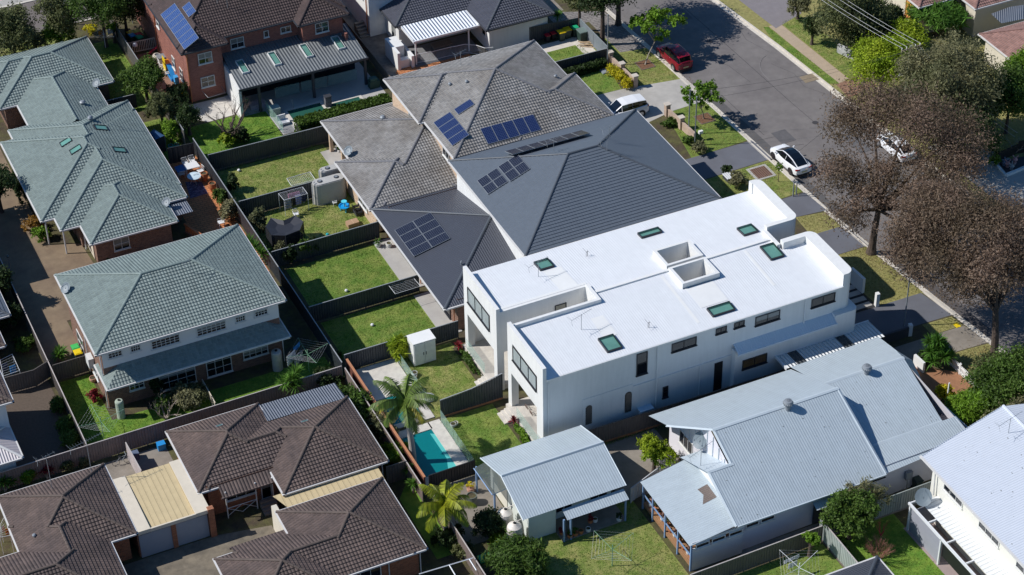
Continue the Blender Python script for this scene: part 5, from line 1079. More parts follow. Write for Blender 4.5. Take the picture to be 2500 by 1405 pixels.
# stone piers + panels
PR = [(1489.9, 126.8), (1518.7, 154.5), (1550.4, 184.7), (1629.5, 254.6), (1663.7, 286.3)]
pts = [G(px, py, 1.25) for px, py in PR]
for i, c in enumerate(pts):
    T = thing('stone_pier', ['square stone pier at the foot of the street pole by the bin yard', 'square stone pier between the golden shrubs and the lawn', 'square stone pier at the concrete driveway edge, below the golden shrubs', 'square stone pier across the driveway from the golden shrubs', 'square stone pier nearest the pair of slim street poles'][i], 'pier', (c.x, c.y, 0), group='stone piers of the street wall')
    mb = MB(); mb.box(c.x-.22, c.x+.22, c.y-.22, c.y+.22, 0, 1.2); part('shaft', mb, M_STONE, T); mb = MB(); mb.box(c.x-.28, c.x+.28, c.y-.28, c.y+.28, 1.203, 1.3); part('capstone', mb, mat('pier_cap', (196, 186, 174), .9), T)
e = G(1696.2, 324.6,.9)
for i, (a, b) in enumerate(((pts[0], pts[1]), (pts[1], pts[2]), (pts[3], pts[4]), (pts[4], e))):
    d = (b-a).normalized()*.3; wall_thing('stone_wall', ['low stone wall nearest the bin yard', 'low stone wall behind the golden shrubs', 'low stone wall across the driveway from the golden shrubs', 'low stone wall by the pair of slim street poles'][i], 'wall', (a+d), (b-d if i < 3 else b), .18, .8, M_STONE, M_STONE, 'low walls between stone piers')
# white picket fences
def pickets(label, p, q, h=.95, m=None, step=.16):
    p = Vector((p[0], p[1])); q = Vector((q[0], q[1])); L = (q-p).length; d = (q-p)/L; T = thing('picket_fence', label, 'picket fence', (p.x, p.y, 0), group='white picket fence')
    m = m or M_WHITE_TRIM
    n = int(L/step)
    for i in range(n):
        c = p+d*(i+.5)*step; mb = MB(); a = c-d*.055; b = c+d*.055; mb.obox(a, b, .03, .05, h-.06); e_ = [(a.x, a.y, h-.06), (b.x, b.y, h-.06), (c.x, c.y, h)]; mb.face(e_); part('picket', mb, m, T)
    for z in (.25, .7): mb = MB(); mb.obox(p+Vector((d.y, -d.x))*.035, q+Vector((d.y, -d.x))*.035, .04, z, z+.07); part('rail', mb, m, T)
    for s in (0, L): c = p+d*s; mb = MB(); mb.box(c.x-.06, c.x+.06, c.y-.06, c.y+.06, 0, h+.1); part('post', mb, m, T)
pickets('white picket fence behind the large yucca', G(2320.2, 868.6,.9), G(2344.7, 891.1,.9)); pickets('white picket fence in front of the red earth garden', G(2345.8, 893.2,.9), G(2383.2, 927.4,.9)); pickets('white picket fence end half hidden under shrubs', G(2386.4, 942.3,.9), G(2407.7, 954.1,.9))
# red balustrade, clothes gates
T = thing('brick_balustrade', 'brick balustrade with white openings at the end of the terracotta courtyard', 'balustrade', (37.3, 146, 0))
a, b = G(450.6, 545.0,1.1), G(490.3, 572.6,1.1); mb = MB(); mb.obox(a, b, .2, .9, 1.1); part('coping', mb, M_TERRAPOT, T)
for i in range(8): c = a.lerp(b, (i+.5)/8); mb = MB(); mb.box(c.x-.06, c.x+.06, c.y-.06, c.y+.06, .3, .9); part('baluster', mb, M_TERRAPOT, T)
mb = MB(); mb.obox(a, b, .16, 0, .3); part('plinth', mb, M_BRICK_P, T)
T = thing('slat_gate', 'white slatted side gate behind the coloured bins of the brick house', 'gate', (42.6, 180, 0))
a, b = G(308.8, 105.9,1.3), G(376.6, 92.0,1.3); n = 16
for i in range(n+1): c = a.lerp(b, i/n); mb = MB(); mb.box(c.x-.03, c.x+.03, c.y-.02, c.y+.02, .1, 1.3); part('slat', mb, M_CREAM, T)
mb = MB(); mb.obox(a, b, .06, 1.22, 1.3); mb.obox(a, b, .06, .1, .2); part('rail', mb, M_CREAM, T)
T = thing('pool_fence', 'glass pool fence between the narrow lawn and the lower turquoise pool', 'pool fence', (47.55, 111.5, 0))
for i in range(5):
    y = 111.5+i*1.25; mb = MB(); mb.box(47.5, 47.515, y, y+1.2, .1, 1.25); part('glass_panel', mb, M_POOLG, T)
    for yy in (y+.2, y+1.0): mb = MB(); mb.cyl(47.507, yy, .05, .25, .035, n=6); part('spigot', mb, M_STEEL, T)
T = thing('pool_fence', 'glass pool fence between the palm and the lawn with the white shed', 'pool fence', (47.35, 120, 0))
for i in range(5):
    y = 120.0+i*1.2; mb = MB(); mb.box(47.35, 47.365, y, y+1.15, .1, 1.25); part('glass_panel', mb, M_POOLG, T)
    for yy in (y+.2, y+.95): mb = MB(); mb.cyl(47.357, yy, .05, .25, .035, n=6); part('spigot', mb, M_STEEL, T)
T = thing('pool_fence', 'glass fence in front of the green pools of the brick house', 'pool fence', (50.7, 161.2, 0))
for i, (p, q) in enumerate((((50.75, 161.3), (50.7, 163.5)), ((50.7, 163.6), (50.65, 165.8)), ((52.2, 167.3), (54.6, 167.2)), ((54.8, 167.2), (57.4, 167.1)), ((57.5, 167.1), (60.4, 167.0)))): mb = MB(); mb.obox(p, q, .015, .1, 1.25); part('glass_panel', mb, M_POOLG, T)
T = thing('tubular_fence', 'white tubular balcony fence curving round the patio at the top', 'fence', (67, 166.5, 0))
P = [G(1016.4, 133.2,1.1), G(1055.7, 126.4,1.1), G(1096.7, 116.1,1.1), G(1136.0, 108.5,1.1), G(1163.3, 111.0,1.1), G(1183.8, 117.9,1.1), G(1204.3, 116.1,1.1)]
mb = MB(); mb.tube(P, .03, 5); mb.tube([p-Vector((0, 0, .95)) for p in P], .02, 5); part('rail', mb, M_STEELW, T)
mb = MB()
for a, b in zip(P, P[1:]):
    n = int((b-a).length/.12)
    for i in range(n): c = a.lerp(b, i/n); mb.tube([c, c-Vector((0, 0, .95))], .008, 3, cap=False)
tag(part('baluster', mb, M_STEELW, T), kind='stuff')
# ---------------- plants ----------------
def leaf_cloud(blobs, n, size, aspect=1.0, droop=0.0, clump=.17, up=.35, kseed=None, shell=.55):
    """blobs: (x, y, z, rx, ry, rz); returns (N,4,3) quads spread in clumps through the volume"""
    out = []; vol = np.array([(b[3]*b[4]*b[5])**.67 for b in blobs]); share = vol/vol.sum()
    for b, s in zip(blobs, share):
        m = max(20, int(n*s)); K = max(10, int(m/40))
        d = RNG.normal(size=(K, 3)); d /= np.linalg.norm(d, axis=1)[:, None]; d[:, 2] = np.where(d[:, 2] < -.55, -d[:, 2], d[:, 2])
        rr = shell+(1-shell)*RNG.random(K)**.6; rr *= .86+.28*RNG.random(K)
        C = d*rr[:, None]; w = RNG.random(K)**.5+.25; idx = RNG.choice(K, m, p=w/w.sum())
        P = C[idx]+RNG.normal(size=(m, 3))*clump; R3 = np.array(b[3:6]); X = P*R3+np.array(b[:3]); X[:, 2] = np.maximum(X[:, 2], .05)
        nn = P/np.maximum(np.linalg.norm(P, axis=1), .01)[:, None]*.7+RNG.normal(size=(m, 3))*.75; nn[:, 2] += up; nn /= np.linalg.norm(nn, axis=1)[:, None]
        t = np.cross(nn, RNG.normal(size=(m, 3))); 
        if droop: t = t*(1-droop)+np.array([0, 0, -1.])*droop+RNG.normal(size=(m, 3))*.25*droop; t -= nn*(t*nn).sum(1)[:, None]
        t /= np.maximum(np.linalg.norm(t, axis=1), 1e-6)[:, None]; q = np.cross(nn, t); sz = size*(.6+.8*RNG.random(m))
        a = t*(sz*aspect/2)[:, None]; c = q*(sz/2/(aspect**.5))[:, None]
        out.append(np.stack([X-a, X-c*.9+a*.1, X+a, X+c*.9+a*.1], 1))
    return np.concatenate(out), 4
def trunk_mb(x, y, h, r, tips=(), lean=(0, 0), z0=-.05, forks=None):
    mb = MB(); top = Vector((x+lean[0], y+lean[1], h)); mid = Vector((x+lean[0]*.35, y+lean[1]*.35, h*.5))
    mb.tube([(x, y, z0), (x+lean[0]*.08, y+lean[1]*.08, h*.12), mid, top], [r*1.5, r*1.05, r*.85, r*.7], 10)
    for t in tips:
        t = Vector(t); m_ = top.lerp(t, .5)+Vector((random.uniform(-.1, .1), random.uniform(-.1, .1), .12))*(t-top).length
        mb.tube([top-Vector((0, 0, .1)), m_, t], [r*.55, r*.32, r*.1], 6)
        for _ in range(2):
            e = m_.lerp(t, random.uniform(.2, .7)); mb.tube([e, e+(t-top).length*.35*Vector((random.uniform(-1, 1), random.uniform(-1, 1), random.uniform(0, .8)))], [r*.2, r*.05], 4)
    return mb
def tree(name, label, cx, cy, zc, rx, ry, rz, n, size, lm, bark=None, tr=.18, base=None, group=None, blobs=5, spread=.55, aspect=1.4, droop=0, cat='tree', clump=.17, hb=None, shell=.5):
    bx, by = base or (cx, cy); T = thing(name, label, cat, (bx, by, 0), group=group); B = []
    if blobs <= 1: B = [(cx, cy, zc, rx, ry, rz)]
    else:
        for i in range(blobs):
            a = 2*math.pi*(i+random.random()*.6)/blobs; s = spread*(.75+.4*random.random()); f = 1-spread*.72
            B.append((cx+rx*s*math.cos(a), cy+ry*s*math.sin(a), zc+rz*random.uniform(-.35, .35), rx*f*random.uniform(.85, 1.2), ry*f*random.uniform(.85, 1.2), rz*f*random.uniform(1.0, 1.35)))
        B.append((cx, cy, zc+rz*.25, rx*.55, ry*.55, rz*.75))
    hh = hb if hb is not None else max(.15, zc-rz*.75); tips = [(b[0], b[1], b[2]+b[5]*.2) for b in B]
    part('trunk', trunk_mb(bx, by, hh, tr, tips, (cx-bx, cy-by) if base else (0, 0)), bark or M_BARK, T)
    part('crown', leaf_cloud(B, n, size, aspect, droop, clump, shell=shell), lm, T); return T
def at_px(px, py, z): p = G(px, py, z); return p.x, p.y
def shrub(label, px, py, r, h, lm, n=900, size=.14, group=None, name='shrub', cat='shrub', blobs=3, ry=None, aspect=1.5, spread=.45, zb=0, zc=None):
    zc = zc or h*.52+zb; x, y = at_px(px, py, zc); return tree(name, label, x, y, zc, r, ry or r, h*.5, n, size, lm, tr=.05, blobs=blobs, spread=spread, aspect=aspect, cat=cat, group=group, hb=zb+.25*h, shell=.35)
def bare(name, label, x, y, h, spread, n, m=None, r=.12, cat='tree', depth=4, k=5):
    T = thing(name, label, cat, (x, y, 0)); mb = MB()
    def grow(p, d, L, r_, dep):
        e = p+d*L; mdl = p.lerp(e, .5)+Vector((random.uniform(-1, 1), random.uniform(-1, 1), 0))*L*.07; mb.tube([p, mdl, e], [r_, r_*.8, r_*.55], 5 if dep > 2 else 3, cap=False)
        if dep == 0: return
        for _ in range(n if dep > 1 else n+1):
            nd = (d+Vector((random.uniform(-1, 1), random.uniform(-1, 1), random.uniform(-.25, .7)))*spread).normalized(); grow(p.lerp(e, random.uniform(.55, 1)), nd, L*random.uniform(.6, .82), r_*.5, dep-1)
    for i in range(k): a = i*2*math.pi/k+random.random()*.5; grow(Vector((x, y, 0)), Vector((math.cos(a)*spread, math.sin(a)*spread, 1)).normalized(), h*.34, r, depth)
    part('branches', mb, m or M_TWIG, T); return T
def rosette(mb, x, y, z, n, L, wd, up=.6, curve=.5):
    for i in range(n):
        a = random.random()*2*math.pi; el = random.uniform(-.1, 1.3); l = L*random.uniform(.75, 1.1); d = Vector((math.cos(a)*math.cos(el), math.sin(a)*math.cos(el), math.sin(el))); s = Vector((-math.sin(a), math.cos(a), 0))*wd
        p0 = Vector((x, y, z)); p1 = p0+d*l*.55; p2 = p0+d*l-Vector((0, 0, l*curve*(1.3-el)*.35)); mb.face([p0-s*.5, p0+s*.5, p1+s, p1-s]); mb.face([p1-s, p1+s, p2])
def strappy(name, label, x, y, heads, n, L, wd, m, cat='plant', group=None, trunk=True):
    T = thing(name, label, cat, (x, y, 0), group=group); mb = MB(); tb = MB()
    for (dx, dy, z) in heads: rosette(mb, x+dx, y+dy, z, n, L, wd); tb.tube([(x, y, 0), (x+dx*.6, y+dy*.6, z*.5), (x+dx, y+dy, z)], .07, 6)
    if trunk: part('stem', tb, M_BARKP, T)
    part('leaves', mb, m, T); return T
def palm(label, x, y, zt, fr, L, lm, lm2=None, tr=.16, tilt=(0, 0)):
    T = thing('palm_tree', label, 'palm', (x, y, 0)); mb = MB(); k = 12; mb.tube([(x+tilt[0]*(i/k)**2, y+tilt[1]*(i/k)**2, zt*i/k) for i in range(k+1)], [tr*(1.35-.45*i/k) for i in range(k+1)], 12)
    part('trunk', mb, mat('grey_palm_trunk', (164, 158, 150), .85, kind='board', pitch=.16, depth=.02, var=.1), T)
    mb = MB(); mb.tube([(x+tilt[0], y+tilt[1], zt), (x+tilt[0], y+tilt[1], zt+.9)], [tr*.9, tr*.45], 10); part('crownshaft', mb, mat('green_crownshaft', (110, 130, 60), .6), T)
    O = Vector((x+tilt[0], y+tilt[1], zt+.8))
    for i in range(fr):
        a = i*2.399+random.uniform(-.2, .2); el = 1.25-1.75*(i/fr)+random.uniform(-.12, .12); l = L*random.uniform(.85, 1.08); mb = MB(); P = []; d = Vector((math.cos(a), math.sin(a), 0)); s0 = Vector((-math.sin(a), math.cos(a), 0))
        for j in range(13): u = j/12; ang = el-u*u*1.15-.25*u; P.append((P[-1] if P else O)+(d*math.cos(ang)+Vector((0, 0, math.sin(ang))))*(l/12 if P else 0))
        mb.tube(P, [.045*(1-j/15) for j in range(13)], 4, cap=False)
        for j in range(2, 52):
            u = j/52*12; q = int(u); p = P[q].lerp(P[min(q+1, 12)], u-q); t = (P[min(q+1, 12)]-P[q]).normalized() if q < 12 else t; ll = .85*math.sin(math.pi*min(1, .12+.9*j/52))**.6*L/3.2
            for sg in (1, -1):
                e = p+(s0*sg*.85+t*.55-Vector((0, 0, .55+random.uniform(0, .35)))).normalized()*ll*random.uniform(.85, 1.1); wd = t*.045; mb.face([p-wd, p+wd, e+wd*.3, e-wd*.3])
        part('frond', mb, (lm2 if (lm2 and i > fr*.55 and random.random() < .5) else lm), T)
    return T
# --- she-oaks at the kerb
def sheoak(label, base, blobs, n):
    T = thing('she_oak', label, 'tree', (base[0], base[1], 0), group='brown she-oaks at the kerb'); tp = [(b[0], b[1], b[2]) for b in blobs]
    cx = sum(b[0] for b in blobs)/len(blobs); cy = sum(b[1] for b in blobs)/len(blobs); part('trunk', trunk_mb(base[0], base[1], 4.6, .34, tp, ((cx-base[0])*.12, (cy-base[1])*.12)), M_BARK, T)
    part('crown', leaf_cloud(blobs, int(n*1.9), .125, 2.0, .35, .19, up=.25, shell=.3), L_BROWN, T); return T
def BL(lst): 
    o = []
    for px, py, z, r, rz in lst: p = G(px, py, z); o.append((p.x, p.y, z, r*1.12, r*1.12, rz*1.1))
    return o
sheoak('dark trunked she-oak with brown grey crown in front of the parked white cars', (89.3, 121.6), BL([(2130, 270, 10.0, 3.1, 1.8), (2230, 300, 10.5, 3.2, 2.0), (2330, 330, 9.5, 2.6, 1.7), (2080, 310, 9, 2.2, 1.4), (2050, 430, 7.5, 2.3, 1.5), (2160, 430, 7.4, 1.9, 1.2), (2290, 430, 8.0, 2.7, 1.7), (2240, 500, 7.0, 2.0, 1.4), (2070, 530, 6.0, 1.6, 1.1), (2350, 405, 8.2, 1.7, 1.3), (2120, 480, 7.0, 1.6, 1.1), (2320, 500, 7.0, 2.1, 1.5), (2210, 570, 5.6, 1.3, 1.0), (2290, 560, 6.2, 1.5, 1.1)]), 30000)
sheoak('largest she-oak with brown grey crown, its trunk beside the yellow kerb mark', (90.2, 105.1), BL([(2250, 560, 8.6, 2.6, 1.7), (2330, 520, 9.6, 2.9, 1.8), (2420, 560, 9.8, 3.0, 2.0), (2300, 640, 7.6, 2.6, 1.6), (2220, 630, 6.6, 1.9, 1.3), (2420, 660, 8.0, 2.6, 1.8), (2475, 555, 8.6, 2.4, 1.7), (2360, 700, 6.4, 1.7, 1.2), (2490, 640, 7.6, 2.2, 1.6), (2260, 490, 9, 1.6, 1.2)]), 32000)
# --- other trees: label, canopy centre px, centre z, radii, leaves
def T_(name, label, px, py, zc, r, rz, n, size, lm, **k):
    x, y = at_px(px, py, zc); return tree(name, label, x, y, zc, r, k.pop('ry', r), rz, int(n*1.7), size*.76, lm, **k)
T_('gum_tree', 'tall loose grey green gum tree with pale branches at the right', 2318, 205, 7.0, 3.9, 3.6, 15000, .2, L_GREYG, bark=M_BARKP, tr=.3, blobs=10, aspect=2.0, droop=.3, spread=.7, shell=.3)
T_('gum_tree', 'lower dark grey green tree standing right of the power pole', 2330, 310, 4.5, 4.0, 2.6, 12000, .2, L_DARK, bark=M_BARKP, blobs=6, aspect=2)
T_('leafy_tree', 'bright lime green tree behind the top of the power pole', 2155, 160, 3.8, 2.7, 2.7, 12000, .2, L_LIME, blobs=6)
T_('leafy_tree', 'small lime green tree in front of the cream cottage window', 2215, 95, 3.2, 1.9, 1.8, 5000, .2, L_LIME, blobs=4)
T_('leafy_tree', 'large dull brownish green tree at the top right beside the footpath', 2080, 35, 4.6, 3.6, 3.2, 13000, .22, L_OLIVE, blobs=7)
T_('leafy_tree', 'dark shaded tree behind the white stone fence at the top right', 2110, 95, 2.6, 2.4, 2.0, 6000, .2, L_DARK, blobs=5)
T_('leafy_tree', 'narrow dark conifer like shrub at the footpath edge, top right', 1985, 70, 1.8, .9, 1.5, 2200, .16, L_DARK, blobs=3)
T_('leafy_tree', 'pale scrubby bush at the top edge of the grey driveway', 1950, 12, 1.6, 1.3, 1.1, 2500, .18, L_GREYG, blobs=3)
T_('leafy_tree', 'deep green tree at the right edge below the red tiled roof', 2468, 235, 4.0, 2.4, 2.4, 8000, .22, L_MID, blobs=6)
T_('leafy_tree', 'bright green tree touching the right edge, beside the dark green one', 2500, 170, 4.0, 1.5, 2.0, 6000, .22, L_BRIGHT, blobs=4)
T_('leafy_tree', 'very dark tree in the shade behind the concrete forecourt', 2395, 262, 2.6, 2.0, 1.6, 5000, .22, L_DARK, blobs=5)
T_('leafy_tree', 'palm like shrub beside the cream cottage wall', 2175, 55, 2.0, 1.3, 1.2, 2500, .3, L_DARK, blobs=3, aspect=4)
T_('leafy_tree', 'spiky green plants in front of the cottage gutter', 2290, 35, 2.4, 2.4, 1.2, 4500, .35, L_YUC, blobs=5, aspect=4)
T_('street_tree', 'large dark street tree at the top centre casting a broad shadow on the road', 1472, -12, 5.6, 2.5, 1.8, 10000, .22, L_DARK, blobs=6, tr=.25)
T_('street_tree', 'pale leafed tree beside the large dark street tree', 1415, -14, 4.2, 1.7, 1.2, 4000, .22, L_OLIVE, blobs=4)
T_('street_tree', 'large tree above the top edge whose shadow falls across the road', 1512, -96, 7.2, 3.8, 2.2, 12000, .24, L_DARK, blobs=7, tr=.25)
for lab, b, top, r, rz in (('young street tree in mulch beside the red car', (1574.9, 158.9), (1600, 60), 2.0, 1.7), ('young street tree in mulch beside the pair of slim street poles', (1718.4, 290.4), (1712, 232), 1.5, 1.3)):
    p = G(*b); zc = 3.6 if r > 1.8 else 3.1; c = G(top[0], top[1], zc); tree('street_tree', lab, c.x, c.y, zc, r, r, rz, 3200 if r > 1.8 else 2200, .2, L_BRIGHT, bark=M_BARKP, tr=.06, base=(p.x, p.y), blobs=7, spread=.85, hb=1.7, group='young trees in mulch squares')
p = G(*(1893.0, 445.9)); tree('street_tree', 'thin sapling on the grass behind the white parked car', p.x+.3, p.y, 1.6, .5, .5, .5, 260, .12, L_BRIGHT, tr=.03, blobs=3, hb=1.2)
T_('leafy_tree', 'leafy dark green tree at the right edge above the white roofed house', 2465, 930, 4.2, 2.8, 2.6, 11000, .2, L_MID, blobs=6)
T_('leafy_tree', 'grey leafed tree just above the ridge of the white roofed house', 2480, 1020, 3.2, 2.2, 1.9, 6000, .2, L_GREYG, blobs=5)
T_('leafy_tree', 'feathery yellowish green tree beside the red earth garden', 2405, 985, 2.4, 1.7, 1.5, 4500, .2, L_BRIGHT, blobs=4, aspect=3)
T_('leafy_tree', 'dense green shrub mass above the far gable of the white roofed house', 2350, 1000, 1.6, 1.6, 1.0, 3500, .2, L_BRIGHT, blobs=4, aspect=3)
T_('leafy_tree', 'tangled olive bush at the base of the largest she-oak', 2420, 900, 1.6, 1.8, 1.2, 4000, .18, L_OLIVE, blobs=4)
T_('citrus_tree', 'small yellow flowering bush on the red earth garden edge', 2305, 960, 1.0, .9, .7, 1200, .18, L_GOLD, blobs=3)
T_('leafy_tree', 'dense round dark green tree in the bottom right yard', 2078, 1250, 2.6, 1.75, 1.7, 7500, .2, L_MID, blobs=5, clump=.14)
T_('leafy_tree', 'thin grey leafed tree right behind the dense round tree', 2115, 1215, 3.0, 1.4, 1.3, 1800, .16, L_GREYG, blobs=4, droop=.3, aspect=2.5)
T_('citrus_tree', 'round lime green tree on a short trunk beside the weatherboard house', 1598, 1105, 2.0, 1.25, 1.05, 4500, .16, L_LIME, blobs=4, clump=.13)
T_('citrus_tree', 'small bright lemon tree inside the pale fence corner', 1980, 1320, 1.5, .6, .7, 1000, .16, L_BRIGHT, blobs=3)
T_('leafy_tree', 'large leafy green shrub at the bottom edge below the cream tanks', 1270, 1375, 1.6, 2.1, 1.3, 8000, .2, L_MID, blobs=6, aspect=2.4)
T_('leafy_tree', 'dark green shrub to the left of the cream tanks', 1195, 1285, 1.0, 1.3, .9, 3200, .18, L_DARK, blobs=4)
T_('leafy_tree', 'rounded leafy green tree beside the brick house play equipment', 352, 188, 2.8, 1.9, 1.5, 8500, .19, L_MID, blobs=5, clump=.13)
T_('leafy_tree', 'drooping olive coloured tree right of the grey cross fence', 392, 262, 2.4, 1.3, 1.5, 3000, .18, L_OLIVE, blobs=4, droop=.5, aspect=3)
T_('leafy_tree', 'dark glossy tree behind the long grey fence, left of the bare tree', 458, 285, 2.0, 1.1, 1.3, 3200, .17, L_DARK, blobs=4)
T_('leafy_tree', 'dark shrubs at the foot of the red brick wall', 428, 240, 1.4, 1.3, 1.1, 2500, .18, L_DARK, blobs=4)
T_('leafy_tree', 'leafy climbing shrub on the side yard fence, with pale trunk', 418, 320, 1.2, .9, 1.0, 1800, .18, L_BRIGHT, blobs=4)
T_('leafy_tree', 'big dull green tree in the top left corner', 28, 85, 3.4, 2.3, 2.4, 8500, .2, L_OLIVE, blobs=5)
T_('leafy_tree', 'bright green bush behind the top left villa roof', 145, 82, 1.8, 1.8, 1.2, 5000, .18, L_BRIGHT, blobs=4)
T_('leafy_tree', 'thin pale flowering bush behind the top left villa roof', 85, 100, 1.6, 1.7, 1.0, 2200, .16, L_GREYG, blobs=4)
T_('leafy_tree', 'loose grey green street tree beside the top left power pole', 138, 35, 4.0, 1.9, 2.2, 4200, .2, L_OLIVE, blobs=5)
T_('leafy_tree', 'broad yellowish green tree at the top edge, left of the brick house', 245, 15, 4.6, 2.6, 2.2, 9000, .2, L_MID, blobs=6)
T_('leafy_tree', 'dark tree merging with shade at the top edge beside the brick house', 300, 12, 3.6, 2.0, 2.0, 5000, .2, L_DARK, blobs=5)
T_('leafy_tree', 'small round bush at the head of the rotary clothesline lawn', 276, 70, 1.6, .6, .8, 900, .15, L_BRIGHT, blobs=3)
shrub('low yellowish shrub beside the north street verge', 222, 75, .8, .8, L_GOLD, 800)
# driveway side dark trees at the left
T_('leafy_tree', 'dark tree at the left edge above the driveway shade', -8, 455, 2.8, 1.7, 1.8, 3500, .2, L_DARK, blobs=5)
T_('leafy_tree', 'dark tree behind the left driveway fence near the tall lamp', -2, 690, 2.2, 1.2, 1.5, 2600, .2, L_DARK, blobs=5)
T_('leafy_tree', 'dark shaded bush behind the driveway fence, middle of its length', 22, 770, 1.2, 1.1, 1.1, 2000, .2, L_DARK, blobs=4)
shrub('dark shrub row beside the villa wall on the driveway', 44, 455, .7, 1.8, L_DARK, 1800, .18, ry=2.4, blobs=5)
shrub('rust orange shrub beside the villa porch', 82, 545, .9, 1.2, mat('rusty_leaf', (150, 112, 44), .6, kind='leaf'), 1200)
shrub('pale green leafy shrub beside the villa porch steps', 102, 575, .8, 1.1, L_BRIGHT, 1400)
shrub('olive hedge piece above the framed washing rack', 58, 838, 1.0, .9, L_MID, 1800, group='left edge shrubs')
# the clipped round bushes at the left
for lab, px, py, r in (('upper clipped round bush beside the shaded fence', 142, 990, .62), ('middle clipped bush beside the shaded fence', 162, 1038, .72), ('lowest clipped bush beside the shaded fence', 174, 1075, .78)):
    shrub(lab, px, py, r, 1.2, L_MID, 2400, .11, 'clipped bushes left of the clothesline lawn', blobs=1)
shrub('neat bright green topiary block behind the bottom left villa', 70, 1166, .52, 1.1, L_BRIGHT, 1800, .1, 'clipped bushes behind the bottom left villa', blobs=1)
shrub('olive yellow clipped bush behind the bottom left villa', 162, 1137, .5, .9, L_OLIVE, 1500, .1, 'clipped bushes behind the bottom left villa', blobs=1)
shrub('small grey green clipped bush behind the bottom left villa', 204, 1129, .36, .8, L_GREYG, 900, .1, 'clipped bushes behind the bottom left villa', blobs=1)
strappy('cordyline', 'red leafed cordyline between two clipped bushes', *at_px(113, 1150, .8), [(0, 0, .8), (.3, .1, .6), (-.2, .2, .7)], 26, .55, .045, L_RED)
strappy('yucca', 'spiky yucca at the left edge below the long pinkish fence', *at_px(8, 1178, .9), [(0, 0, .9), (.5, .1, .6)], 60, .9, .05, L_YUC)
strappy('yucca', 'spiky green plant beside the short timber driveway fence', *at_px(142, 866, .6), [(0, 0, .5), (.3, .2, .5)], 60, .9, .05, L_YUC)
bare('frangipani', 'bare pale frangipani in front of the townhouse corner', 28.4, 127.5, 2.9, .75, 2, mat('pale_twig', (156, 142, 132), .9), .1, depth=4, k=4)
shrub('rounded grey olive bush in front of the townhouse', 462, 972, 1.35, 1.7, L_GREYG, 5500, .14, blobs=4)
shrub('hibiscus with pink red flowers by the townhouse awning', 377, 938, .75, 2.2, L_DARK, 1800, .16)
shrub('glossy dark shrub below the hibiscus', 398, 985, .7, 1.5, L_MID, 1500, .16)
shrub('reddish shrub against the townhouse side wall', 232, 965, .55, 1.1, L_RED, 900, .13)
strappy('dragon_tree', 'weeping strap leafed tree behind the long pinkish fence', *at_px(712, 932, 1.8), [(0, 0, 2.0), (.5, .3, 2.2), (-.5, .1, 1.7), (.2, -.3, 1.5)], 120, 1.0, .03, L_YUC)
shrub('green shrub between the weeping plant and the galvanised lean-to', 800, 925, 1.2, 1.4, L_DARK, 3000, .17, blobs=4)
shrub('shrub mass between the brown villa and the upper pool fence', 868, 990, 1.0, 2.0, L_MID, 3500, .17, ry=2.2, blobs=5)
shrub('pale leafed shrubs under the tall palm', 930, 1040, 1.2, 1.6, L_GREYG, 3500, .18, ry=1.6, blobs=5)
shrub('bright ferny shrubs at the foot of the tall palm', 965, 1105, 1.1, 1.2, L_BRIGHT, 3000, .18, blobs=4, aspect=3)
shrub('small flowering shrub behind the brown villa gutter', 545, 1005, .8, .8, L_BRIGHT, 1200, .15)
shrub('small grey shrub beside the slatted frame behind the brown villa', 478, 1022, .5, .7, L_GREYG, 600)
strappy('yucca', 'spiky yucca at the palm foot beside the pinkish fence', *at_px(996, 1150, .8), [(0, 0, .9)], 80, .7, .04, L_YUC)
strappy('yucca', 'spiky yucca below the first one, beside the pinkish fence', *at_px(1008, 1185, .8), [(0, 0, .9)], 80, .7, .04, L_YUC)
palm('tall grey trunked palm with dark arching fronds beside the pools', 43.75, 114.35, 5.3, 17, 3.0, mat('dark_frond', (108, 130, 52), .55, kind='leaf', var=.2, rgb2=(84, 108, 42)), mat('yellow_frond', (168, 160, 60), .6, kind='leaf'), .2, (-.35, .2))
palm('short palm with glowing yellow green fronds beside the narrow fence', *at_px(1085, 1240, 3.0), 2.6, 15, 2.6, mat('yellow_green_frond', (156, 160, 34), .55, kind='leaf', var=.2, rgb2=(126, 142, 30)), mat('yellow_frond', (168, 160, 60)), .15)
shrub('dark shrubs under the short yellow green palm', 1095, 1315, 1.0, 1.1, L_DARK, 2200, .17)
shrub('rusty green shrubs at the fence end below the short palm', 1130, 1345, .9, .9, L_OLIVE, 1500, .16)
shrub('bright green papyrus like plant beside the front cream tank', 1220, 1312, .6, .8, L_LIME, 1100, .2, aspect=4)
# yards in the centre
shrub('small dark conifer against the fence on the tank lawn', 568, 442, .62, 1.9, L_DARK, 1800, .14, blobs=2)
shrub('grey green round bush on the courtyard side of the fence', 562, 517, 1.0, 1.9, L_GREYG, 3600, .15, blobs=4)
shrub('brighter bush next to the grey green round bush', 545, 485, .8, 1.6, L_MID, 2200, .16)
shrub('pale leafed shrub left of the netted trampoline', 633, 540, .75, 2.4, L_GREYG, 2400, .16, blobs=3)
strappy('yucca', 'strappy plants in the gap beside the townhouse roof', *at_px(622, 610, 1.4), [(0, 0, 1.6), (.3, -.8, 1.4), (-.1, .9, 1.5)], 70, 1.0, .04, L_YUC)
for lab, px, py, r, lm in (('silvery loose shrub at the left end of the white pot lawn', 683, 612, .55, L_GREYG), ('dark shrub second from the left on the white pot lawn', 712, 625, .6, L_DARK), ('olive shrub third from the left on the white pot lawn', 745, 605, .75, L_MID), ('small dark shrub at the right of the row on the white pot lawn', 765, 600, .6, L_DARK)):
    shrub(lab, px, py, r, 1.7, lm, 1500, .15, 'shrubs along the white pot lawn fence')
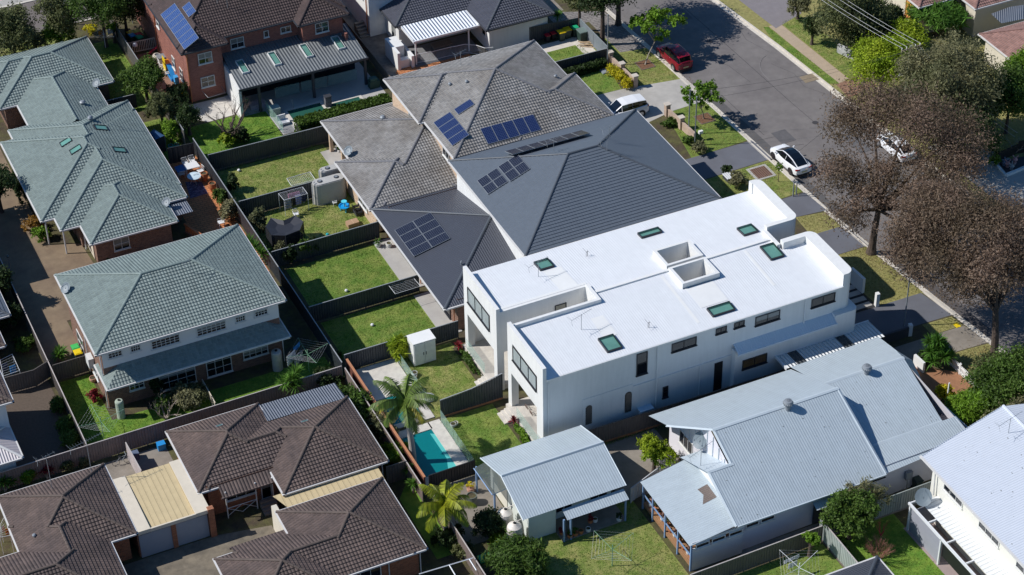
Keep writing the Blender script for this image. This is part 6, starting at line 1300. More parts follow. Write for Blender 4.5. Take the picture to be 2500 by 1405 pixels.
bare('bare_tree', 'large bare winter tree on the brick house lawn', *at_px(568, 345, 0), 5.2, .7, 2, mat('dark_twig', (92, 78, 70), .9), .2, depth=5, k=6)
shrub('dark ivy clump round the bare tree trunk', 585, 330, .9, 1.6, L_DARK, 2200, .17)
shrub('pale ivy clump on the left of the bare tree trunk', 553, 342, .7, 1.5, L_LIME, 1200, .16)
# hedges
def hedge(name, label, p, q, wd, h, lm, n, size=.13, group=None, z0=0, cat='hedge'):
    p = Vector((p[0], p[1], 0)); q = Vector((q[0], q[1], 0)); L = (q-p).length; d = (q-p)/L; s = Vector((-d.y, d.x, 0)); k = max(1, int(L/(wd*.8))); 
    T = thing(name, label, cat, (p.x, p.y, 0), group=group); mb = MB(); mb.obox(p+d*.1, q-d*.1, wd*.7, z0, h*.85); part('stems', mb, mat('hedge_shade_core', (34, 42, 26), .95, var=.4, ns=4), T)  # solid core box, coloured dark as the shade inside; no stems modelled
    m = n; X = np.array([list(p+d*random.uniform(0, L)) for _ in range(m)]); f = RNG.random(m); o = RNG.uniform(-.5, .5, m); zz = z0+RNG.random(m)*(h-z0); top = f < .45; zz[top] = h+RNG.normal(size=top.sum())*.05; o[~top] = np.sign(o[~top])*.5+RNG.normal(size=(~top).sum())*.04
    X += np.outer(o*wd, np.array(s)); X[:, 2] = zz; nn = RNG.normal(size=(m, 3)); nn[:, 2] += .4; nn /= np.linalg.norm(nn, axis=1)[:, None]; t = np.cross(nn, RNG.normal(size=(m, 3))); t /= np.linalg.norm(t, axis=1)[:, None]; c = np.cross(nn, t); sz = size*(.6+.8*RNG.random(m))[:, None]
    X += RNG.normal(size=(m, 3))*.04
    part('foliage', (np.stack([X-t*sz, X-c*sz*.6, X+t*sz, X+c*sz*.6], 1), 4), lm, T); return T
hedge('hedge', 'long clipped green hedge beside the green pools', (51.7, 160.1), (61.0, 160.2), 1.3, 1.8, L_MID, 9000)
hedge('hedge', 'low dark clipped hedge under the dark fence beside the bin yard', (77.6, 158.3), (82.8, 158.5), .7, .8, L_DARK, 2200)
for lab, s in (('golden round shrub nearest the flat slab, first of the row', (1493.9, 172.0)), ('golden round shrub second in the row behind the stone wall', (1505.5, 178.7)), ('golden round shrub third in the row behind the stone wall', (1516.8, 189.0)), ('golden round shrub nearest the concrete driveway, last of the row', (1529.7, 203.0))):
    shrub(lab, s[0], s[1], .55, 1.1, L_GOLD, 1700, .1, 'golden shrubs behind the stone wall', blobs=1)
for lab, s in (('low green shrub behind the stone pier across the driveway', (1636.4, 297.3)), ('low green shrub beside the pair of slim poles', (1680.8, 341.7))): shrub(lab, s[0], s[1], .7, .8, L_MID, 1200, .13, 'shrubs across the driveway')
shrub('grey green shrub on the verge beside the dark driveway', 1711.5, 362.2, .75, 1.1, L_GREYG, 1800, .15)
shrub('sparse shrub on the garden bed behind the duplex front', 1800.4, 440.8, .9, 1.2, L_GREYG, 1800, .16)
shrub('dark green shrub beside the pale bench behind the duplex front', 1773.1, 415.2, .55, .9, L_DARK, 900, .15)
strappy('yucca', 'small spiky palm behind the bin yard fence', *at_px(1362, 42, 1.0), [(0, 0, 1.1)], 70, .8, .05, L_YUC)
strappy('yucca', 'large bright yucca clump beside the white picket fence', *at_px(2288, 862, 1.2), [(0, 0, 1.6), (.6, .2, 1.3), (-.6, .1, 1.4), (.2, -.6, 1.1), (-.2, .7, 1.8), (.8, -.5, .9), (-.7, -.5, .9), (.1, .2, 2.2)], 90, .95, .05, L_YUC)
shrub('dark low shrub behind the large yucca clump', 2255, 870, .7, 1.0, L_DARK, 1400, .16)
strappy('cordyline', 'tiny spiky plant growing through the picket fence', *at_px(2364, 925, .4), [(0, 0, .4)], 40, .4, .04, L_YUC)
# garden beds beside the duplex alfresco
for lab, y0, y1, lm in (('planting strip with glossy leaves under the left glass balustrade', 121.2, 125.2, L_MID), ('planting strip with big green leaves under the right glass balustrade', 111.0, 114.6, L_BRIGHT)):
    tree('garden_planting', lab, 52.35, (y0+y1)/2, .3, .32, (y1-y0)/2, .35, 1300, .15, lm, tr=.03, blobs=4, cat='plants', hb=.1)
strappy('cordyline', 'dark red cordyline in the left duplex planting strip', 52.3, 125.1, [(0, 0, .5)], 50, .55, .04, L_RED); strappy('cordyline', 'dark red cordyline in the right duplex planting strip', 52.4, 114.8, [(0, 0, .5)], 50, .55, .04, L_RED)
shrub('fine leafed bamboo plant between the white shed and the fence', 978, 855, .7, 2.0, L_LIME, 1800, .22, aspect=4)
shrub('small plant on the fence corner above the pool deck', 828, 868, .3, .9, L_MID, 350)
shrub('silvery shrub beside the green villa wall below the driveway', 258, 628, .5, .7, L_MID, 700)
bare('red_twig_shrub', 'reddish bare twig shrub in front of the pale fence', *at_px(2140, 1370, 0), 2.3, .55, 3, mat('red_twig', (160, 112, 96), .9), .035, 'shrub', 4, 12)
bare('coral_stem_maple', 'thin coral red stems rising behind the bare twig shrub', *at_px(2150, 1310, 0), 2.2, .35, 2, mat('coral_twig', (180, 66, 72), .8), .035, 'shrub', 3, 4)
bare('frangipani', 'bare pale frangipani on the forecourt at the right edge', *at_px(2475, 375, 0), 2.2, .8, 2, mat('pale_twig', (156, 142, 132)), .07, depth=3, k=4)
shrub('low green shrub at the forecourt corner', 2432, 392, .5, .9, L_BRIGHT, 800); shrub('low shrub in the shade behind the forecourt', 2420, 350, 1.2, .9, L_MID, 1500)
# ---------------- vehicles ----------------
def loft(mb, secs, m=0, cap=True, mf=None):
    for a, (A, B_) in enumerate(zip(secs, secs[1:])):
        for j in range(len(A)-1): mb.face([A[j], A[j+1], B_[j+1], B_[j]], m if mf is None else mf(a, j), smooth=True)
    if cap: mb.face(secs[0][::-1], m); mb.face(secs[-1], m)
def vehicle(name, label, x, y, rz, paint, suv=False, glassroof=False, L=4.7, wheelm=None, z0=-.12, group=None):
    T = thing(name, label, 'car', (x, y, z0), rz, group=group); ORG[T.name] = Vector((0, 0, 0))
    k = L/4.7
    st = [(-2.33, .62, .42, .72, .80), (-2.24, .80, .27, .90, .98), (-2.0, .88, .22, .99, 1.05), (-1.4, .92, .2, .98, 1.02), (-.3, .93, .2, .93, .97), (.8, .93, .2, .90, .95), (1.5, .91, .2, .84, .92), (2.0, .86, .23, .74, .82), (2.25, .74, .28, .62, .68), (2.34, .55, .36, .52, .56)]
    if suv: st = [(y_, h_, zb+.05, zs+.14*(1 if y_ < 1.5 else .8), zt+.16*(1 if y_ < 1.5 else .85)) for y_, h_, zb, zs, zt in st]
    S = []
    for y_, h_, zb, zs, zt in st:
        half = [(0, zb), (h_*.86, zb), (h_*.98, zb+.12), (h_, (zb+zs)/2), (h_*.97, zs-.05), (h_*.86, zs+.01), (h_*.5, zt-.01), (0, zt)]
        ring = [Vector((-a, y_*k, z)) for a, z in half]+[Vector((a, y_*k, z)) for a, z in half[::-1][1:-1]]; S.append(ring+[ring[0]])
    mb = MB(); loft(mb, S); body = part('body', mb, paint, T, local=True)
    if suv: gs = [(-2.18, .74, 1.08, .60, 1.12), (-1.98, .80, 1.08, .66, 1.58), (-1.2, .84, 1.06, .68, 1.68), (-.1, .85, 1.04, .68, 1.70), (.45, .84, 1.03, .64, 1.64), (1.3, .76, 1.0, .62, 1.03)]
    else: gs = [(-2.0, .70, 1.0, .60, 1.03), (-1.2, .80, .98, .60, 1.34), (-.5, .83, .95, .60, 1.44), (.1, .83, .93, .60, 1.44), (.5, .82, .92, .58, 1.37), (1.4, .74, .87, .60, .91)]
    S = []
    for y_, hb, zb, ht, zt in gs:
        ring = [Vector((-hb, y_*k, zb-.03)), Vector((-(hb*.55+ht*.45), y_*k, zb+(zt-zb)*.5)), Vector((-ht, y_*k, zt-.03)), Vector((-ht*.86, y_*k, zt)), Vector((0, y_*k, zt+.03)), Vector((ht*.86, y_*k, zt)), Vector((ht, y_*k, zt-.03)), Vector(((hb*.55+ht*.45), y_*k, zb+(zt-zb)*.5)), Vector((hb, y_*k, zb-.03))]; S.append(ring)
    n = len(S)-1
    def mf(a, j):
        if j in (2, 5): return 1
        if j in (3, 4): return 0 if (a in (0, n-1) or glassroof) else 1
        return 0
    mb = MB(); loft(mb, S, cap=True, mf=mf); part('cabin', mb, [M_CARGLASS, paint], T, local=True)
    mb = MB()
    for yy in ((-.55, .55) if suv else (-.35,)):
        for sx in (1, -1): mb.tube([(sx*.84, yy*k-.03, 1.0), (sx*.68, (yy-.02)*k, 1.62 if suv else 1.36)], .03, 4)
    part('door_pillar', mb, paint, T, local=True)
    for sx in (1, -1):
        for yy in (-1.42, 1.42):
            mb = MB(); X0, X1 = (sx*.72, sx*.935); r = .345 if suv else .33; mb.tube([(X0, yy*k, r), (X1, yy*k, r)], r, 22); o = part('wheel', mb, M_TYRE, T, local=True)
            mb = MB(); mb.tube([(sx*.93, yy*k, r), (sx*.945, yy*k, r)], r*.66, 14)
            part('rim', mb, wheelm or M_RIM, o, local=True)
            mb = MB()
            for a in range(-1, 10): t = a*math.pi/8; t2 = (a+1)*math.pi/8; R_ = r+.07; mb.face([(sx*.932, yy*k+R_*math.cos(t), r+.02+R_*math.sin(t)), (sx*.932, yy*k+R_*math.cos(t2), r+.02+R_*math.sin(t2)), (sx*.932, yy*k+(r-.01)*math.cos(t2), r+.02+(r-.01)*math.sin(t2)), (sx*.932, yy*k+(r-.01)*math.cos(t), r+.02+(r-.01)*math.sin(t))])
            part('wheel_arch', mb, M_BLACK, T, local=True)
        dz = .12 if suv else 0
        mb = MB(); mb.prism([(sx*.52, 2.24*k), (sx*.74, 2.19*k), (sx*.80, 2.05*k), (sx*.56, 2.18*k)], .58+dz, .70+dz); part('headlight', mb, M_LAMP, T, local=True)
        mb = MB(); mb.prism([(sx*.45, -2.31*k), (sx*.80, -2.25*k), (sx*.86, -2.1*k), (sx*.6, -2.2*k)], .80+dz, .93+dz); part('tail_light', mb, M_REDL, T, local=True)
        mb = MB(); mb.box(min(sx*.9, sx*1.06), max(sx*.9, sx*1.06), .95*k, 1.07*k, .95+dz, 1.07+dz); part('mirror', mb, paint, T, local=True)
    mb = MB(); mb.box(-.28, .28, -2.36*k, -2.31*k, .55, .67); part('number_plate', mb, mat('plate_pale', (196, 190, 140), .5), T, local=True)
    mb = MB(); mb.box(-.72, .72, -2.34*k, -2.2*k, .26, .42); part('rear_bumper_trim', mb, M_BLACK, T, local=True)
    return T
M_CARGLASS = mat('car_glass', (14, 18, 26), .05, spec=.8, var=.05); M_TYRE = mat('tyre_rubber', (28, 28, 30), .8, var=.1); M_RIM = mat('alloy_rim', (168, 170, 174), .3, metal=.7); M_RIMD = mat('dark_rim', (60, 52, 56), .4, metal=.5)
M_LAMP = mat('headlamp_lens', (214, 216, 220), .15); M_REDL = mat('tail_lamp_red', (150, 20, 28), .2); P_WHITE = mat('white_car_paint', (232, 233, 236), .22, var=.01, spec=.7); P_RED = mat('maroon_car_paint', (128, 18, 42), .2, var=.02, spec=.7)
vehicle('parked_car', 'white parked sedan with a black glass roof, between the sapling and the she-oak', 90.15, 136.35, R(1.5), P_WHITE, False, True, 4.7, M_RIMD)
vehicle('parked_car', 'maroon red parked car standing half in tree shade beside a young tree', 89.25, 156.55, R(1.5), P_RED, True, False, 4.6)
c = G(1522, 262, 1.0); vehicle('parked_car', 'white wagon parked nose in on the pale concrete driveway', c.x, c.y, R(90), P_WHITE, True, False, 4.75, z0=.01)
c = G(2183, 350, .6); vehicle('parked_car', 'white car half hidden behind the branches of the front she-oak', c.x, c.y-.3, R(1), P_WHITE, False, False, 4.6)
# ---------------- poles and wires ----------------
def ztop(x, y, py):
    lo, hi = 0, 20
    for _ in range(40):
        z = (lo+hi)/2; d = Vector((x, y, z-CAMH)); v = 702.5-FPX*d.dot(UP)/d.dot(_f)
        if v > py: lo = z
        else: hi = z
    return z
def post_pole(name, label, b, py, r=.06, m=None, head=None, group=None):
    p = G(*b); z = ztop(p.x, p.y, py); T = thing(name, label, 'pole', (p.x, p.y, 0), group=group); mb = MB(); mb.tube([(p.x, p.y, 0), (p.x, p.y, z)], [r*1.1, r*.8], 8); part('pole', mb, m or M_STEEL, T)
    mb = MB(); mb.lathe(p.x, p.y, [(r*.8, z), (r*1.3, z+.03), (r*1.3, z+.1), (0, z+.14)], 8); part('cap', mb, m or M_STEEL, T); return T, p, z
post_pole('slim_pole', 'slim steel pole at the corner of the bin yard fence', (1483.1, 159.9), 38); post_pole('slim_pole', 'left pole of the slim steel pair beside the young tree', (1680.8, 328.0), 222, group='paired slim poles'); post_pole('slim_pole', 'right pole of the slim steel pair beside the young tree', (1696.2, 355.4), 239, group='paired slim poles')
post_pole('slim_pole', 'left of two short steel poles behind the rounded duplex corner', (1935.9, 480.1), 441); post_pole('slim_pole', 'right of two short steel poles behind the rounded duplex corner', (1943.7, 475.0), 447)
post_pole('slim_pole', 'steel pole rising beside the duplex driveway, near the dark street wall', (2206.8, 796.6), 680)
post_pole('slim_pole', 'grey street pole at the top left beside the grey green street tree', (166.3, 61.9), -40, .07); post_pole('slim_pole', 'pale pole at the top edge left of the brick house', (325.0, 57.9), -40, .05)
T, p, z = post_pole('yard_lamp', 'slim lamp post beside the shaded driveway fence', (25.9, 661.6), 632, .04); mb = MB(); mb.lathe(p.x, p.y, [(0, z+.1), (.13, z+.16), (.15, z+.28), (.08, z+.38), (0, z+.4)], 10); part('lamp_globe', mb, M_GLASSROOF, T)
p = G(2204, 292); z = ztop(p.x, p.y, 112); T = thing('power_pole', 'tall timber power pole with crossarm and street lamp beside the lime green tree', 'power pole', (p.x, p.y, 0))
mb = MB(); mb.tube([(p.x, p.y, 0), (p.x, p.y, z)], [.2, .13], 10); part('pole', mb, mat('greenish_timber_pole', (122, 128, 108), .9, var=.15), T)
mb = MB(); mb.obox((p.x-1.05, p.y-.1), (p.x+1.15, p.y+.05), .12, z-.35, z-.2); part('crossarm', mb, M_TIMBER, T)
for dx in (-.95, -.45, .5, 1.0): mb = MB(); mb.cyl(p.x+dx, p.y, z-.2, z-.02, .05, n=8); part('insulator', mb, M_WHITE_TRIM, T)
mb = MB(); mb.tube([(p.x, p.y, z-2.9), (p.x-.7, p.y-.2, z-2.7)], .03, 5); o = part('lamp_arm', mb, M_STEEL, T); mb = MB(); mb.box(p.x-1.15, p.x-.65, p.y-.32, p.y-.1, z-2.78, z-2.66); part('lamp_head', mb, M_STEELW, o)
def wire(label, a, b, sag=.6, r=.016):
    a, b = Vector(a), Vector(b); mb = MB(); mb.tube([a.lerp(b, i/14)-Vector((0, 0, sag*4*(i/14)*(1-i/14))) for i in range(15)], r, 4); return solo('power_line', mb, mat('pale_cable', (170, 172, 174), .5) if r > .013 else mat('shadow_toned_cable', (48, 48, 50), .6), label, 'power line', 'overhead power lines')  # thin road-crossing wires are coloured dark to stand for their shadow lines
far = G(2015, 0, z+.2); dr = (far-Vector((p.x-.95, p.y, z))); E_ = dr*1.5
for i, dx in enumerate((-.95, -.45, .5, 1.0)): a = Vector((p.x+dx, p.y, z)); wire(['overhead wire nearest the road, running from the power pole to the top edge', 'second overhead wire from the road, running from the power pole to the top edge', 'third overhead wire from the road, running from the power pole to the top edge', 'overhead wire furthest from the road, running from the power pole to the top edge'][i], a, a+E_, .3)
for i, (s, t_) in enumerate((((2478, 335), 1.2), ((2484, 325), 1.2))): a = Vector((p.x+.6+.3*i, p.y, z-.3)); b = G(s[0], s[1], 3.2); wire(['lower service wire from the power pole towards the bare frangipani', 'upper service wire from the power pole towards the bare frangipani'][i], a, b, .5)
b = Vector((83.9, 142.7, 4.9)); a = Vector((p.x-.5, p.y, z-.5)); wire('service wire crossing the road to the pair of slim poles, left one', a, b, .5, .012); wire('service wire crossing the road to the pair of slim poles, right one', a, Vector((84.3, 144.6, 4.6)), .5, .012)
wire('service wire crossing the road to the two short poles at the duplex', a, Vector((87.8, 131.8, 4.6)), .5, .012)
# ---------------- clotheslines ----------------
def hoist(label, b, h=2.1, R_=1.9, ang=.3, m=None, lines=5):
    p = G(*b); T = thing('rotary_clothesline', label, 'clothesline', (p.x, p.y, 0)); m = m or mat('green_painted_steel', (120, 160, 130), .5)
    mb = MB(); mb.tube([(p.x, p.y, 0), (p.x, p.y, h)], .035, 6); part('pole', mb, m, T); Z = lambda r: h-.45+.4*r
    for i in range(4):
        a = ang+i*math.pi/2; mb = MB(); mb.tube([(p.x, p.y, Z(0)), (p.x+R_*math.cos(a), p.y+R_*math.sin(a), Z(1))], .017, 5); part('arm', mb, m, T)
    mb = MB()
    for j in range(lines):
        f = .35+.65*j/(lines-1)
        for i in range(4): a = ang+i*math.pi/2; c = a+math.pi/2; mb.tube([(p.x+R_*f*math.cos(a), p.y+R_*f*math.sin(a), Z(f)), (p.x+R_*f*.5*(math.cos(a)+math.cos(c)), p.y+R_*f*.5*(math.sin(a)+math.sin(c)), Z(f)-.05), (p.x+R_*f*math.cos(c), p.y+R_*f*math.sin(c), Z(f))], .004, 3, cap=False)
    tag(part('line', mb, M_STEELW, T), kind='stuff'); return p
def cloth(label, p, q, drop, m, name='hanging_cloth', group=None):
    p, q = Vector(p), Vector(q); s = (q-p); n = Vector((-s.y, s.x, 0)).normalized(); mb = MB(); K = 8
    g = [[p+s*(i/K)+n*(.04*math.sin(i*1.9+j)*j/4)-Vector((0, 0, drop*j/4)) for j in range(5)] for i in range(K+1)]
    for i in range(K):
        for j in range(4): mb.face([g[i][j], g[i][j+1], g[i+1][j+1], g[i+1][j]], smooth=True)
    o = solo(name, mb, m, label, 'laundry', group); md = o.modifiers.new('thickness', 'SOLIDIFY'); md.thickness = .012; return o
p = hoist('rotary clothesline on the back lawn below the studio porch', (1494.6, 1382.9), 2.1, 2.0, .25)
p = hoist('rotary clothesline on the narrow grass left of the bare frangipani', (253.5, 1070.2), 2.1, 1.9, .1)
p = hoist('rotary clothesline with sheets behind the townhouse', (755.0, 909.3), 2.3, 1.8, .05)
cloth('white sheet on the clothesline behind the townhouse', (p.x-1.7, p.y+.1, 2.1), (p.x-.7, p.y+.9, 2.0), 1.0, M_CLOTHW); cloth('blue towel on the clothesline behind the townhouse', (p.x-.8, p.y+1.0, 2.05), (p.x-.1, p.y+1.5, 2.1), .45, M_BLUEP); cloth('grey sheet hanging nearest the pole behind the townhouse', (p.x-1.1, p.y+.1, 1.9), (p.x-.2, p.y+.7, 1.85), 1.0, mat('grey_cloth', (150, 150, 156), .85))
p = hoist('rotary clothesline in the long side yard at the top left', (258.0, 117.9), 2.0, 1.7, .4, M_STEELW)
cloth('orange shirt on the top left clothesline', (p.x-.4, p.y+.3, 1.8), (p.x+.2, p.y+.6, 1.8), .6, M_ORANGE); cloth('pale lilac shirt on the top left clothesline', (p.x+.5, p.y+.3, 1.8), (p.x+1.1, p.y+.5, 1.8), .6, M_CLOTHW); cloth('black trousers on the top left clothesline', (p.x+1.2, p.y-.2, 1.75), (p.x+1.4, p.y+.2, 1.75), .9, M_BLACK)
p = hoist('rotary clothesline with white washing at the bottom edge', (1948, 1425), 2.0, 1.9, .3, M_STEELW)
cloth('white tea towels on the bottom edge clothesline', (p.x-.7, p.y+.9, 1.75), (p.x+.6, p.y+1.0, 1.75), .35, M_CLOTHW); cloth('white shirt on the bottom edge clothesline', (p.x-.6, p.y+.5, 1.7), (p.x+.2, p.y+.6, 1.7), .5, M_CLOTHW)
def rack(label, c4, z, items=(), legs=False, m=None):
    P = [G(px, py, z) for px, py in c4]; o = P[0]; T = thing('folding_clothesline', label, 'clothes rack', (o.x, o.y, 0)); m = m or M_STEELW; mb = MB()
    for a, b in zip(P, P[1:]+P[:1]): mb.tube([a, b], .018, 5)
    part('frame', mb, m, T); mb = MB()
    for i in range(1, 7): mb.tube([P[0].lerp(P[3], i/7), P[1].lerp(P[2], i/7)], .006, 3, cap=False)
    tag(part('line', mb, m, T), kind='stuff')
    if legs:
        for a in P: mb = MB(); mb.tube([a, (a.x, a.y, 0)], .025, 5); part('leg', mb, m, T)
    for i, (u0, u1, v, dr_, mm, lb) in enumerate(items):
        A = P[0].lerp(P[3], v); B = P[1].lerp(P[2], v); cloth(lb, A.lerp(B, u0), A.lerp(B, u1), dr_, mm)
    return P
rack('white fold down clothes rack crowded with washing on the dark fence', ((679.8, 473.1), (738.7, 456.9), (750.7, 473.1), (693.5, 489.3)), 1.75, ((.02, .3, .95, 1.1, mat('grey_cloth', (150, 150, 156)), 'grey sheet at the left end of the crowded clothes rack'), (.35, .5, .9, 1.0, M_BLACK, 'black garment on the crowded clothes rack'), (.5, .75, .8, 1.1, mat('lilac_cloth', (150, 150, 186), .85), 'lilac towel on the crowded clothes rack'), (.78, .98, .7, 1.0, M_NAVY, 'navy striped top on the crowded clothes rack'), (.3, .8, .4, .5, mat('pink_cloth', (190, 120, 150), .85), 'pink cloth in the middle of the crowded clothes rack')), True)
rack('empty fold down clothes rack on the fence below the charcoal roof corner', ((946.3, 694.1), (1009.5, 678.7), (1026.6, 699.2), (965.1, 718.0)), 1.6, (), False)
rack('framed rack of blue washing in the shaded yard at the left edge', ((0, 880), (29.9, 865.0), (47.9, 904.9), (8.0, 918.8)), 1.7, ((.05, .45, .3, .8, M_NAVY, 'navy garment on the shaded left edge rack'), (.5, .9, .6, .8, M_BLUEP, 'blue garment on the shaded left edge rack')), True)
rack('rack of many small clothes at the left edge beside the brown villa', ((0, 1283), (12.0, 1259.9), (25.6, 1307.7), (0, 1312)), 1.7, ((.2, .6, .3, .6, M_CLOTHW, 'white small clothes on the left edge rack'), (.6, .95, .6, .6, M_ORANGE, 'orange and green small clothes on the left edge rack')), True)
T = thing('folded_frame', 'white framed net goal lying on the lawn above the water tanks', 'goal', G(705.4, 436.4)); P = [G(700.3, 436.4,.05), G(756.7, 420.1,.05), G(769.5, 438.9,.6), G(711.4, 454.3,.6)]
mb = MB(); [mb.tube([a, b], .025, 5) for a, b in zip(P, P[1:]+P[:1])]; part('frame', mb, M_STEELW, T)
mb = MB()
for i in range(1, 14): mb.tube([P[0].lerp(P[1], i/14), P[3].lerp(P[2], i/14)], .005, 3, cap=False)
for i in range(1, 7): mb.tube([P[0].lerp(P[3], i/7), P[1].lerp(P[2], i/7)], .005, 3, cap=False)
tag(part('net', mb, M_STEELW, T), kind='stuff')
# ---------------- bins ----------------
def bin_(label, px, py, lid, z=.95, rz=0, s=1.0, body=None, group=None):
    p = G(px, py, z*s); T = thing('wheelie_bin', label, 'bin', (p.x, p.y, 0), rz, group=group); ORG[T.name] = Vector((0, 0, 0)); mb = MB(); w = .29*s; h = .9*s
    b = [(-w*.8, -w*.85), (w*.8, -w*.85), (w*.8, w*.85), (-w*.8, w*.85)]; t = [(-w, -w*1.1), (w, -w*1.1), (w, w*1.1), (-w, w*1.1)]
    for i in range(4): j = (i+1) % 4; mb.face([(*b[i], .06), (*b[j], .06), (*t[j], h), (*t[i], h)])
    mb.face([(*q, .06) for q in b[::-1]]); part('body', mb, body or M_BIN, T, local=True)
    mb = MB(); P = [(-w*1.08, -w*1.25), (w*1.08, -w*1.25), (w*1.08, w*1.2), (-w*1.08, w*1.2)]; mb.prism(P, h+.003, h+.05*s); mb.prism([(a*.8, c*.8) for a, c in P], h+.053*s, h+.09*s); part('lid', mb, lid, T, local=True)
    mb = MB(); mb.tube([(-w*.9, w*1.3, h*.97), (w*.9, w*1.3, h*.97)], .02, 5); part('handle', mb, M_BLACK, T, local=True)
    for sx in (1, -1): mb = MB(); mb.tube([(sx*w*.75, w*.9, .1), (sx*w*.95, w*.9, .1)], .1, 10); part('wheel', mb, M_BLACK, T, local=True)
    return T
GB = 'bins in the side yard beside the slate roofed house'
bin_('small bin with a red lid, leftmost against the dark fence', 1336.5, 89.4, M_RED, .7, 0, .8, M_BLACK, GB); bin_('small bin with a red lid, right of the other red one', 1350.5, 84.6, M_RED, .7, 0, .8, M_BLACK, GB)
bin_('tall bin with a yellow lid next to the red ones', 1370.4, 76.5, M_YEL, .95, 0, 1.1, None, GB); bin_('tall bin with a yellow lid next to the green lidded bin', 1384.9, 70.3, M_YEL, .95, 0, 1.1, None, GB); bin_('bin with a bright green lid against the dark fence', 1403.8, 66.3, M_GRNP, .95, 0, 1.1, None, GB)
bin_('green lidded bin beside the townhouse wall on the driveway', 183.4, 846.3, mat('green_lid', (70, 180, 92), .5), .95); bin_('yellow lidded bin in front of the green one beside the townhouse', 189.4, 859.0, M_YEL, .95)
bin_('dark bin beside the meter box behind the pale green fence', 2240.9, 1170.1, M_BIN, .95)
for lab, s, mm in (('yellow lidded bin at the back left of the brick house bins', (317.8, 79.3), M_YEL), ('pale yellow lidded bin at the back right of the brick house bins', (333.8, 75.9), mat('pale_yellow_lid', (214, 204, 90), .5)), ('blue lidded bin beside the brick house gate', (321.9, 85.4), M_BLUEP), ('red lidded bin beside the brick house gate', (338.3, 83.4), M_RED), ('green lidded bin nearest the brick house gate', (340.0, 89.5), M_GRNP)): bin_(lab, s[0], s[1], mm, .95, R(10), 1.0, None, 'coloured bins beside the brick house gate')
T = thing('compost_box', 'large dark green storage bin on the paved corner of the bin yard', 'storage bin', G(1425.3, 98.0)); o = ORG[T.name]; mb = MB(); mb.prism([(o.x-.55, o.y-.4), (o.x+.55, o.y-.4), (o.x+.55, o.y+.5), (o.x-.55, o.y+.5)], 0, 1.05); part('body', mb, M_BIN, T); mb = MB(); mb.prism([(o.x-.6, o.y-.45), (o.x+.6, o.y-.45), (o.x+.6, o.y+.55), (o.x-.6, o.y+.55)], 1.053, 1.15); part('lid', mb, mat('grey_green_lid', (110, 126, 122), .5), T)
T = thing('firewood_pile', 'heap of pale branches on the ground in the bin yard', 'firewood', G(1438.7, 111.5)); o = ORG[T.name]
for i in range(9): a = R(-35)+random.uniform(-.3, .3); c = Vector((o.x+random.uniform(-.5, .5), o.y+random.uniform(-.4, .4), .06+.03*i)); d = Vector((math.cos(a), math.sin(a), 0))*random.uniform(.4, .8); mb = MB(); mb.tube([c-d, c+d], .05, 6); part('branch', mb, mat('pale_wood', (186, 162, 130), .85), T)
mb = MB(); c = G(1475.9, 171.2,.1); mb.box(c.x-.45, c.x+.45, c.y-.6, c.y+.6, 0, .12); mb.box(c.x-.4, c.x+.4, c.y-.55, c.y+.55, .123, .15); solo('flat_slab', mb, mat('blue_grey_slab', (134, 142, 150), .8), 'flat blue grey slab beside the golden shrubs', 'slab')
# ---------------- tanks, sheds, toys ----------------
def slim_tank(label, x0, x1, y0, y1, h, lids, group):
    r = (y1-y0)/2; ym = (y0+y1)/2; T = thing('slimline_tank', label, 'water tank', (x0, y0, 0), group=group); P = [(x0+r-r*math.sin(a*math.pi/10), ym+r*math.cos(a*math.pi/10)) for a in range(11)]+[(x1-r+r*math.sin(a*math.pi/10), ym-r*math.cos(a*math.pi/10)) for a in range(11)]
    mb = MB(); mb.prism(P, 0, h-.08); mb.prism([(x0+(x1-x0)/2+(a-(x0+x1)/2)*.96, ym+(b-ym)*.9) for a, b in P], h-.077, h); part('tank_body', mb, M_TANK, T)
    for lx in lids: mb = MB(); mb.cyl(lx, ym, h+.003, h+.06, .22, n=14); o = part('lid', mb, M_GUT_D, T); mb = MB(); mb.cyl(lx, ym, h+.063, h+.09, .15, n=12); part('mesh', mb, M_STEEL, o)
    mb = MB(); mb.tube([(x0-.12, ym-.2, .1), (x0-.12, ym-.2, h+.15), (x0+.2, ym-.1, h+.15)], .045, 6); part('inlet_pipe', mb, M_GUT_W, T)
slim_tank('grey slimline water tank with two round lids, nearest the hanging washing', 49.25, 52.3, 149.0, 150.1, 2.2, (49.95, 51.5), 'grey slimline water tanks'); slim_tank('grey slimline water tank half under the gutter, behind the other one', 50.55, 53.2, 150.75, 151.6, 2.2, (51.3,), 'grey slimline water tanks')
T = thing('round_tank', 'tall grey rain tank against the townhouse brick wall', 'water tank', G(678.6, 901.3)); o = ORG[T.name]; mb = MB(); mb.lathe(o.x, o.y, [(.42, 0), (.42, 1.7), (.38, 1.82), (0, 1.9)], 18); part('tank_body', mb, M_TANK, T); mb = MB(); mb.cyl(o.x, o.y, 1.88, 1.95, .12, n=8); part('lid', mb, M_BLACK, T)
T = thing('round_tank', 'pale grey green rain tank at the townhouse corner beside the bare frangipani', 'water tank', G(296.6, 1019.0)); o = ORG[T.name]; mb = MB(); mb.lathe(o.x, o.y, [(.33, 0), (.33, 1.6), (.28, 1.7), (0, 1.74)], 18); part('tank_body', mb, mat('grey_green_tank', (170, 180, 166), .7), T); mb = MB(); mb.cyl(o.x, o.y, 1.73, 1.8, .1, n=8); part('lid', mb, M_BLACK, T)
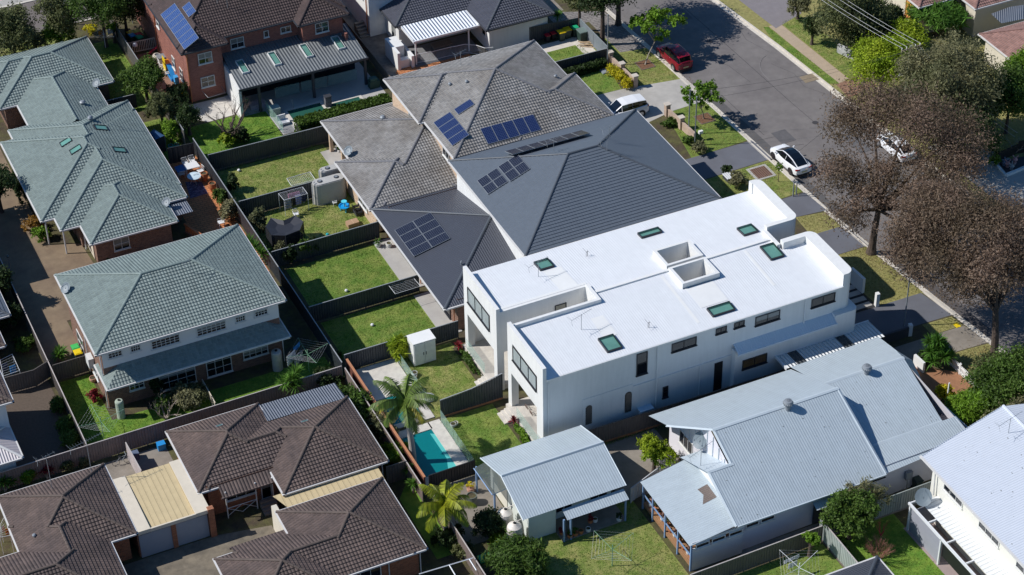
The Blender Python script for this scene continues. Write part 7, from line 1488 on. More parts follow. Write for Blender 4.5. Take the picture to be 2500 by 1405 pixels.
T = thing('cool_room_shed', 'white boxy garden shed with double doors beside the bamboo plant', 'shed', (48.3, 124.5, 0)); mb = MB(); mb.box(48.3, 50.2, 124.75, 126.0, .08, 2.25); mb.box(48.26, 50.24, 124.7, 126.05, 2.253, 2.33); part('shed_body', mb, M_WHITE_TRIM, T)
for a, b in ((48.36, 49.22), (49.28, 50.14)): mb = MB(); mb.box(a, b, 124.69, 124.745, .15, 2.2); o = part('door', mb, mat('white_panel_door', (216, 218, 218), .4), T); mb = MB(); mb.box(b-.12 if a < 49 else a+.05, b-.07 if a < 49 else a+.1, 124.66, 124.688, 1.0, 1.3); part('handle', mb, M_GUT_D, o)
def tramp():
    px = [(648.2, 554.3), (662.7, 574.8), (696.9, 575.6), (731.9, 562.0), (740.4, 541.5), (721.7, 526.1), (691.8, 538.9), (661.0, 532.1)]; P = [G(a, b, 2.0) for a, b in px]; c = sum(P, Vector())/8; T = thing('trampoline', 'round trampoline enclosure covered by sagging black netting beside the pale shrub', 'trampoline', (c.x, c.y, 0))
    mb = MB(); ce = Vector((c.x, c.y, 1.75)); N = 8
    for i in range(8):
        a, b = P[i], P[(i+1) % 8]; m1, m2 = a.lerp(ce, .5)-Vector((0, 0, .12)), b.lerp(ce, .5)-Vector((0, 0, .12)); mb.face([a, b, m2, m1], smooth=True); mb.face([m1, m2, ce], smooth=True)
    part('net_cover', mb, mat('black_net_cover', (44, 46, 54), .6, var=.1), T)
    mb = MB()
    for i in range(8): a, b = P[i], P[(i+1) % 8]; mb.face([(a.x, a.y, .7), (b.x, b.y, .7), (b.x, b.y, 1.95), (a.x, a.y, 1.95)])
    part('side_net', mb, mat('black_side_net', (26, 27, 31), .9, alpha=.8), T)
    for a in P: mb = MB(); mb.tube([(a.x, a.y, 0), (a.x, a.y, 2.05)], .03, 6); part('net_pole', mb, M_GUT_D, T)
    mb = MB(); mb.prism([(c.x+(a.x-c.x)*.95, c.y+(a.y-c.y)*.95) for a in P], .62, .7); part('jumping_mat', mb, M_BLACK, T)
tramp()
def pot(label, px, py, m, r=.26, h=.5, plant=None, zz=None, name='plant_pot', group=None, xy=None):
    p = G(px, py, h*.5) if xy is None else Vector((xy[0], xy[1], 0)); zb = zz or 0; T = thing(name, label, 'pot', (p.x, p.y, zb), group=group); ORG[T.name] = Vector((p.x, p.y, zb)); mb = MB(); mb.lathe(p.x, p.y, [(0, zb+.01), (r*.7, zb+.01), (r, zb+h*.6), (r*.95, zb+h), (r*.82, zb+h), (r*.8, zb+h*.85), (0, zb+h*.85)], 16); part('pot_body', mb, m, T)
    if plant == 'spiky': mb = MB(); rosette(mb, p.x, p.y, zb+h, 36, .55, .03); part('leaves', mb, L_YUC, T)
    elif plant: part('leaves', leaf_cloud([(p.x, p.y, zb+h+.18, r*1.1, r*1.1, .25)], 220, .1), plant, T)
    else: mb = MB(); mb.cyl(p.x, p.y, zb+h*.86, zb+h*.9, r*.78, n=12); part('soil', mb, M_EARTH, T)
    return T
pot('white pot with a spiky plant on the bright lawn under the charcoal roof', 922.4, 598.4, M_WHITEPOT, .26, .5, 'spiky'); pot('white pot without a plant on the pale patio strip', 949.7, 599.1, M_WHITEPOT, .26, .5)
pot('tall terracotta barrel pot nearest the white chairs', 498.9, 432.2, M_TERRAPOT, .34, .85); pot('tall terracotta barrel pot nearest the courtyard bushes', 518.9, 457.0, M_TERRAPOT, .34, .85)
pot('white pot under the grey tiled roof edge, upper one', 823.6, 362.2, M_WHITEPOT, .2, .4, L_MID); pot('white pot under the grey tiled roof edge, lower one', 828.0, 370.1, M_WHITEPOT, .16, .3, L_MID)
pot('large grey tub with a leafy plant below the pergola', 1151.7, 1219.2, mat('grey_green_tub', (106, 112, 104), .7), .42, .8); pot('clay pot with golden leaves standing on the pergola corner', 1149.1, 1195.8, mat('pink_clay', (196, 150, 130), .8), .3, .5, L_GOLD)
pot('grey pot under the papyrus like plant', 1229.6, 1333.5, mat('grey_pot', (160, 150, 146), .8), .3, .4); pot('black pot beside the front cream tank', 1246.5, 1327.0, M_BLACK, .3, .45)
for i, (s, mm, pl) in enumerate((((1372.5, 1302.3), M_TERRAPOT, L_RED), ((1391.9, 1310.1), M_TERRAPOT, L_MID), ((1404.9, 1304.9), M_TERRAPOT, L_MID), ((1417.9, 1299.7), M_TERRAPOT, None), ((1436.1, 1294.5), M_WHITEPOT, None), ((1441.3, 1273.8), M_TERRAPOT, L_RED), ((1453.0, 1271.2), M_WHITEPOT, None), ((1511.4, 1268.6), M_WHITEPOT, L_DARK))):
    pot(['clay pot at the left studio porch post', 'second clay pot along the studio porch edge', 'third clay pot along the studio porch edge', 'empty clay pot along the studio porch edge', 'white jug like pot on the studio porch edge', 'clay pot with reddish plant against the studio wall', 'tall white tub in the middle of the studio porch', 'white pot with dark plant at the right studio porch post'][i], s[0], s[1], mm, .2, .4, pl, group='pots on the studio porch')
DP = [(57.3, 101.6), (57.35, 101.1), (57.5, 100.5), (57.35, 99.9), (57.4, 99.3), (57.3, 98.6), (57.35, 98.0), (57.4, 97.4), (57.3, 96.6), (57.35, 96.0), (57.35, 95.6)]
ORD = ['first', 'second', 'third', 'fourth', 'fifth', 'sixth', 'seventh', 'eighth', 'ninth', 'tenth', 'last']
for i, xy in enumerate(DP): pot(ORD[i]+' pot of the row behind the blue verandah rail, counting towards the camera', 0, 0, M_TERRAPOT if i % 3 else M_WHITEPOT, .16, .3, (mat('dry_pink_leaf', (170, 134, 122), .7, kind='leaf'), L_OLIVE, None)[i % 3], .6, group='pots behind the verandah rail', xy=xy)
T = thing('water_play_table', 'bright blue plastic water play table on the grass', 'toy', G(841.3, 515.0)); o = ORG[T.name]; M_TOYB = mat('bright_blue_toy', (20, 150, 220), .4)
mb = MB(); mb.lathe(o.x, o.y, [(0, .42), (.42, .42), (.5, .5), (.5, .56), (.43, .56), (.4, .48), (0, .48)], 18); part('basin', mb, M_TOYB, T); mb = MB(); mb.cyl(o.x, o.y, .48, .95, .07, n=8); mb.lathe(o.x, o.y, [(0, .93), (.2, .95), (.26, 1.02), (0, 1.0)], 12); part('tower', mb, mat('pale_cyan_toy', (90, 200, 224), .4), T)
for i in range(3): a = i*2.1+.5; mb = MB(); mb.cyl(o.x+.33*math.cos(a), o.y+.33*math.sin(a), 0, .42, .07, n=8); part('leg', mb, mat('pale_cyan_toy', (90, 200, 224)), T)
mb = MB(); mb.cyl(o.x+.1, o.y-.12, .5, .8, .03, n=6); part('spout', mb, M_YEL, T)
T = thing('planter_rack', 'black crate planter rack beside the brick wall', 'planter', G(872.9, 521.8)); o = ORG[T.name]
for i in range(3): mb = MB(); mb.box(o.x-.3, o.x+.3, o.y-.5+.35*i, o.y-.2+.35*i, .3+.12*i, .36+.12*i); mb.box(o.x-.3, o.x-.27, o.y-.5+.35*i, o.y-.2+.35*i, .363+.12*i, .55+.12*i); mb.box(o.x+.27, o.x+.3, o.y-.5+.35*i, o.y-.2+.35*i, .363+.12*i, .55+.12*i); part('crate', mb, M_BLACK, T)
mb = MB(); mb.box(o.x-.28, o.x+.28, o.y-.45, o.y+.45, 0, .297); part('stand', mb, M_GUT_D, T)
T = thing('cardboard_box', 'brown cardboard box on the grass beside the dark fence', 'box', G(861.8, 550.9)); o = ORG[T.name]; mb = MB(); mb.prism([(o.x-.55, o.y-.35), (o.x+.5, o.y-.3), (o.x+.5, o.y+.4), (o.x-.55, o.y+.35)], 0, .42); part('carton', mb, M_CARD, T); mb = MB(); mb.box(o.x-.04, o.x+.04, o.y-.32, o.y+.36, .423, .428); part('tape', mb, mat('tape_tan', (190, 160, 130), .5), T)
def chair(label, px, py, m, rz=0, s=1.0, group=None, name='garden_chair'):
    p = G(px, py, .4*s); T = thing(name, label, 'chair', (p.x, p.y, 0), rz, group=group); ORG[T.name] = Vector((0, 0, 0)); a = .24*s; h = .44*s
    mb = MB(); mb.box(-a, a, -a, a, h, h+.03); part('seat', mb, m, T, local=True); mb = MB()
    for i in range(5): x = -a+2*a*i/4; mb.tube([(x, a, h), (x, a+.06*s, h+.42*s)], .018, 4)
    mb.tube([(-a, a+.06*s, h+.42*s), (a, a+.06*s, h+.42*s)], .022, 5); part('backrest', mb, m, T, local=True)
    for sx in (1, -1):
        for sy in (1, -1): mb = MB(); mb.tube([(sx*a*.9, sy*a*.9, h), (sx*a, sy*a, 0)], .018, 5); part('leg', mb, m, T, local=True)
        mb = MB(); mb.tube([(sx*a, -a, h+.2*s), (sx*a, a, h+.22*s)], .018, 4); part('armrest', mb, m, T, local=True)
    return T
M_PL = mat('white_plastic', (222, 222, 222), .5, var=.02); GC = 'white courtyard chairs'
chair('white chair behind the white table, left one', 452.2, 399.4, M_PL, 0, 1, GC); chair('white chair behind the white table, right one', 468.7, 394.0, M_PL, 0, 1, GC); chair('white chair facing left beside the terracotta barrel pot', 488.7, 417.9, M_PL, R(-80), 1.05, GC)
chair('white chair in front of the table by the round table', 476.0, 431.5, M_PL, R(180), 1, GC); chair('white chair in the shade below the blue table', 443.3, 425.2, M_PL, R(180), 1, GC); chair('white chair in the sun near the brick balustrade', 539.6, 543.4, M_PL, R(-90), 1.05, GC)
chair('white plastic stool like chair by the grey tank', 816.5, 495.3, M_PL, R(180), .7); chair('white plastic chair behind the trampoline', 722.5, 523.5, M_PL, 0, .9)
chair('slim brown metal chair behind the glass balustrade, left one', 1292.7, 998.0, mat('brown_metal', (120, 100, 92), .5), R(90), .95, 'brown chairs on the duplex terrace'); chair('slim brown metal chair behind the glass balustrade, right one', 1303.8, 1012.6, mat('brown_metal', (120, 100, 92)), R(90), .95, 'brown chairs on the duplex terrace')
def table(label, c4, z, top, leg, cat='table'):
    P = [G(a, b, z) for a, b in c4]; c = sum(P, Vector())/4; T = thing('garden_table', label, cat, (c.x, c.y, 0)); mb = MB(); mb.prism([(p.x, p.y) for p in P], z-.04, z); part('tabletop', mb, top, T)
    for p in P: q = p.lerp(c, .08); mb = MB(); mb.cyl(q.x, q.y, 0, z-.043, .03, n=6); part('leg', mb, leg, T)
table('long white courtyard table', ((448.0, 401.0), (478.2, 393.4), (488.7, 406.1), (454.7, 415.0)), .74, M_PL, M_PL); table('blue topped table in the shade left of the white one', ((425.1, 408.3), (445.8, 401.0), (454.7, 415.0), (433.7, 422.0)), .72, mat('blue_tabletop', (30, 84, 140), .5), M_PL)
T = thing('round_table', 'round pale glass table on the patterned rug', 'table', G(476.0, 446.5)); o = ORG[T.name]; mb = MB(); mb.lathe(o.x, o.y, [(0, .72), (.62, .72), (.64, .74), (.62, .76), (0, .76)], 22); part('tabletop', mb, mat('pale_round_top', (196, 214, 222), .3), T)
for i in range(4): a = i*math.pi/2; mb = MB(); mb.tube([(o.x, o.y, .72), (o.x+.45*math.cos(a), o.y+.45*math.sin(a), 0)], .02, 5); part('leg', mb, M_PL, T)
P = [G(452.2, 444.9), G(491.9, 444.9), G(507.8, 472.8), G(464.9, 485.6)]; mb = MB(); mb.prism([(p.x, p.y) for p in P], .012, .025); solo('patterned_rug', mb, mat('navy_patterned_rug', (70, 62, 92), .9, kind='pave', pitch=.1, rgb2=(140, 132, 160), var=.1), 'navy and white patterned outdoor rug on the terracotta paving', 'rug')
# brick house side passage
def block(name, label, cat, s, z, w, d, h, m, m2=None, rz=0, z0=0):
    p = G(s[0], s[1], z); T = thing(name, label, cat, (p.x, p.y, z0), rz); ORG[T.name] = Vector((0, 0, 0)); mb = MB(); mb.box(-w/2, w/2, -d/2, d/2, 0, h*.82); part('body', mb, m, T, local=True)
    mb = MB(); mb.prism([(-w*.53, -d*.53), (w*.53, -d*.53), (w*.53, d*.53), (-w*.53, d*.53)], h*.82+.003, h); part('lid', mb, m2 or m, T, local=True); return T
block('yellow_storage_box', 'large yellow box at the foot of the brick house corner', 'box', (441.8, 212.0), .9, 1.0, .8, 1.0, M_YEL, mat('yellow_lid', (232, 190, 30), .5)); 
T = thing('plastic_playhouse', 'blue and orange plastic slide set against the brick wall', 'play equipment', G(421.4, 187.7)); o = ORG[T.name]
mb = MB(); mb.face([(o.x-.3, o.y-.9, .1), (o.x+.3, o.y-.9, .1), (o.x+.3, o.y+.7, 1.1), (o.x-.3, o.y+.7, 1.1)]); mb.box(o.x-.38, o.x-.3, o.y-.9, o.y+.7, 0, .3); mb.box(o.x+.3, o.x+.38, o.y-.9, o.y+.7, 0, .3); part('slide', mb, M_BLUEP, T)
mb = MB(); mb.box(o.x-.4, o.x+.4, o.y+.7, o.y+1.6, .95, 1.1); part('platform', mb, M_ORANGE, T); mb = MB(); mb.box(o.x-.4, o.x-.34, o.y+.7, o.y+1.6, 0, 1.6); part('side_panel', mb, M_YEL, T); mb = MB(); mb.box(o.x-.2, o.x+.3, o.y-1.5, o.y-1.0, 0, .75); part('step_box', mb, mat('light_blue_toy', (70, 160, 220), .4), T)
mb = MB(); p_ = G(438.6, 184.6,1.0); mb.obox((p_.x, p_.y-.9), (p_.x+.12, p_.y+.9), .05, 0, 1.9); mb.obox((p_.x-.05, p_.y-.9), (p_.x+.07, p_.y+.9), .02, .1, 1.8); solo('leaning_board', mb, M_WHITE_TRIM, 'white board leaning on the brick wall', 'board')
T = thing('outdoor_unit', 'grey round condenser unit beside the red plastic toy', 'machine', G(384.6, 150.1)); o = ORG[T.name]; mb = MB(); mb.lathe(o.x, o.y, [(.42, 0), (.45, .6), (.38, .75), (0, .76)], 16); part('drum', mb, mat('beige_unit', (188, 180, 168), .6), T); mb = MB(); mb.cyl(o.x, o.y, .763, .8, .2, n=12); part('fan_hub', mb, M_GUT_D, T)
block('grey_crate', 'grey box beside the round condenser unit', 'box', (394.8, 139.1), .8, .8, .8, .9, M_GUT_W, M_STEEL); 
T = thing('red_slide', 'red plastic toy slide at the back of the brick passage', 'toy', G(378.4, 131.3)); o = ORG[T.name]; mb = MB(); mb.face([(o.x-.7, o.y-.2, .1), (o.x+.6, o.y-.2, .9), (o.x+.6, o.y+.2, .9), (o.x-.7, o.y+.2, .1)]); mb.box(o.x+.5, o.x+.7, o.y-.2, o.y+.2, 0, .9); part('slide', mb, M_RED, T); mb = MB(); mb.box(o.x+.65, o.x+.75, o.y-.25, o.y+.25, 0, 1.0); part('ladder', mb, M_RED, T)
T = thing('white_ladder', 'white slatted trellis lying beside the leafy round tree', 'trellis', G(400.3, 175.2)); o = ORG[T.name]
for i in range(9): mb = MB(); mb.box(o.x-.3, o.x+.3, o.y-1.1+.26*i, o.y-1.0+.26*i, .3, .36); part('rung', mb, M_WHITE_TRIM, T)
T = thing('ball_lamp', 'white ball shaped lamp on the gate of the brick house', 'lamp', G(329.7, 111.1,1.2)); o = ORG[T.name]; mb = MB(); mb.lathe(o.x, o.y, [(0, 1.0), (.2, 1.08), (.27, 1.25), (.2, 1.42), (0, 1.5)], 14); part('globe', mb, M_PL, T); mb = MB(); mb.cyl(o.x, o.y, 0, 1.0, .03, n=6); part('stand', mb, M_GUT_D, T)
# pool side things of the brick house
block('pool_pump_box', 'pale green box with a lid behind the glass pool fence', 'box', (668.7, 268.0), .5, 1.0, .8, .8, mat('pale_green_box', (140, 158, 146), .7), mat('pale_green_lid', (172, 186, 176), .7)); 
T = thing('sun_lounge', 'white angular outdoor lounge on the pool deck', 'lounge', G(693.4, 303.2)); o = ORG[T.name]; mb = MB(); mb.box(o.x-.5, o.x+.5, o.y-.35, o.y+.35, .15, .32); part('seat', mb, M_PL, T); mb = MB(); mb.prism([(o.x-.55, o.y+.3), (o.x+.3, o.y+.3), (o.x+.3, o.y+.42), (o.x-.55, o.y+.42)], .15, .85); part('backrest', mb, M_PL, T)
T = thing('stone_column', 'grey stone column standing between the two green pools', 'column', G(801.6, 260.1)); o = ORG[T.name]; mb = MB(); mb.box(o.x-.3, o.x+.3, o.y-.2, o.y+.25, 0, 1.1); part('shaft', mb, mat('grey_stone_clad', (104, 104, 110), .9, kind='brick', var=.2), T); mb = MB(); mb.box(o.x-.34, o.x+.34, o.y-.24, o.y+.29, 1.103, 1.17); part('cap', mb, M_GUT_D, T)
T = thing('pool_shower', 'thin chrome pool shower post beside the left green pool', 'shower', G(717.1, 266.2)); o = ORG[T.name]; mb = MB(); mb.tube([(o.x, o.y, 0), (o.x-.03, o.y, 1.0), (o.x-.15, o.y, 1.12)], .03, 6); part('post', mb, M_STEEL, T); mb = MB(); mb.cyl(o.x-.15, o.y, 1.05, 1.1, .07, n=8); part('shower_head', mb, M_STEEL, T)
T = thing('covered_barbecue', 'barbecue under a dark green cover at the far end of the pool deck', 'barbecue', G(913.4, 213.4)); o = ORG[T.name]; mb = MB(); mb.prism([(o.x-.5, o.y-.3), (o.x+.5, o.y-.3), (o.x+.5, o.y+.35), (o.x-.5, o.y+.35)], 0, .8); part('cover', mb, mat('dark_green_cover', (40, 72, 62), .7), T); mb = MB(); mb.prism([(o.x-.4, o.y-.25), (o.x+.3, o.y-.25), (o.x+.3, o.y+.3), (o.x-.4, o.y+.3)], .803, 1.05); part('hood_cover', mb, mat('dark_green_cover2', (52, 86, 76), .7), T)
T = thing('toy_tub', 'small bright green tub on the paving behind the bare tree', 'tub', G(601.8, 250.4)); o = ORG[T.name]; mb = MB(); mb.lathe(o.x, o.y, [(0, .02), (.22, .02), (.28, .3), (.24, .3), (.2, .08), (0, .08)], 14); part('tub_body', mb, M_GRNP, T); mb = MB(); mb.cyl(o.x, o.y, .09, .12, .19, n=12); part('water', mb, M_WATER, T)
block('patterned_cushion_seat', 'pinkish patterned low seat beside the bare tree', 'seat', (627.4, 253.0), .3, 1.5, .9, .4, mat('pink_pattern_cloth', (190, 168, 172), .8, var=.4, ns=9))
T = thing('camp_tent', 'dark blue peaked shade tent in the narrow side yard', 'tent', G(382.7, 338.3)); o = ORG[T.name]; q4 = [G(363.9, 324.6,1.7), G(375.9, 316.1,1.7), G(401.5, 331.4,1.7), G(379.3, 341.7,1.7)]; ap = sum(q4, Vector())/4+Vector((0, 0, .25)); mb = MB(); [mb.face([q4[i], q4[(i+1) % 4], ap]) for i in range(4)]; part('canopy', mb, mat('blue_canopy', (52, 88, 128), .7), T)
mb = MB(); [mb.face([(q4[i].x, q4[i].y, .05), (q4[(i+1) % 4].x, q4[(i+1) % 4].y, .05), q4[(i+1) % 4], q4[i]]) for i in range(4)]; part('side_curtain', mb, mat('dark_side_cloth', (34, 38, 48), .8), T)
for q in q4: mb = MB(); mb.cyl(q.x, q.y, 0, 1.7, .03, n=5); part('pole', mb, M_STEEL, T)
for lab, s in (('turquoise toy bucket in the narrow side yard, left one', (416.9, 358.8)), ('turquoise toy bucket in the narrow side yard, right one', (431.2, 356.1))): pot(lab, s[0], s[1], mat('turquoise_plastic', (30, 160, 170), .5), .25, .35, name='toy_bucket', group='turquoise buckets')
pot('round white ball planter on the pool lawn, larger of the pair', 1012.2, 913.4, M_WHITEPOT, .25, .35, name='round_planter'); pot('round white planter on the pool lawn, smaller of the pair', 1012.2, 920.9, M_WHITEPOT, .18, .25, name='round_planter')
pot('round white planter on the shaded lower lawn, left one', 893.0, 860.0, M_WHITEPOT, .01, .01, name='round_planter') if 0 else None
pot('white round planter in the shade of the curved fence, left one', 1106.5, 1038.2, M_WHITEPOT, .24, .32, name='round_planter'); pot('white round planter in the shade of the curved fence, right one', 1112.5, 1034.8, M_WHITEPOT, .2, .28, name='round_planter')
for lab, s in (('small white ball on the bright lawn with white pots', (845.5, 710.5)), ('small white ball on the lawn behind the bamboo', (908.7, 794.2)), ('small blue ball beside the dark fence', (799.4, 573.4)), ('small white ball at the edge of the tank lawn', (583.0, 416.7))):
    p = G(*s, .1); mb = MB(); c_ = mat('turquoise_plastic', (30, 160, 170)) if 'blue' in lab else M_PL; mb.lathe(p.x, p.y, [(0, 0), (.11, .05), (.15, .13), (.11, .22), (0, .26)], 12); solo('ball', mb, c_, lab, 'ball')
T = thing('pool_cover_roller', 'white folded cover heap on the pool coping behind the tall palm', 'cover', G(1047.5, 975.3)); o = ORG[T.name]; mb = MB(); mb.lathe(o.x, o.y, [(.5, .1), (.45, .3), (.25, .42), (0, .45)], 9); part('folded_sheet', mb, M_CLOTHW, T); mb = MB(); mb.box(o.x-.5, o.x+.5, o.y-.3, o.y+.3, .09, .14); part('board', mb, M_PL, T)
block('green_tray', 'bright green tray beside the narrow pinkish fence', 'tray', (1182.9, 1360.8), .2, .9, .6, .25, M_GRNP); 
pot('pale round tub against the townhouse side wall', 227.3, 926.8, mat('pink_clay', (196, 150, 130)), .3, .4); 
T = thing('tyre_ring', 'pale ring shaped paddling tub against the townhouse wall', 'tub', G(460.8, 938.2)); o = ORG[T.name]; mb = MB(); mb.lathe(o.x, o.y, [(.3, .1), (.36, .3), (.55, .34), (.6, .2), (.55, .05), (.3, .08)], 20); part('ring', mb, mat('grey_ring', (110, 118, 122), .6), T); mb = MB(); mb.cyl(o.x, o.y, .03, .07, .3, n=14); part('base', mb, M_BLACK, T)
T = thing('bmx_bicycle', 'old bicycle leaning in the small concrete yard behind the garage', 'bicycle', G(298.4, 1133.2)); o = ORG[T.name]
for dx in (-.45, .45):
    mb = MB(); mb.tube([(o.x+dx+.28*math.cos(i*math.pi/9), o.y+.05*math.sin(i), .3+.28*math.sin(i*math.pi/9)) for i in range(19)], .02, 4); part('wheel', mb, M_GUT_D, T)
mb = MB(); mb.tube([(o.x-.45, o.y, .3), (o.x-.1, o.y, .7), (o.x+.35, o.y, .75), (o.x+.45, o.y, .3)], .025, 5); mb.tube([(o.x-.1, o.y, .7), (o.x, o.y, .3), (o.x+.35, o.y, .75)], .025, 5); part('frame', mb, M_STEEL, T); mb = MB(); mb.tube([(o.x+.35, o.y-.25, .95), (o.x+.35, o.y+.25, .95)], .02, 5); part('handlebar', mb, M_STEEL, T); mb = MB(); mb.box(o.x-.22, o.x-.02, o.y-.06, o.y+.06, .78, .83); part('saddle', mb, M_BLACK, T)
block('blue_tub', 'blue tub in the shaded concrete yard behind the garage', 'tub', (393.2, 1086.9), .4, .6, .5, .6, M_BLUEP); block('grey_tub', 'grey tub beside the cream divider fence', 'tub', (328.5, 1110.1), .4, .6, .5, .6, mat('blue_grey_tub', (96, 108, 130), .6))
T = thing('slatted_bench', 'pale slatted bench on the garden bed behind the duplex front', 'bench', G(1783.3, 437.4)); o = ORG[T.name]
for i in range(6): mb = MB(); mb.box(o.x-.6+.2*i, o.x-.46+.2*i, o.y-.5, o.y+.5, .4, .45); part('slat', mb, M_STEELW, T)
for sx in (-.5, .5): mb = MB(); mb.box(o.x+sx-.04, o.x+sx+.04, o.y-.45, o.y+.45, 0, .397); part('leg', mb, M_GUT_D, T)
T = thing('letterbox', 'small white letterbox on the verge beside the grey green shrub', 'letterbox', G(1709.8, 341.7)); o = ORG[T.name]; mb = MB(); mb.box(o.x-.04, o.x+.04, o.y-.04, o.y+.04, 0, .7); part('post', mb, M_GUT_D, T); mb = MB(); mb.box(o.x-.2, o.x+.2, o.y-.13, o.y+.13, .7, .98); part('box', mb, M_WHITE_TRIM, T)
# forecourt at the right edge
T = thing('forecourt_wall', 'low black wall with pale panels behind the forecourt at the right edge', 'wall', G(2440, 398)); a = G(2440, 372, 1.0); b = G(2487, 352, 1.0); c = G(2520, 348, 1.0); mb = MB(); mb.obox(a, b, .1, 0, 1.0); mb.obox(b, c, .1, 0, 1.3); part('wall_body', mb, M_BLACK, T)
mb = MB(); a = G(2436, 404, .15); b = G(2456, 428, .15); c = G(2505, 408, .15); mb.obox(a, b, .2, 0, .2); mb.obox(b, c, .25, 0, .25); solo('white_kerb', mb, M_WHITE_TRIM, 'white kerb edging the dark garden box on the forecourt', 'kerb'); sheet('garden_bed', [G(2440, 402), G(2457, 424), G(2515, 403), G(2515, 380), G(2442, 395)], M_GUT_D, .03)
for i, (s, mm) in enumerate((((2460, 402), mat('dusty_pink', (186, 140, 140), .8)), ((2452, 398), mat('blue_grey_tub', (96, 108, 130))), ((2478, 392), mat('dusty_pink', (186, 140, 140))), ((2470, 408), M_STEEL))):
    p = G(s[0], s[1], .3); T = thing('garden_ornament', ['pinkish ornament in the middle of the forecourt garden box', 'blue grey ornament at the left of the forecourt garden box', 'tall pinkish ornament at the right of the forecourt garden box', 'pale round ornament at the front of the forecourt garden box'][i], 'ornament', (p.x, p.y, 0)); mb = MB(); mb.lathe(p.x, p.y, [(.18, 0), (.12, .2), (.25, .4), (.1, .6), (0, .62)], 10); part('pedestal', mb, mm, T); mb = MB(); [mb.tube([(p.x, p.y, .5), (p.x+.3*math.cos(k*2.1+i), p.y+.3*math.sin(k*2.1+i), .75)], .05, 5) for k in range(3)]; part('arms', mb, mm, T)
mb = MB(); q = [G(2046.2, 114.5,.6), G(2082.1, 131.6,.6), G(2112.9, 160.6,.6)]; mb.obox(q[0], q[1], .3, 0, .9); mb.obox(q[1]+Vector((.02, -.02, 0)), q[2], .3, 0, .88); solo('stone_fence', mb, mat('painted_stone_wall', (176, 176, 176), .9, var=.35, ns=3), 'mottled white stone fence under the dark tree at the top right', 'wall')
mb = MB(); p = G(2100.9, 146.2,.7); mb.obox(p+Vector((-.3, -.25, 0)), p+Vector((.1, -.35, 0)), .05, .35, .8); mb.obox(p+Vector((-.25, -.29, 0)), p+Vector((.05, -.37, 0)), .06, .4, .75); solo('yellow_sign', mb, M_YEL, 'small plain yellow patch sign on the mottled stone fence', 'sign')
mb = MB(); x_ = G(2338.3, 789.6,0); mb.box(x_.x-.45, x_.x-.02, x_.y-.5, x_.y+.1, .014, .03); struct('kerb_marking', mb, M_YEL)
# meter steps etc
T = thing('awning_box', 'white air conditioner box low on the shaded duplex side wall', 'air conditioner', (61.5, 110.5, 0)); mb = MB(); mb.box(61.1, 62.1, 110.3, 110.75, .7, 1.5); part('casing', mb, M_WHITE_TRIM, T); mb = MB(); mb.box(61.0, 62.2, 110.2, 110.79, 1.55, 1.62); part('cover', mb, M_BLUEPAINT if 0 else mat('pale_blue_sheet', (180, 200, 214), .5), T)
T = thing('splashed_furniture', 'outdoor setting in the shade under the white patio roof', 'outdoor setting', (69.8, 168.4, 0)); mb = MB(); mb.box(68.9, 70.9, 167.9, 168.9, .7, .76); part('tabletop', mb, M_TIMBER, T)
for x, y in ((69, 168), (70.8, 168), (69, 168.8), (70.8, 168.8)): mb = MB(); mb.cyl(x, y, .02, .697, .03, n=6); part('leg', mb, M_GUT_D, T)
# ---------------- grass blades and road wear ----------------
def turf(regions, dens, m, sz=.045):
    dens *= 2
    out = []
    for P in regions:
        xs = [p[0] for p in P]; ys = [p[1] for p in P]; x0, x1, y0, y1 = min(xs), max(xs), min(ys), max(ys); n = int((x1-x0)*(y1-y0)*dens)
        X = RNG.random((n, 2))*[x1-x0, y1-y0]+[x0, y0]; ins = np.zeros(n, bool); j = len(P)-1
        for i in range(len(P)):
            a, b = P[i], P[j]; c = ((a[1] > X[:, 1]) != (b[1] > X[:, 1])); ins ^= c & (X[:, 0] < (b[0]-a[0])*(X[:, 1]-a[1])/((b[1]-a[1]) or 1e-9)+a[0]); j = i
        X = X[ins]; k = np.sin(X[:, 0]*1.7+np.sin(X[:, 1]*1.3)*1.5)+np.sin(X[:, 1]*2.3+X[:, 0]*.6); X = X[RNG.random(len(X)) < .7+.08*k]; n = len(X)
        a = RNG.random(n)*2*np.pi; d = np.stack([np.cos(a), np.sin(a), np.zeros(n)], 1); l = sz*(.5+RNG.random(n)); t = np.stack([RNG.normal(size=n)*.5, RNG.normal(size=n)*.5, np.ones(n)], 1); B = np.concatenate([X, np.full((n, 1), .012)], 1)
        out.append(np.stack([B-d*(l*.45)[:, None], B+d*(l*.45)[:, None], B+t*l[:, None]+d*(l*.2)[:, None], B+t*l[:, None]-d*(l*.2)[:, None]], 1))
    o = mesh_obj('grass', (np.concatenate(out), 4), m); o['kind'] = 'stuff'; o['label'] = 'short lawn grass'; return o
B1 = mat('grass_blade', (108, 136, 48), .7, kind='leaf', var=.3, ns=1.1, rgb2=(128, 144, 62)); B2 = mat('dry_grass_blade', (156, 150, 92), .7, kind='leaf', var=.3, ns=1.1, rgb2=(122, 126, 62)); B3 = mat('bright_grass_blade', (98, 136, 38), .7, kind='leaf', var=.3, ns=1.1, rgb2=(122, 146, 54))
turf([rect(42.7, 53.3, 150.7, 158.1), rect(42.8, 52.4, 142.5, 150.2), rect(47.4, 52.0, 118.5, 126.2), rect(47.7, 51.9, 110.5, 117.8), rect(46.2, 56.6, 93.6, 103.4), rect(56.2, 66.8, 86.2, 93.0)], 110, B1)
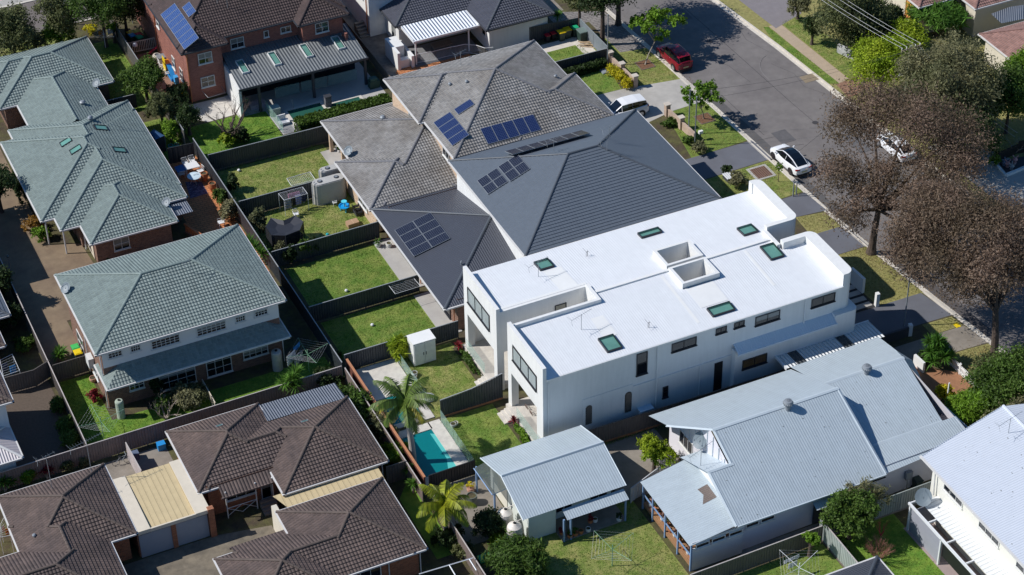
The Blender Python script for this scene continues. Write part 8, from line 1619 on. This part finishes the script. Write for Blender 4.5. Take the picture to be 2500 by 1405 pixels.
turf([rect(43.7, 51.6, 133.9, 141.5), rect(43.7, 51.8, 127, 133.3), rect(42.7, 50.5, 159, 166.2), rect(22.1, 24.5, 126, 135.4), rect(24.7, 42.2, 125.7, 129.1), rect(67.2, 73.0, 80.5, 93.4), rect(77.3, 82.5, 159.6, 163.3), [(75.4, 154.6), (82.2, 154.3), (82.8, 158.2), (75.2, 158.2)], rect(36.6, 41.6, 171.2, 184.8), rect(38.5, 41.7, 162, 168.8)], 110, B3)
turf([[(81.6, 122.6), (89.3, 122.5), (90.2, 115.0), (85.9, 115.2), (85.6, 118.8), (81.2, 119)], [(84.1, 148.5), (88.3, 148.8), (88.5, 141.4), (82.7, 141.1)], [(81.6, 137.3), (88.5, 137.5), (88.8, 132), (80.2, 131.8)], [(83.6, 160), (88.0, 159.6), (88.1, 153.4), (84.2, 154.1)], [(87.6, 111.3), (90.3, 111.1), (90.4, 110), (87.7, 110)], [(87.5, 107.1), (90.8, 106.9), (92, 98), (87.4, 98)], [(86.3, 128.8), (88.9, 128.3), (89.2, 126.1), (86.1, 126.1)]], 90, B2)
turf([[tuple(G(1863.4, 66.6)[:2]), tuple(G(1875.4, 66.6)[:2]), tuple(G(2049.6, 205.0)[:2]), tuple(G(2024.0, 205.0)[:2]), tuple(G(1880.5, 92.3)[:2])], [tuple(G(1906.1, 56.4)[:2]), tuple(G(1952.3, 37.6)[:2]), tuple(G(2112.9, 160.6)[:2]), tuple(G(2109.4, 179.4)[:2]), tuple(G(2073.6, 193.1)[:2])]], 90, B3)
# weeds along fence feet
for nm, ln in (('grass along the fences', [((42.8, 158.2), (53, 158.1)), ((42.9, 150.2), (49, 150.2)), ((42.9, 142.4), (52, 142.4)), ((43, 133.9), (52, 133.9)), ((43.2, 126.9), (52.5, 126.8)), ((42.8, 133.9), (42.8, 141.9)), ((47.8, 118.4), (52, 118.4)), ((24.8, 125.6), (42.2, 125.8)), ((56, 93.6), (66.5, 93.7)), ((47.6, 110.4), (47.6, 117.8)), ((56.6, 109.7), (79.5, 109.2))]),):
    Q = []
    for a, b in ln:
        n = int(math.dist(a, b)*26); t = RNG.random(n)[:, None]; B = np.array([[*a, 0]])*(1-t)+np.array([[*b, 0]])*t+np.concatenate([RNG.normal(size=(n, 2))*.09, np.zeros((n, 1))], 1); an = RNG.random(n)*6.28; d = np.stack([np.cos(an), np.sin(an), np.zeros(n)], 1)*.02; u = np.stack([RNG.normal(size=n)*.07, RNG.normal(size=n)*.07, .1+.22*RNG.random(n)**2], 1)
        Q.append(np.stack([B-d, B+d, B+u+d*.3, B+u-d*.3], 1))
    o = mesh_obj('weeds', (np.concatenate(Q), 4), B1); o['kind'] = 'stuff'; o['label'] = 'tufts of long grass along the fence feet'
# fallen leaves in gutters and by the she-oaks
Q = []
for (x, y, sx, sy, n, z) in ((90.9, 116, .35, 7, 900, -.118), (89.6, 128, .2, 8, 350, -.118), (100.9, 140, .3, 10, 700, -.118), (88.9, 150, .2, 6, 200, -.118), (90.0, 105, 1.0, 1.3, 700, .02), (89.0, 121.5, .8, 1.2, 400, .02), (95, 122, 2.5, 5, 500, -.12)):
    B = np.stack([x+RNG.normal(size=n)*sx, y+RNG.normal(size=n)*sy, np.full(n, z)], 1); an = RNG.random(n)*6.28; d = np.stack([np.cos(an), np.sin(an), RNG.normal(size=n)*.1], 1)*.05; e = np.stack([-np.sin(an), np.cos(an), RNG.normal(size=n)*.1], 1)*.03; Q.append(np.stack([B-d, B-e, B+d, B+e], 1))
o = mesh_obj('leaf_litter', (np.concatenate(Q), 4), mat('litter', (128, 104, 72), .9, kind='leaf', var=.2)); o['kind'] = 'stuff'; o['label'] = 'fallen leaves in the gutters and under the street trees'
M_SEAM = mat('tar_seam', (66, 64, 66), .8, var=.1)
def seam(pts, wd=.045, z=-.1255):
    mb = MB(); pts = [(p[0]+random.uniform(-.03, .03), p[1]) for p in pts]
    for a, b in zip(pts, pts[1:]): mb.obox(a, b, wd*random.uniform(.8, 1.2), z-.001, z+.002)
    return struct('road_seam', mb, M_SEAM)
seam([(94.9, 175), (95.3, 160), (95.6, 145), (96.2, 130), (96.9, 118), (97.8, 104)]); seam([(89.6, 141), (91.5, 140.8), (91.6, 138.9), (93.0, 138.6)]); seam([(89.9, 150), (90.4, 149), (90.5, 141.5)])
seam([(92.5, 156), (93.6, 153.5), (94.0, 150)], .03); seam([(97.5, 152), (98.5, 149.5), (98.2, 147), (99.3, 145)], .025); seam([(98.2, 160), (97.6, 157), (98.4, 154)], .025)
for x, y, w_, d_, c in ((91.2, 139.5, 1.5, 2.0, (94, 92, 94)), (96.8, 135, 1.2, 3.2, (96, 95, 97)), (93.5, 163, 1.4, 2.4, (94, 92, 93)), (98.6, 147.5, 1.6, 1.2, (138, 124, 104))): sheet('road_patch', rect(x, x+w_, y, y+d_), mat('patch%d' % c[0]+str(c[2]), c, .92, var=.15, ns=3), -.1265)
for i, (x, y) in enumerate(((95.8, 141.2), (94.2, 158.3))): mb = MB(); mb.cyl(x, y, -.128, -.122, .3, n=20); mb.cyl(x, y, -.1215, -.119, .24, n=20); struct('manhole_cover', mb, M_SEAM)
mb = MB()
for k in range(1): cx = 98.4-k*.05; mb.tube([(cx+2.6*math.cos(a/10), 150+3.6*math.sin(a/10), -.128) for a in range(18, 34)], .03, 3, cap=False)
struct('tyre_mark', mb, mat('pale_scuff', (112, 109, 109), .9))
# screws, stains and lichen on the pale corrugated roofs
Q = []
for (x0, x1, y0, y1, zf_, n) in ((61, 72.6, 95, 101.4, lambda x, y: 3.1+(y-94.75)*.445, 130), (73.2, 79.5, 97.6, 103.3, lambda x, y: 3.5+(y-97.5)*.246, 70), (74.9, 81.8, 80, 92.8, lambda x, y: 5.6+(x-74.65)*.1307, 70)):
    x = RNG.uniform(x0, x1, n); y = RNG.uniform(y0, y1, n); z = zf_(x, y)+.014; r = .014+.04*RNG.random(n)**4; Q.append(np.stack([np.stack([x-r, y, z], 1), np.stack([x, y-r*1.4, z], 1), np.stack([x+r, y, z], 1), np.stack([x, y+r*1.4, z], 1)], 1))
o = mesh_obj('lichen_spots', (np.concatenate(Q), 4), mat('lichen_dark', (110, 112, 108), .9)); o['kind'] = 'stuff'; o['label'] = 'dark lichen spots and screws on the pale metal roofs'
